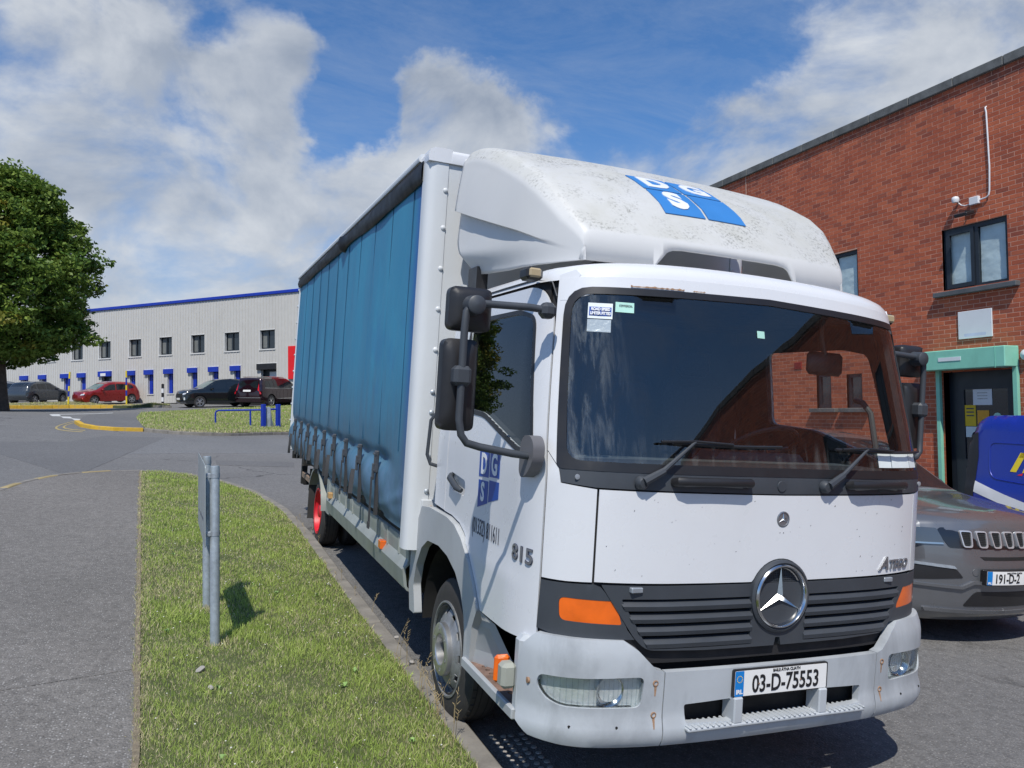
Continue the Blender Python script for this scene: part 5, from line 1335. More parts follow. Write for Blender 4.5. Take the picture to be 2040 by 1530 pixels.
    for s in (-1, 1):
        V = []; q = [(1.115, YB), (1.19, YB), (1.225, YB+.010), (1.243, YB+.028), (1.252, YB+.06), (1.252, YB+.115), (1.23, YB+.115), (1.115, YB+.05)]
        MB().poly([(s*x, y, ZB) for x, y in q], (0, 0, ZT-.09-ZB)).out('corner_post', M['white_box'], T, 50)
        for z in (3.12, 2.88, 2.62, 2.36, 2.10, 1.83, 1.70, 1.42, 1.20):
            MB().lathe([(.0, .017), (-.004, .016), (-.009, .010), (-.010, 0)], (s*1.128, YB, z), 'y', 14).out('rivet', M['white_box'] if z > 1.9 else M['steel'], T)
        MB().box(min(s*1.06, s*1.16), max(s*1.06, s*1.16), YB-.02, YB+.0, .90, 1.15, .004).out('hinge_plate', M['white_box'], T)
        for z in (1.10, .98, .935): MB().lathe([(.0, .014), (-.006, .013), (-.007, 0)], (s*1.10, YB-.02, z), 'y', 10).out('bolt', M['ruststain'], T)
        sheet('rust_streak', [(s*1.10-.012, .91), (s*1.10+.012, .91), (s*1.10+.016, 1.10), (s*1.10-.016, 1.10)], lambda a, b, w: np.stack([a, YB-.0212-w, b], 1), mat('rust_wash', (.50, .40, .28), .8, var=.3, vs=20, dirt=(.30, .16, .07), dirt_amt=.9, ds=15), T, (), .0008, .2)
        # top rails with rounded nose
        q = [(1.10, ZT-.09), (1.252, ZT-.09), (1.258, ZT-.05), (1.245, ZT-.018), (1.215, ZT), (1.10, ZT)]
        MB().poly([(s*x, YB-.010, z) for x, z in q], (0, .17, 0)).out('roof_corner', M['white'], T, 50)
        q2 = [(1.15, ZT-.060), (1.268, ZT-.060), (1.276, ZT-.040), (1.262, ZT-.012), (1.215, ZT+.001), (1.15, ZT+.001)]
        MB().poly([(s*x, YB+.16, z) for x, z in q2], (0, YR-YB-.16, 0)).out('roof_rail', M['white_box'], T, 50)
        MB().box(min(s*1.20, s*1.25), max(s*1.20, s*1.25), YR-.06, YR, ZB+.08, ZT-.05, .008).out('rear_post', M['white_box'], T)
        for k in range(10): MB().lathe([(0, .018), (.012, .012), (.012, 0)], (s*1.252, YR-.03, 1.1+k*.23), 'x', 8, s).out('hinge', M['steel'], T)
    q = [(ZT-.09, -.010), (ZT-.03, -.014), (ZT-.008, -.004), (ZT, .02), (ZT, .17), (ZT-.09, .17)]
    MB().poly([(-1.10, YB+y, z) for z, y in q], (2.20, 0, 0)).out('front_top_rail', M['white'], T, 50)
    for x in np.linspace(-1.0, 1.0, 8): MB().lathe([(.0, .015), (-.004, .014), (-.008, .008), (-.009, 0)], (x, YB-.011, ZT-.06), 'y', 12).out('rivet', M['white_box'], T)
    P('roof_sheet', 'white_box', MB().box(-1.16, 1.16, YB+.16, YR, ZT-.02, ZT-.006))
    P('roof_gasket', 'void', MB().tube([(-1.20, YB+.05, ZT+.004), (1.20, YB+.05, ZT+.004)], .006, 5))
    P('rear_doors', 'white_box', MB().box(-1.2, 1.2, YR-.04, YR-.005, .95, ZT-.05))
    # curtains: waisted by the straps, bulging below
    by = [2.87+.628*k for k in range(9)]
    for s in (-1, 1):
        ny, nz = (330, 120) if s < 0 else (60, 10); ys = np.linspace(YB+.112, YR-.05, ny); zs = np.linspace(.915, 3.24, nz)
        Yg, Zg = np.meshgrid(ys, zs); x = 1.232+0*Yg
        x += .010*np.sin((Yg-1.9)*1.1)*np.sin((Zg-1)*1.4)
        sm = ((Yg-2.0) % .60)/.60; x += -.003*np.exp(-((sm-.5)/.018)**2)*(Zg > 1.4)+.0015*np.sin(sm*np.pi)
        x += .0025*np.sin(Yg*9+Zg*2)*np.sin(Zg*3.1+Yg)
        dy = np.min(np.abs(Yg[..., None]-np.array(by)), axis=2); tuck = np.exp(-(dy/.16)**2)
        endf = sst(Yg, 2.35, 2.75)
        x += -(.030+.022*tuck)*np.exp(-((Zg-1.325)/.055)**2)*endf - .008*np.exp(-((Zg-1.42)/.10)**2)*endf
        x += (.032-.030*tuck)*np.exp(-((Zg-1.14)/.12)**2)*endf - .018*tuck*sst(-Zg, -1.25, -.95)*endf
        x += .010*np.exp(-((Zg-1.10+.25*(Yg-2.3))/.04)**2)*(Yg < 2.9)
        x -= .025*sst(-Zg, -1.02, -.915)
        V = np.stack([s*x.ravel(), Yg.ravel(), Zg.ravel()], 1)
        Fc = [(j*ny+i, j*ny+i+1, (j+1)*ny+i+1, (j+1)*ny+i) for j in range(nz-1) for i in range(ny-1)]
        if s > 0: Fc = [f[::-1] for f in Fc]
        Fc = [f[::-1] for f in Fc]
        cu = mk('curtain', V, Fc, M['curtain'], T, 60)
        if s > 0: continue
        for k in range(11):      # stitched seams
            y = 2.30+.60*k-.0
            if y > YR-.1: break
            MB().box(-1.2375, -1.231, y-.0045, y+.0045, 1.42, 3.2).out('seam', mat('curtain_seam%d' % k, (.010, .085, .16), .6) if k == 0 else bpy.data.materials['curtain_seam0'], cu)
        # black valance under the roof rail
        yv = np.linspace(YB+.10, YR, 120); rows = []
        for t, (dx, dz) in enumerate(((1.236, 3.320), (1.262, 3.312), (1.270, 3.26), (1.264, 3.225), (1.256, 3.190), (1.246, 3.184))):
            sag = .010*np.sin(yv*3.1)+.012*np.sin(yv*1.3+1); bun = np.exp(-((yv-4.92)/.10)**2)
            rows.append(np.stack([-(dx+.006*np.sin(yv*5+t)*(t > 1)+.035*bun*(t > 0)*(t < 5)+.008*bun*np.sin(yv*60+t)), yv, dz+(t > 1)*(sag*.6-.035*bun*(t/5)+.018*((yv-2)/6.5)*(t > 2))], 1))
        V = np.vstack(rows); n = len(yv)
        mk('valance', V, [(j*n+i, j*n+i+1, (j+1)*n+i+1, (j+1)*n+i) for j in range(len(rows)-1) for i in range(n-1)], M['pvc_black'], T, 60)
        rnd = random.Random(11)
        for k, y in enumerate(by):
            b = bpy.data.objects.new('curtain_buckle', None); COL.objects.link(b); b.parent = T; b.location = (-1.235, y, 1.26)
            MB().box(-.030, .0, -.026, .026, -.05, .115, .006).out('buckle_body', M['buckle'], b)
            MB().box(-.042, -.026, -.021, .021, -.10, .02, .005).tube([(-.03, -.03, .09), (-.03, .03, .09)], .008, 6).tube([(-.034, -.03, -.03), (-.034, .03, -.03)], .008, 6).out('buckle_lever', M['buckle'], b)
            MB().box(-.010, .012, -.022, .022, -.36, -.05).out('strap', M['strap'], b)
            if k in (0, 2, 6, 7):
                L = (.44, .36, .30, .34)[(0, 2, 6, 7).index(k)]
                MB().box(-.046, -.040, -.022, .022, -L, -.08).box(-.052, -.040, -.026, .026, -L-.02, -L+.03, .003).out('strap_tail', M['strap'], b)
            else:
                L = .20+rnd.random()*.10; tw = rnd.uniform(-.05, .05)
                pts = [(-.045, 0, -.09), (-.052, .008+tw*.3, -.15), (-.055, tw+.02, -.09-L*.8), (-.058, tw, -.09-L), (-.062, tw-.03, -.09-L*.8), (-.050, -.01, -.14), (-.045, 0, -.09)]
                P0 = []; 
                mb = MB(); V = []
                for p in pts: V += [(p[0], p[1]-.004, p[2]), (p[0]-.030, p[1]+.006, p[2]+.003)]
                mb.add(V, [(2*i, 2*i+1, 2*i+3, 2*i+2) for i in range(len(pts)-1)]); mb.out('strap_tail', M['strap'], b)
    # rave behind the side guard front end
    P('rave_catch', 'steel', MB().box(-1.20, -1.15, 2.06, 2.16, .885, .90).box(-1.20, -1.15, 2.04, 2.14, .86, .872).box(-1.19, -1.15, 2.02, 2.12, .835, .847).box(-1.20, -1.12, 2.02, 2.06, .82, .92, .004))
    # --- wind deflector over the cab
    fairing(T)
    return T

def fairing(T):
    ysec = [.492, .476, .478, .492, .515, .55, .60, .68, .80, .95, 1.10, 1.25, 1.38, 1.48, 1.56, 1.62, 1.67, 1.71, 1.74]
    top = lambda y: np.interp(y, [.476, .478, .492, .515, .55, .60, .68, .80, .95, 1.10, 1.25, 1.38, 1.48, 1.56, 1.62, 1.67, 1.71, 1.74], [2.617, 2.645, 2.67, 2.70, 2.74, 2.79, 2.86, 2.945, 3.035, 3.115, 3.19, 3.245, 3.278, 3.30, 3.312, 3.318, 3.32, 3.315])
    hw = lambda y: np.interp(y, [.47, .52, .60, .75, .95, 1.2, 1.45, 1.74], [.828, .862, .905, .962, 1.02, 1.075, 1.115, 1.135])
    bot = lambda y: np.interp(y, [.47, .7, 1.1, 1.5, 1.74], [2.515, 2.512, 2.515, 2.535, 2.56])
    crown = lambda x, y: .035*(1-np.clip(np.abs(x)/hw(y), 0, 1)**2)*sst(y, .47, .7)+.010
    def front(x, y): return .075*(np.abs(x)/.85)**2.2*(1-sst(y, .5, .95))
    rows = []
    for i, y in enumerate(ysec):
        h, b, w = float(top(max(y, .476))), float(bot(y)), float(hw(y)); rc = float(np.interp(y, [.47, .6, 1.0, 1.74], [.045, .075, .095, .10]))
        if i <= 1: h = 2.617; rc = .04
        lean = .05*sst(y, .6, 1.5)   # side wall leans in towards the top
        P = []
        ns, nc, nt = 26, 9, 25
        zl = 2.886-.3125*(1.54-y); hz = h-rc; zl_ = min(max(zl, b+.012), hz-.012)
        for zz in list(np.linspace(b, zl_-.006, 14))+list(np.linspace(zl_+.004, hz, ns-14)): P.append((w-lean*((zz-b)/(hz-b+1e-6))**2, zz))
        for a in np.linspace(0, math.pi/2, nc+2)[1:-1]: P.append((w-lean-rc+rc*math.cos(a), h-rc+rc*math.sin(a)))
        xt = w-lean-rc
        inner_x = [xt] + [x for x in np.linspace(xt, .46, 8)[1:-1]]+[.46, .43, .41, .40, .39, .375, .35, .30, .20, .10, 0]
        for x in inner_x: P.append((x, h))
        P = np.array(P); x, z = P[:, 0].copy(), P[:, 1].copy()
        tuck = (.012+.045*sst(y, .8, 1.6))*(1-sst(z, b, b+.13))
        step = .042*sst(y, .50, 1.3)*(z < zl_-.001)*(zl > b+.012)
        m_ = x > w*.7; x = np.where(m_, x-tuck-step, x)
        z = z+crown(x, y)*(z > h-.02)*(i > 1)
        X = np.concatenate([x, -x[::-1][1:]]); Z = np.concatenate([z, z[::-1][1:]])
        yy = y+front(X, y)
        lowr = (1-sst(Z, b-.02, b+.22))
        if y > 1.4: yy = yy-.17*lowr*((y-1.4)/.34)
        yy = yy-.05*(np.clip((3.3-Z)/.7, 0, 1)-.4)*0
        yy = yy+ (y-1.0)*-.0
        if y > 1.3: yy = yy-.10*((y-1.3)/.44)*sst(Z, 2.75, 3.30)*(np.abs(X) > .9)*0
        ax = np.abs(X)
        if i == 0: X = X+np.sign(X)*.05*np.exp(-((ax-.40)/.03)**2); Z = b+(Z-b)*.02; yy = yy-.012
        if i == 1: Z = np.where(ax < .42, np.interp(ax, [.0, .30, .35, .375, .39, .40, .42], [2.617, 2.617, 2.612, 2.603, 2.592, 2.578, 2.617]), Z)
        rows.append(np.stack([X, yy, Z], 1))
    n = len(rows[0]); V = np.vstack(rows); Fc = []
    for i in range(len(rows)-1):
        for k in range(n-1):
            q = [rows[i][k], rows[i][k+1], rows[i+1][k+1], rows[i+1][k]]; mx = max(abs(p[0]) for p in q); zz = max(p[2] for p in q)
            if i == 0 and max(abs(rows[1][k][0]), abs(rows[1][k+1][0])) <= .4001 : continue
            Fc.append((i*n+k, (i+1)*n+k, (i+1)*n+k+1, i*n+k+1))
    # the lip below the notch: bottom row stands at full height outside x .46 only
    for k in range(n):
        x = abs(rows[1][k][0])
        if abs(x-.46) < .002: pass
    o = mk('wind_deflector', V, Fc, M['fairing'], T, 42)
    md = o.modifiers.new('thickness', 'SOLIDIFY'); md.thickness = .010; md.offset = -1; md.material_offset = 0
    def surf(a, b, w):
        e = .01; f = lambda a, b: np.stack([a, b+front(a, b), top(b)+crown(a, b)], 1)
        P0 = f(a, b); N = np.cross(f(a+e, b)-P0, f(a, b+e)-P0); N /= np.linalg.norm(N, axis=1, keepdims=True); return P0+N*w[:, None]
    LX, LY, UXX, UYY = LOGO
    def lf(a, b, w): return surf(LX+a*UXX, LY+b*UYY, w)
    S = 1.0; g = .04
    for (cx, cy) in ((-1, 1), (1, 1), (-1, -1), (1, -1)):
        x0, x1 = (-S, -g) if cx < 0 else (g, S); y0, y1 = (g, S) if cy > 0 else (-S, -g)
        sheet('logo_square', [(x0, y0), (x1, y0), (x1, y1), (x0, y1)], offs(lf, .006), M['decal_fade'], o, (), .005, .25)
    for ch, cx, cy in (('D', -.50, .50), ('G', .54, .50), ('S', -.50, -.50)):
        text('logo_letter', ch, .92, lf, (cx, cy), M['decal_white'], o, .05, sx=.98, lift=.010, thick=.004)
    for s in (-1, 1):
        MB().box(min(s*.60, s*.72), max(s*.60, s*.72), .62, .74, 2.44, 2.53).out('deflector_bracket', M['black'], T)
        MB().box(min(s*.98, s*1.05), max(s*.98, s*1.05), 1.45, 1.60, 2.42, 2.58).out('deflector_bracket', M['black'], T)
LOGO = (-.07, .835, .255, .225)
truck()

# ------------------------------------------------------------------ brick building on the right (its long wall runs along world y at x = WX)
WX = 9.80
def brick_building():
    r = root('brick_building', Matrix.Translation((WX, 6, -1.0)), 'red brick two-storey building with grey concrete coping beside the car park', 'building')
    off = np.array([WX, 6., -1.0])
    def O(mb, name, m, par=None, ang=35, kind=None):
        V = np.array(mb.v)-off; return mk(name, V, mb.f, M[m] if isinstance(m, str) else m, par or r, ang, kind)
    Y0, Y1, ZB, ZT = -26., 20., -2.4, 7.36; YS, ZL = 2.0, 6.1   # made-up lower wing, unseen, shaped for the roofline the windscreen reflects
    # openings: y0,y1,z0,z1
    ops = [(5.56, 6.74, 3.82, 4.92), (8.62, 9.86, 3.94, 4.97), (9.40, 9.80, 1.80, 2.53), (8.595, 8.985, 1.80, 2.49), (5.52, 6.80, -.6, 2.43),
           (-3.2, -2., 2.82, 3.92), (-8.2, -7.0, 2.82, 3.92), (-3.4, -1.8, .6, 2.0), (12.4, 13.6, 3.94, 4.97)]
    course = .0763; row0 = math.floor((ZB+5.0)/course)
    # mortar backing wall, split round the openings
    ysplit = sorted({Y0, Y1, YS, *[o[0] for o in ops], *[o[1] for o in ops]}); mb = MB()
    for a, b in zip(ysplit[:-1], ysplit[1:]):
        z = ZB
        for o in sorted([o for o in ops if o[0] <= a+1e-6 and o[1] >= b-1e-6], key=lambda o: o[2]):
            mb.box(WX, WX+.25, a, b, z, o[2]); z = o[3]
        mb.box(WX, WX+.25, a, b, z, ZT if a >= YS-.01 else ZL)
    O(mb, 'mortar_wall', 'mortar')
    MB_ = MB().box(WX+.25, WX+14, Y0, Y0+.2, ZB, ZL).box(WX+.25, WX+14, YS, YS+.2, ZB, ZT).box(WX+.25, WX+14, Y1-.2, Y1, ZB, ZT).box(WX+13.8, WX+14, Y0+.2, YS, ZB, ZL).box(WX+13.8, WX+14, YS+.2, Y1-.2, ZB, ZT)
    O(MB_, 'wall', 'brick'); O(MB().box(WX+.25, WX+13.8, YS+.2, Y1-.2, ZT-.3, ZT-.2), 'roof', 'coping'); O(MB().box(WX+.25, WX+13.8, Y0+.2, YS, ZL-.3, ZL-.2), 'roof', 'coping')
    # bricks: list them, drop those inside openings, the 300 that show largest become objects
    B = []; k = row0
    rnd = random.Random(2)
    while k*course-5.0 < ZT-.01:
        z = k*course-5.0; o2 = .1125 if k % 2 else 0.
        # joints agree with the colour cells of the material
        j0 = math.floor((Y0+WX+100+o2)/.225)
        y = j0*.225-WX-100-o2
        while y < Y1:
            a, b = max(y+.005, Y0), min(y+.220, Y1); segs = [(a, b)]
            for (p, q, zl, zh) in ops:
                if z+.033 > zl and z+.033 < zh:
                    ns = []
                    for (c, d) in segs:
                        if d <= p or c >= q: ns.append((c, d))
                        else:
                            if p-c > .02: ns.append((c, p))
                            if d-q > .02: ns.append((q, d))
                    segs = ns
            for (c, d) in segs:
                if d-c > .03 and not (d < YS and z > ZL-.05) and not (11.895 < (c+d)/2 < 11.905): B.append((c, d, z+.005, min(z+course-.005, ZT)))
            y += .225
        k += 1
    def quad(mb, c, d, z0, z1):
        p = rnd.uniform(.0010, .0030); x0 = WX-p; b = len(mb.v)
        mb.v += [(x0, c, z0), (x0, d, z0), (x0, d, z1), (x0, c, z1), (WX+.001, c, z0), (WX+.001, d, z0), (WX+.001, d, z1), (WX+.001, c, z1)]
        mb.f += [tuple(b+i for i in f) for f in ((3, 2, 1, 0), (0, 1, 5, 4), (2, 3, 7, 6), (1, 2, 6, 5), (3, 0, 4, 7))]
    full = [i for i, (c, d, z0, z1) in enumerate(B) if d-c > .21 and ((c > 5.22 and z0 > .6 and d < 7.6) and not (5.35 < c < 7.2 and 2.35 < z1 < 2.85) and not (5.83 < (c+d)/2 < 6.5 and 2.93 < z0 < 3.46))]
    full.sort(key=lambda i: (B[i][0]-CW[1])**2+(B[i][2]-CW[2])**2); near = set(full[:300])
    mb = MB()
    for i, (c, d, z0, z1) in enumerate(B):
        if i not in near: quad(mb, c, d, z0, z1)
    me = bpy.data.meshes.new('brick_courses'); V = np.array(mb.v)-off; me.from_pydata(V.tolist(), [], mb.f); me.materials.append(M['brick'])
    o = bpy.data.objects.new('brick_courses', me); COL.objects.link(o); o.parent = r; o['kind'] = 'stuff'
    bm = MB().box(0, .012, 0, .215, 0, .0663, .002); bme = bpy.data.meshes.new('brick'); bme.from_pydata(bm.v, [], bm.f); bme.materials.append(M['brick']); finish(bme)
    for i in sorted(near):
        c, d, z0, z1 = B[i]; o = bpy.data.objects.new('brick', bme); COL.objects.link(o); o.parent = r
        o.location = (-rnd.uniform(.0015, .0030), c-6, z0+1.0)
    # reveals (brick returns)
    for (a, b, z0, z1) in ops:
        O(MB().box(WX-.002, WX+.14, b, b+.004, z0, z1).box(WX-.002, WX+.14, a-.004, a, z0, z1), 'reveal', 'brick')
    # movement joint
    O(MB().box(WX-.010, WX, 11.893, 11.907, ZB, ZT), 'movement_joint', mat('sealant', (.50, .36, .29), .8))
    # coping stones
    y = Y0; 
    while y < Y1:
        L = min(.9, Y1-y)
        zt = ZT if y >= YS-.5 else ZL
        O(MB().box(WX-.06, WX+.33, y+.004, y+L-.004, zt, zt+.16, .012), 'coping_stone', 'coping'); y += .9
    # windows
    def window(a, b, z0, z1, mull=True, paper=True, sill=True, sl=.10):
        w = O(MB().box(WX+.045, WX+.105, a, b, z0, z0+.075).box(WX+.045, WX+.105, a, b, z1-.075, z1).box(WX+.045, WX+.105, a, a+.065, z0+.075, z1-.075).box(WX+.045, WX+.105, b-.065, b, z0+.075, z1-.075), 'window', 'win_frame')
        m = (a+b)/2
        if mull:
            O(MB().box(WX+.045, WX+.105, m-.05, m+.05, z0+.075, z1-.075), 'mullion', 'win_frame', w)
            O(MB().box(WX+.025, WX+.065, m+.02, m+.08, z0+.05, z1-.05).box(WX+.025, WX+.065, b-.12, b-.05, z0+.05, z1-.05).box(WX+.025, WX+.065, m+.08, b-.12, z0+.05, z0+.12).box(WX+.025, WX+.065, m+.08, b-.12, z1-.12, z1-.05), 'sash', 'win_frame', w)
        O(MB().add([(WX+.075, b-.065, z0+.075), (WX+.075, a+.065, z0+.075), (WX+.075, a+.065, z1-.075), (WX+.075, b-.065, z1-.075)], [(0, 1, 2, 3)]), 'pane', 'pane_glass' if paper else 'dark_glass', w)
        if paper:
            n = 26; V = []; rr = random.Random(int(a*100))
            for (p, q) in ((a+.07, m-.055), (m+.055, b-.07)):
                def fn(u, v, t, p=p):
                    d = np.array([.020*mnoise.fractal(Vector((u_*2.6, v_*5.0, p)), .8, 2.2, 5) for u_, v_ in zip(u, v)]); return np.stack([WX+.098+d*.6-t, u, v], 1)-off
                Vv, Ff = sheet_geo([(p, z0+.08), (q, z0+.08), (q, z1-.08), (p, z1-.08)], fn, (), .002, .03); mk('paper_screen', Vv, Ff, M['paper'], w, 60)
            O(MB().box(WX+.20, WX+.21, a, b, z0, z1), 'room_shade', 'interior', w)
        if sill: O(MB().box(WX-.11, WX+.045, a-sl-.08, b+sl+.04, z0-.085, z0-.002, .008), 'sill', mat('slate_sill', (.10, .11, .115), .7, var=.2) if a > 5.5 and a < 5.6 else bpy.data.materials['coping_concrete'], w)
    window(5.56, 6.74, 3.82, 4.92); window(8.62, 9.86, 3.94, 4.97, sill=True)
    window(9.40, 9.80, 1.80, 2.53, False, False); window(8.595, 8.985, 1.80, 2.49, False, False)
    for a, b, z0, z1 in ops[5:]: window(a, b, z0, z1, True, False)
    # air brick
    O(MB().box(WX-.012, WX+.002, 10.22, 10.44, 2.66, 2.81), 'air_vent', mat('vent_red', (.38, .03, .02), .5))
    for k in range(5): O(MB().box(WX-.018, WX-.010, 10.235, 10.425, 2.672+k*.028, 2.684+k*.028), 'vent_slat', bpy.data.materials['vent_red'])
    # door with mint surround
    d = O(MB().box(WX+.14, WX+.20, 5.53, 5.63, -.6, 2.43).box(WX+.14, WX+.20, 6.70, 6.80, -.6, 2.43).box(WX+.14, WX+.20, 5.63, 6.70, 2.33, 2.43).box(WX+.13, WX+.19, 6.52, 6.70, -.5, 2.33).box(WX+.13, WX+.19, 5.63, 5.74, -.5, 2.33).box(WX+.13, WX+.19, 5.74, 6.52, 2.10, 2.33).box(WX+.13, WX+.19, 5.74, 6.52, .78, .90), 'door', 'win_frame')
    O(MB().box(WX+.150, WX+.158, 5.74, 6.52, .90, 2.10), 'pane', 'dark_glass', d)
    O(MB().box(WX+.145, WX+.16, 5.74, 6.52, -.45, .78), 'door_panel', 'white_plain', d)
    O(MB().box(WX+.10, WX+.12, 5.70, 5.72, .9, 1.5), 'door_pull', 'chrome', d)
    def poster(y0, y1, z0, z1, m, name='poster'): return O(MB().box(WX+.140, WX+.149, y0, y1, z0, z1), name, m, d)
    poster(6.02, 6.36, 1.83, 2.10, 'white_plain', 'notice'); poster(6.32, 6.52, 1.47, 1.83, 'yellow_paper'); poster(6.08, 6.29, 1.46, 1.74, 'orange_paper'); poster(6.30, 6.51, 1.28, 1.46, 'sticker_white', 'notice'); poster(6.0, 6.25, .95, 1.3, 'white_plain', 'notice')
    O(MB().lathe([(0, 0), (0, .07), (-.004, .07), (-.004, 0)], (WX+.149, 5.94, 1.63), 'x', 20), 'green_sticker', 'sticker_green', d)
    def wl(y, z, s, body, m=M['ink']):
        text_ = text('notice_text', body, s, lambda a, b, w: np.stack([WX+.1395-w, -a+y, b+z], 1)-off, (0, 0), m, d, 0, sx=.9, lift=.001)
    for z in (2.03, 1.98, 1.93): O(MB().box(WX+.138, WX+.1395, 6.10, 6.28, z, z+.014), 'notice_line', 'badge', d)
    for z in (1.76, 1.70, 1.64): O(MB().box(WX+.138, WX+.1395, 6.35, 6.49, z-.0, z+.02), 'notice_line', 'ink', d)
    c = O(MB().box(WX-.34, WX, 5.44, 7.10, 2.44, 2.775, .012), 'door_canopy', 'mint')
    O(MB().box(WX-.348, WX-.340, 6.20, 6.62, 2.585, 2.65), 'canopy_plate', 'sticker_white', c)
    O(MB().box(WX-.345, WX-.02, 5.60, 5.606, 2.43, 2.778), 'canopy_seam', 'mint', c)
    for y in (6.83, 5.44): O(MB().box(WX-.07, WX-.004, y, y+.075, -.6, 2.44, .004), 'door_post', 'mint')
    # green canopy farther along
    O(MB().box(WX-.5, WX, 11.95, 13.9, 4.55, 5.0, .02), 'green_canopy', 'green')
    return r
brick_building()
def wall_things():
    def T(y, z): return Matrix.Translation((WX, y, z))
    r = root('notice_board', T(6.16, 3.2), 'blank white board fixed to brick wall between window and door canopy', 'board')
    MB().box(-.03, -.009, -.305, .305, -.235, .235, .004).out('panel', M['white_plain'], r)
    for y in (-.28, .28): MB().lathe([(-.031, .006), (-.033, 0)], (0, y, 0), 'x', 8).out('screw', M['steel'], r)
    sheet('smudge', rrect(-.2, -.20, .2, -.15, .02), lambda a, b, w: np.stack([-.0305-w, a, b], 1), mat('smudge', (.58, .62, .74), .6), r, (), .0005, .2)
    r = root('junction_box', T(6.08, 5.285), 'white junction box on brick wall with cable running up above the window', 'junction box')
    MB().box(-.07, -.008, -.085, .085, -.07, .06, .008).out('box', M['white_plain'], r)
    MB().tube([(-.03, -.085, -.01), (-.03, -.20, .0), (-.03, -.245, .03), (-.03, -.262, .10), (-.03, -.275, .5), (-.03, -.262, 1.0), (-.03, -.25, 1.42), (-.03, -.235, 1.50), (-.0, -.235, 1.52)], .013, 8).out('conduit', M['white_plain'], r)
    MB().tube([(-.03, .085, -.04), (-.03, .18, -.045), (-.03, .25, -.02), (-.05, .29, .03)], .010, 6).out('cable', M['white_plain'], r)
    r = root('sensor_dome', T(6.385, 5.34), 'small white dome sensor on brick wall left of the junction box', 'sensor')
    MB().lathe([(-.03, 0), (-.02, .05), (.02, .06), (.05, .06), (.075, .045), (.09, 0)], (-.10, 0, 0), 'z', 20).out('dome', M['white_plain'], r)
    MB().tube([(-.0, 0, .02), (-.10, 0, .02)], .02, 8).out('bracket', M['steel'], r)
    r = root('floodlight', T(6.19, 5.10), 'black floodlight on brick wall above the papered window', 'floodlight')
    o = MB().box(-.26, -.06, -.12, .12, -.02, .035, .01).out('lamp_body', M['black'], r); o.rotation_euler = (0, -.25, 0)
    MB().box(-.23, -.10, -.045, .045, -.030, -.021).out('lamp_glass', M['lens'], o); MB().tube([(0, 0, .03), (-.12, 0, .02)], .015, 6).out('bracket', M['black'], r)
    r = root('wall_lamp', T(5.30, 2.62), 'small round white lamp on brick wall right of the door canopy', 'wall lamp')
    MB().lathe([(-.01, .09), (-.06, .085), (-.09, .05), (-.10, 0)], (0, 0, 0), 'x', 24).out('lamp_shade', M['white_plain'], r)
wall_things()

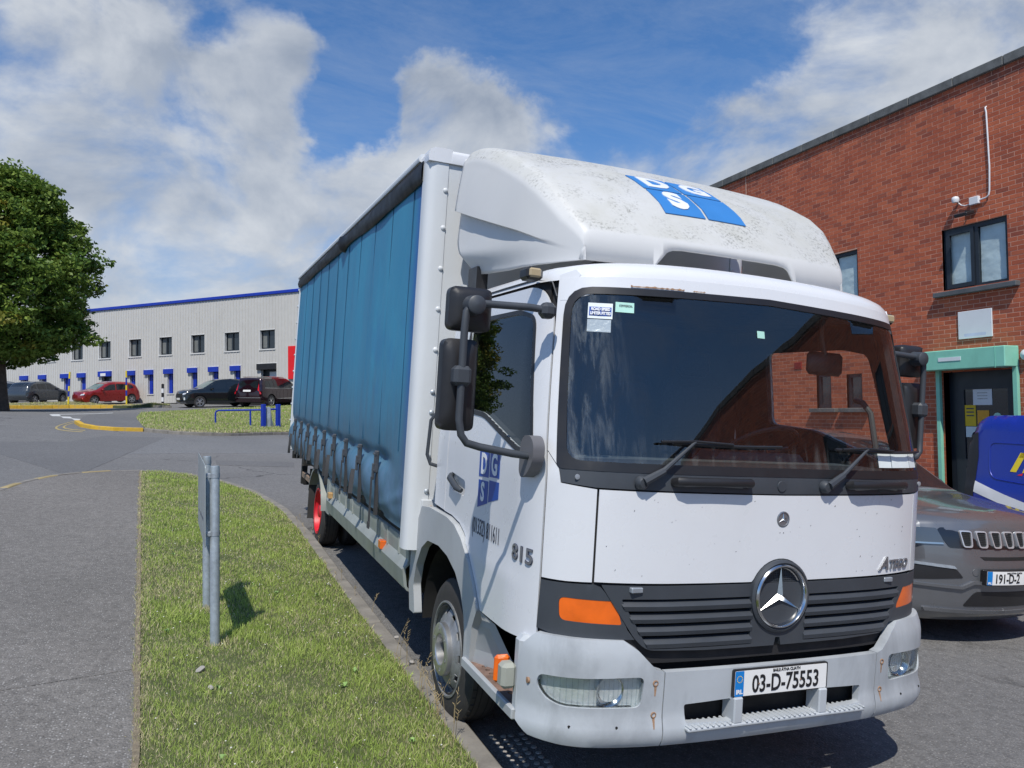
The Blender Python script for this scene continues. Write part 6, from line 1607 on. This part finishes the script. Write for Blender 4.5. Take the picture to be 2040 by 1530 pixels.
# ------------------------------------------------------------------ cars
def car(name, mtx, label, L, W, top, bottom, body_m, wheels, prof, side_glass, label_cat='car', group=None, rim_m='rim', detail=0, wr=.33, tumble=.32, belt=1.0, arch=.06, frontcurve=.16, glassm=None):
    """prof: silhouette (y,z) from front-bottom over the roof to rear-bottom; wheels: y of the axles"""
    r = root(name, mtx, label, label_cat, group)
    gm = glassm or M['car_glass']; w0 = W/2
    prof = np.array(prof, float); pk = int(np.argmax(prof[:, 1]))
    # arc-length smooth profile
    def catmull(P, n=7):
        out = []
        for i in range(len(P)-1):
            p0, p1, p2, p3 = P[max(i-1, 0)], P[i], P[i+1], P[min(i+2, len(P)-1)]
            for t in np.linspace(0, 1, n, endpoint=False):
                out.append(.5*((2*p1)+(-p0+p2)*t+(2*p0-5*p1+4*p2-p3)*t*t+(-p0+3*p1-3*p2+p3)*t**3))
        out.append(P[-1]); return np.array(out)
    S = catmull(prof, 6)
    def topz(y):
        o = np.argsort(S[:, 0]); k = S[:, 1] > .75*0
        # upper envelope
        yy = np.linspace(0, L, 120); 
        return np.interp(y, TY, TZ)
    TY = np.linspace(S[:, 0].min(), S[:, 0].max(), 160); TZ = np.zeros(160)
    for i in range(len(S)-1):
        a, b = S[i], S[i+1]; lo, hi = sorted((a[0], b[0])); m = (TY >= lo-1e-9) & (TY <= hi+1e-9)
        if hi-lo < 1e-6: continue
        TZ[m] = np.maximum(TZ[m], a[1]+(TY[m]-a[0])/(b[0]-a[0])*(b[1]-a[1]))
    def hwid(y, z):
        y = np.asarray(y, float); z = np.asarray(z, float)
        w = w0*(1-.11*np.clip(1-y/.75, 0, 1)**2.2-.09*np.clip(1-(L-y)/.7, 0, 1)**2.2)
        w = w*(1-.035*np.clip((.62-z)/.5, 0, 1)**2) - .018*np.exp(-((z-.62)/.10)**2)*0
        w = w - tumble*np.maximum(0, z-belt) - .03*sst(z, belt-.12, belt+.02)
        d = np.interp(y, TY, TZ)-z; rr = .10
        w = w-.09*(1-np.sqrt(np.clip(1-(1-np.clip(d/rr, 0, 1))**2, 0, 1)))
        return w
    def ycurve(y, x): 
        q = np.clip(np.abs(x)/w0, 0, 1)
        return frontcurve*q**2.2*np.clip(1-y/.9, 0, 1)-.12*q**2.2*np.clip(1-(L-y)/.8, 0, 1)
    def sidefn(s):
        def f(a, b, w):
            x = hwid(a, b); return np.stack([s*(x+w), a+ycurve(a, x), b], 1)
        return f
    lower = []
    zb = bottom; ar = wr+arch
    pts = [tuple(p) for p in S]
    y_f, y_r = S[0][0], S[-1][0]
    bot = []
    for wy in sorted(wheels, reverse=True):
        a0 = math.asin(max(-1, min(1, (zb-wr)/ar))); 
        for t in np.linspace(a0, math.pi-a0, 15): bot.append((wy+ar*math.cos(t), wr+ar*math.sin(t)))
    outline = pts+bot
    out_g = MB()
    for s in (1, -1):
        V, Fc = sheet_geo(outline, sidefn(s), (), .012, .10 if not detail else .06); out_g.add(V, Fc)
    n = 17; rows = []
    for (y, z) in S:
        x = np.linspace(-1, 1, n)*(hwid(y, z)); cr = .030*(1-np.linspace(-1, 1, n)**2)*(z > .8); rows.append(np.stack([x, y+ycurve(y, x), z+cr], 1))
    V = np.vstack(rows); out_g.add(V, [(i*n+k, i*n+k+1, (i+1)*n+k+1, (i+1)*n+k) for i in range(len(rows)-1) for k in range(n-1)])
    body = out_g.out('body', body_m, r, 38)
    MB().box(-w0+.16, w0-.16, .25, L-.25, zb+.02, zb+.30).out('underbody', M['void'], r)
    for wy in wheels: MB().box(-w0+.10, w0-.10, wy-ar+.01, wy+ar-.01, zb+.05, wr+ar-.02).out('arch_liner', M['void'], r)
    # glass
    for s in (1, -1):
        for g in side_glass: sheet('side_window', rpoly(g, .03), offs(sidefn(s), .006), gm, r, (), .008, .15)
    def topfn(seg):
        A = np.array(seg, float); d = np.concatenate([[0], np.cumsum(np.hypot(*np.diff(A, axis=0).T))])
        def f(a, b, w):   # a: -1..1 across, b: 0..1 along
            y = np.interp(b*d[-1], d, A[:, 0]); z = np.interp(b*d[-1], d, A[:, 1]); x = a*hwid(y, z)*.97; cr = .030*(1-a*a)*(z > .8)
            nn = np.array([-(A[-1, 1]-A[0, 1]), (A[-1, 0]-A[0, 0])]); nn = nn/np.linalg.norm(nn); 
            return np.stack([x, y+ycurve(y, x)+nn[0]*w, z+cr+nn[1]*w], 1)
        return f
    def strip(y0, y1, z0=None):
        return [p for p in S if y0-1e-6 <= p[0] <= y1+1e-6 and p[1] > (z0 or .9)]
    def ff(back=False):
        # front (or rear) face parametrised by x, z
        half = S[:np.argmax(S[:, 1])+1] if not back else S[np.argmax(S[:, 1]):][::-1]
        zz = np.maximum.accumulate(half[:, 1])
        def f(a, b, w):
            y = np.interp(b, zz+np.arange(len(zz))*1e-7, half[:, 0]); x = a
            k = 1 if not back else -1
            return np.stack([x, y+ycurve(y, x)-k*w, b], 1)
        return f
    def wheel(x, y, s):
        w = bpy.data.objects.new('wheel', None); COL.objects.link(w); w.parent = r; w.location = (x, y, wr)
        MB().lathe([(-.02, wr*.60), (.0, wr*.68), (.012, wr*.80), (.0, wr*.95), (-.03, wr), (-.19, wr), (-.21, wr*.9), (-.21, wr*.6)], (0, 0, 0), 'x', 40, s).out('tyre', M['rubber'], w)
        m = MB().lathe([(-.02, wr*.69), (.004, wr*.68), (.0, wr*.64), (-.05, wr*.62)], (0, 0, 0), 'x', 40, s)
        for k in range(10):
            a = 2*math.pi*k/10+(.12 if k % 2 else -.12)*.9; c_, s_ = math.cos(a), math.sin(a)
            m.poly([(0, c_*.03-s_*.018, s_*.03+c_*.018), (0, c_*.03+s_*.018, s_*.03-c_*.018), (-s*.012, c_*wr*.66+s_*.016, s_*wr*.66-c_*.016), (-s*.012, c_*wr*.66-s_*.016, s_*wr*.66+c_*.016)], (-s*.02, 0, 0))
        m.lathe([(-.02, .06), (.004, .05), (.006, 0)], (0, 0, 0), 'x', 16, s); m.out('rim', M[rim_m], w)
        MB().lathe([(-.09, wr*.62), (-.09, 0)], (0, 0, 0), 'x', 24, s).out('brake', M['void'], w)
    for wy in wheels:
        for s in (1, -1): wheel(s*(w0-.02), wy, s)
    return r, body, sidefn, topfn, ff, strip, hwid, S

M['car_glass'] = mat('car_glass', (.012, .016, .02), .05, var=.1, spec=.8)
M['car_glass_clear'] = mat('car_glass_pale', (.10, .16, .16), .06, var=.2, spec=.9)
def paint(name, col, metal=.5, rough=.28): return mat(name, col, rough, metal, var=.03, coat=1.0)
def yard_mtx(x, y, rot): return Q4 @ Matrix.Translation((x, y, 0)) @ Matrix.Rotation(rot, 4, 'Z')
def far_mtx(x, y, rot):
    # stand on the terrain: slope from the ground height
    e = .8; z = float(gz(x, y)); nx = -(float(gz(x+e, y))-float(gz(x-e, y)))/(2*e); ny = -(float(gz(x, y+e))-float(gz(x, y-e)))/(2*e)
    n = Vector((nx, ny, 1)).normalized(); q = Vector((0, 0, 1)).rotation_difference(n)
    return Matrix.Translation((x, y, z)) @ q.to_matrix().to_4x4() @ Matrix.Rotation(rot, 4, 'Z')

def grey_suv():
    bp = paint('gunmetal_paint', (.175, .182, .195), .5, .32)
    prof = [(.16, .20), (.05, .29), (.015, .43), (.0, .59), (.006, .72), (.02, .82), (.04, .90), (.065, .97), (.12, 1.025), (.30, 1.07), (.70, 1.11), (1.18, 1.16), (1.42, 1.29), (1.80, 1.51), (2.10, 1.62), (2.6, 1.665), (3.3, 1.65), (3.85, 1.57), (4.12, 1.48), (4.28, 1.20), (4.36, .95), (4.39, .6), (4.36, .35), (4.22, .22)]
    g = [[(1.50, 1.02), (1.95, 1.03), (2.42, 1.04), (2.42, 1.49), (2.05, 1.47), (1.80, 1.33)], [(2.50, 1.04), (3.35, 1.07), (3.35, 1.49), (2.50, 1.49)], [(3.43, 1.08), (3.95, 1.14), (3.80, 1.42), (3.43, 1.47)]]
    r, body, sf, tf, ff, strip, hwid, S = car('parked_suv', yard_mtx(3.82, 1.55, R(-3.2)), 'gunmetal grey compact SUV nose-on beside the truck with seven slot grille', 4.39, 1.82, 1.63, .22, bp, (.90, 3.53), prof, g, detail=1, wr=.35, belt=1.06, frontcurve=.30)
    r['label'] = 'gunmetal grey compact SUV nose-on beside the truck with seven slot grille'
    F = ff()
    sheet('windscreen', [(-1, .0), (1, .0), (1, 1), (-1, 1)], offs(tf(strip(1.22, 2.0)), .004), M['car_glass'], r, (), .006, .2)
    def fs(name, poly, m, d, th=.01, par=None, holes=(), st=.05): return sheet(name, poly, offs(lambda a, b, w: F(a, b+.045, w), d), m if not isinstance(m, str) else M[m], par or r, holes, th, st)
    def both(name, poly, m, d, th=.01, st=.05):
        fs(name, poly, m, d, th, None, (), st); fs(name, mirror(poly), m, d, th, None, (), st)
    M['bright_trim'] = mat('bright_trim', (.70, .72, .74), .3, .6)
    gloss = mat('gloss_black_trim', (.012, .012, .014), .15, coat=.8)
    band = rpoly([(-.55, .775), (.55, .775), (.63, .90), (.60, .932), (-.60, .932), (-.63, .90)], .02)
    gr = fs('grille', band, gloss, .006, .012)
    for k in range(7):
        c = (k-3)*.137; hwd = .052; sl = .0
        outer = rpoly([(c-hwd*.70, .785), (c+hwd*.80, .785), (c+hwd, .918), (c-hwd, .918)], .022)
        inn = rpoly([(c-hwd*.70+.009, .795), (c+hwd*.80-.009, .795), (c+hwd-.009, .908), (c-hwd+.009, .908)], .016)
        ring = fs('grille_ring', outer, 'bright_trim', .020, .016, gr, [inn], .03); fs('grille_mesh', inn, 'void', .009, .004, gr)
        mb = MB()
        for i in range(8):
            z = .802+i*.014; a, b = [F(np.array([x]), np.array([z+.045]), np.array([.012]))[0] for x in (c-hwd*.74, c+hwd*.74)]; a2 = F(np.array([c]), np.array([z+.051]), np.array([.012]))[0]
            mb.tube([a, a2, b], .0016, 4)
        o = mb.out('mesh_bar', M['dark'], gr); o['kind'] = 'stuff'
    hl = rpoly([(.585, .812), (.83, .80), (.87, .83), (.87, .92), (.82, .925), (.63, .925)], .012)
    for f in (lambda q: q, mirror):
        a = fs('headlight', f(hl), mat('smoked_lens', (.10, .12, .14), .10, .3, spec=.9) if f is not mirror else bpy.data.materials['smoked_lens'], .010, .012)
        fs('light_strip', f([(.59, .800), (.86, .790), (.87, .803), (.60, .813)]), 'chrome', .014, .01, a)
        fg = rpoly([(.44, .535), (.80, .50), (.84, .60), (.83, .635), (.50, .605)], .02)
        fs('fog_recess', f(fg), 'black', .004, .01); fs('fog_lamp_strip', f(rpoly([(.50, .606), (.83, .628), (.84, .650), (.52, .630)], .008)), 'steel', .012, .012)
        fs('tow_cover', f([(.34+.028*math.cos(t), .585+.028*math.sin(t)) for t in np.linspace(0, 6.283, 20)[:-1]]), bp, .004, .006)
    fs('upper_intake', rpoly([(-.26, .685), (.26, .685), (.30, .712), (-.30, .712)], .006), 'void', .003, .004)
    fs('lower_intake', rpoly([(-.42, .30), (.42, .30), (.33, .425), (-.33, .425)], .03), 'black', .004, .006)
    for f in (lambda q: q, mirror): fs('lower_splitter', f(rpoly([(.0, .235), (.70, .245), (.72, .275), (.0, .265)], .008)), 'badge', .02, .03)
    # bumper ledge
    for s in (1,):
        fs('bumper_moulding', rpoly([(-.86, .46), (-.45, .445), (-.36, .49), (.36, .49), (.45, .445), (.86, .46), (.86, .48), (.46, .468), (.37, .515), (-.37, .515), (-.46, .468), (-.86, .48)], .004), bp, .022, .03)
    pl = fs('number_plate', rrect(-.30, .49, .24, .615, .01), 'black', .055, .05)
    fs('plate_face', rrect(-.29, .497, .23, .607, .005), 'plate', .058, .003, pl); fs('plate_band', rrect(-.29, .497, -.245, .607, .003), 'plate_blue', .060, .002, pl)
    text('plate_digits', '191-D-2', .105, offs(F, .059), (-.225, 0.5900000000000001), M['ink_black'], pl, .0018, sx=.74, align='LEFT'); text('plate_county', 'BAILE ÁTHA CLIATH', .018, offs(F, .059), (-.02, 0.639), M['ink_black'], pl, .0003)
    text('plate_country', 'IRL', .024, offs(F, .060), (-.268, 0.557), M['plate'], pl, .001)
    text('bonnet_lettering', 'Jeep', .085, offs(F, .004), (-.0, 1.012), M['chrome'], r, .003, sx=1.1, lift=.004, thick=.005)
    for s in (-1, 1):
        m = MB().box(min(s*.86, s*1.04), max(s*.86, s*1.04), 1.50, 1.62, 1.03, 1.17, .04).out('door_mirror', bp, r, 60)
        MB().box(min(s*.895, s*.925), max(s*.895, s*.925), .47, 3.95, .34, .42, .01).out('sill_trim', M['black'], r)
    sheet('parking_disc', [(-.75, .03), (-.60, .03), (-.60, .2), (-.75, .2)], offs(tf(strip(1.22, 2.0)), .009), M['sticker_green'], r, (), .001, .3)
    MB().tube([(-.62, 1.25, 1.155), (-.05, 1.30, 1.19)], .008, 6).out('wiper', M['black'], r)
grey_suv()

def blue_van():
    bp = paint('van_blue', (.006, .022, .30), .15, .32)
    prof = [(.12, .22), (.02, .35), (.0, .60), (.05, .85), (.20, 1.0), (.80, 1.12), (1.15, 1.25), (1.55, 1.62), (1.90, 1.86), (2.4, 1.93), (3.2, 1.94), (4.0, 1.92), (4.22, 1.87), (4.36, 1.74), (4.42, 1.40), (4.44, .9), (4.44, .5), (4.38, .28)]
    prof = [(a, b*1.045) for a, b in prof]
    g = [[(1.45, 1.15), (2.15, 1.17), (2.15, 1.68), (1.90, 1.66), (1.65, 1.45)]]
    r, body, sf, tf, ff, strip, hwid, S = car('delivery_van', yard_mtx(8.72, .78, 0), 'bright blue panel van with white stripe and yellow letter parked along brick wall', 4.44, 1.72, 1.94, .24, bp, (.85, 3.55), prof, g, 'van', wr=.32, belt=1.05, tumble=.10)
    F = sf(-1)
    sheet('windscreen', [(-1, .0), (1, .0), (1, 1), (-1, 1)], offs(tf(strip(1.15, 1.85)), .004), M['car_glass'], r, (), .006, .2)
    B = ff(True)
    sheet('rear_window', rrect(-.66, 1.10, .66, 1.75, .05), offs(B, .004), M['car_glass'], r, (), .006, .2)
    for s in (-1, 1):
        sheet('tail_light', rpoly([(4.23, .80), (4.40, .80), (4.40, 1.68), (4.25, 1.76), (4.20, 1.4)], .03), offs(sf(s), .006), M['black'], r, (), .01, .06)
        sheet('stripe', [(3.2, .66), (4.24, .90), (4.24, 1.06), (3.2, .80), (2.0, .62), (2.0, .48)][::1], offs(sf(s), .004), M['white_plain'], r, (), .002, .1)
        sheet('wheel_arch_trim', [(3.55+.44*math.cos(t), .32+.44*math.sin(t)) for t in np.linspace(0, math.pi, 20)]+[(3.55+.385*math.cos(t), .32+.385*math.sin(t)) for t in np.linspace(math.pi, 0, 20)], offs(sf(s), .012), M['black'], r, (), .014, .06)
    sw = MB()
    q = rpoly([(2.75, 1.06), (3.96, 1.12), (4.02, 1.62), (2.75, 1.64)], [.02, .16, .12, .02], 8)
    P3 = [tuple(F(np.array([a]), np.array([b]), np.array([.002]))[0]) for a, b in densify(q, .08)]; sw.tube(P3+[P3[0]], .008, 6, False); sw.out('panel_swage', bp, r)
    yl = M['yellow']
    # stylised slanting letter and small sub-lettering; text runs from the rear towards the front
    def lf(a, b, w): return F(3.90-a, b, w)
    x0 = .27
    for pts in ([(0, 0), (.085, 0), (.20, .27), (.115, .27)], [(.115, .27), (.20, .27), (.46, .27), (.52, .22), (.50, .205), (.10, .205)][:0] or [(.10, .20), (.13, .27), (.50, .27), (.50, .20)], [(.17, 0), (.235, 0), (.30, .20), (.235, .20)], [(.32, 0), (.40, 0), (.465, .20), (.40, .20)]):
        sheet('van_letter', [(x0+a, 1.24+b) for a, b in pts], offs(lf, .006), yl, r, (), .003, .1)
    sheet('van_letter', [(x0+.10, 1.20), (x0+.17, 1.20), (x0+.18, 1.235)], offs(lf, .006), M['red'], r, (), .003, .1); sheet('van_letter', [(x0+.2, 1.20), (x0+.28, 1.20), (x0+.30, 1.235), (x0+.22, 1.235)], offs(lf, .006), M['white_plain'], r, (), .003, .1)
    text('van_lettering', 'AG', .13, lf, (x0+.26, 1.07), yl, r, .006, .25, 1.1, 'LEFT', lift=.006, space=1.3)
blue_van()

def place_by(u, D, ref, rot):
    """world position of the car's origin so that local point ref=(x,y) stands at image column u, depth D"""
    d = RW @ np.array([(u-1020)/F_PX, 1, 0]); p = CW+d*D; c, s = math.cos(rot), math.sin(rot)
    return p[0]-(c*ref[0]-s*ref[1]), p[1]-(s*ref[0]+c*ref[1])
SUVP = [(.14, .22), (.03, .32), (.0, .55), (.03, .80), (.10, .93), (.40, 1.03), (1.05, 1.10), (1.35, 1.24), (1.75, 1.48), (2.05, 1.60), (2.6, 1.665), (3.3, 1.64), (3.9, 1.55), (4.25, 1.38), (4.48, 1.12), (4.58, .85), (4.60, .5), (4.50, .28)]
def far_common(r, tf, ff, strip, fy0, fy1, ry0, ry1, gm='car_glass_clear'):
    sheet('windscreen', [(-1, .0), (1, .0), (1, 1), (-1, 1)], offs(tf(strip(fy0, fy1)), .004), M[gm], r, (), .006, .3)
    sheet('rear_window', [(-.9, .0), (.9, .0), (.9, 1), (-.9, 1)], offs(tf(strip(ry0, ry1)), .004), M['car_glass'], r, (), .006, .3)
def black_crossover():
    bp = paint('black_paint', (.010, .014, .017), .3, .2)
    g = [[(1.50, 1.04), (1.95, 1.05), (2.45, 1.06), (2.45, 1.50), (2.0, 1.46), (1.78, 1.32)], [(2.52, 1.06), (3.35, 1.08), (3.35, 1.50), (2.52, 1.52)], [(3.43, 1.10), (4.05, 1.18), (3.75, 1.42), (3.43, 1.48)]]
    rot = R(-71); x, y = place_by(398, 44.5, (.88, .92), rot)
    r, body, sf, tf, ff, strip, hw_, S = car('parked_car', far_mtx(x, y, rot), 'black crossover facing left on the road before the warehouse', 4.60, 1.86, 1.66, .24, bp, (.92, 3.63), SUVP, g, wr=.34, rim_m='hub', group='cars parked near the warehouse')
    far_common(r, tf, ff, strip, 1.15, 2.0, 3.9, 4.3)
    F = ff()
    sheet('grille', rpoly([(-.5, .50), (.5, .50), (.58, .82), (-.58, .82)], .04), offs(F, .006), M['void'], r, (), .01, .1)
    for q in ([(.55, .74), (.86, .80), (.86, .88), (.58, .84)],):
        for f in (lambda k: k, mirror): sheet('headlight', f(rpoly(q, .02)), offs(F, .010), M['reflector'], r, (), .01, .06); 
    for f in (lambda k: k, mirror): sheet('fog_lamp', f(rrect(.70, .45, .82, .60, .02)), offs(F, .012), M['sticker_white'], r, (), .01, .06)
    sheet('number_plate', rrect(-.26, .46, .26, .57, .01), offs(F, .02), M['plate'], r, (), .012, .2); sheet('lower_trim', rrect(-.8, .27, .8, .31, .01), offs(F, .02), M['badge'], r, (), .02, .1)
    for s in (-1, 1): MB().box(min(s*.86, s*1.05), max(s*.86, s*1.05), 1.55, 1.68, 1.04, 1.17, .04).out('door_mirror', bp, r)
    MB().lathe([(0, .03), (.05, .02), (.06, 0)], (0, 3.4, 1.66), 'z', 8).out('aerial', M['black'], r)
black_crossover()
def maroon_suv():
    bp = paint('dark_maroon_paint', (.022, .006, .012), .4, .2)
    prof = [(.14, .24), (.03, .35), (.0, .60), (.03, .88), (.12, 1.0), (.5, 1.08), (1.15, 1.16), (1.45, 1.30), (1.9, 1.58), (2.25, 1.71), (2.9, 1.775), (3.9, 1.77), (4.55, 1.73), (4.72, 1.62), (4.84, 1.25), (4.92, 1.0), (4.95, .6), (4.90, .32)]
    g = [[(1.65, 1.10), (2.1, 1.11), (2.65, 1.12), (2.65, 1.58), (2.2, 1.56), (1.92, 1.40)], [(2.74, 1.12), (3.60, 1.13), (3.60, 1.60), (2.74, 1.60)], [(3.68, 1.13), (4.50, 1.16), (4.45, 1.56), (3.68, 1.60)]]
    rot = R(-221); x, y = place_by(539, 45.5, (-.93, 3.96), rot)
    r, body, sf, tf, ff, strip, hw_, S = car('parked_car', far_mtx(x, y, rot), 'dark maroon SUV seen from behind beside the truck curtain', 4.95, 1.96, 1.77, .26, bp, (.95, 3.93), prof, g, wr=.37, rim_m='hub', belt=1.10, tumble=.22, group='cars parked near the warehouse')
    sheet('windscreen', [(-1, 0), (1, 0), (1, 1), (-1, 1)], offs(tf(strip(1.2, 2.1)), .004), M['car_glass_clear'], r, (), .006, .3)
    B = ff(True)
    sheet('rear_window', rpoly([(-.68, 1.14), (.68, 1.14), (.60, 1.56), (-.60, 1.56)], .05), offs(B, .008), M['car_glass'], r, (), .01, .1)
    red = mat('tail_red', (.55, .008, .02), .25, coat=.5)
    for s in (-1, 1):
        q = rpoly([(.70, 1.02), (.90, .90), (.93, .78), (.84, .80), (.80, 1.0), (.70, 1.40), (.74, 1.5), (.80, 1.3)][:6], .02)
        sheet('tail_light', [(p[0]*s, p[1]) for p in (q if s > 0 else q[::-1])], offs(B, .014), red, r, (), .02, .05)
    sheet('number_plate', rrect(-.26, .93, .26, 1.04, .01), offs(B, .02), M['plate'], r, (), .012, .2)
    sheet('bumper_strip', rrect(-.88, .56, .88, .60, .01), offs(B, .014), M['chrome'], r, (), .02, .1)
    for s in (-1, 1):
        sheet('window_trim', [(1.6, 1.085), (4.55, 1.14), (4.55, 1.16), (1.6, 1.10)], offs(sf(s), .012), M['chrome'], r, (), .01, .3); sheet('sill_strip', [(1.5, .50), (3.4, .50), (3.4, .53), (1.5, .53)], offs(sf(s), .010), M['chrome'], r, (), .01, .3)
        MB().tube([(s*.66, 2.3, 1.77), (s*.68, 3.2, 1.81), (s*.66, 4.4, 1.79)], .018, 6).out('roof_rail', M['chrome'], r)
        MB().box(min(s*.9, s*1.1), max(s*.9, s*1.1), 1.62, 1.76, 1.08, 1.22, .04).out('door_mirror', bp, r)
maroon_suv()
HATCH = [(.14, .20), (.03, .30), (.0, .50), (.05, .72), (.18, .84), (.75, .94), (1.0, 1.0), (1.45, 1.25), (1.75, 1.40), (2.2, 1.475), (2.9, 1.46), (3.4, 1.38), (3.72, 1.20), (3.88, .95), (3.97, .75), (4.0, .5), (3.9, .25)]
HG = [[(1.25, .93), (1.7, .94), (2.2, .95), (2.2, 1.34), (1.85, 1.31), (1.55, 1.15)], [(2.28, .95), (3.0, .98), (3.02, 1.32), (2.28, 1.35)], [(3.10, .99), (3.5, 1.08), (3.35, 1.25), (3.10, 1.31)]]
def hatch(u, D, ref, rotd, col, label, name='parked_car', prof=HATCH, L=4.0):
    rot = R(rotd); x, y = place_by(u, D, ref, rot)
    bp = paint('paint_%d' % u, col, .4, .3)
    r, body, sf, tf, ff, strip, hw_, S = car(name, far_mtx(x, y, rot), label, L, 1.70, 1.47, .22, bp, (.80, 3.30), prof, HG, wr=.31, rim_m='hub', belt=.93, tumble=.30, group='cars parked near the warehouse')
    far_common(r, tf, ff, strip, .95, 1.75, 3.4, 3.8)
    for f in (lambda k: k, mirror): sheet('headlight', f(rpoly([(.48, .64), (.80, .68), (.80, .78), (.55, .74)], .02)), offs(ff(), .01), M['reflector'], r, (), .01, .06)
    for s in (-1, 1): MB().box(min(s*.78, s*.96), max(s*.78, s*.96), 1.28, 1.40, .94, 1.05, .03).out('door_mirror', bp, r)
hatch(188, 50.5, (.82, .80), -58, (.30, .012, .010), 'red hatchback facing left behind the dry bank, before the warehouse')
hatch(78, 52.0, (.0, 2.0), 148, (.055, .065, .075), 'dark grey hatchback half hidden behind the bank right of the tree trunk')
hatch(20, 56.0, (.0, 2.0), 100, (.16, .17, .18), 'light grey car behind the tree trunk at the left edge')
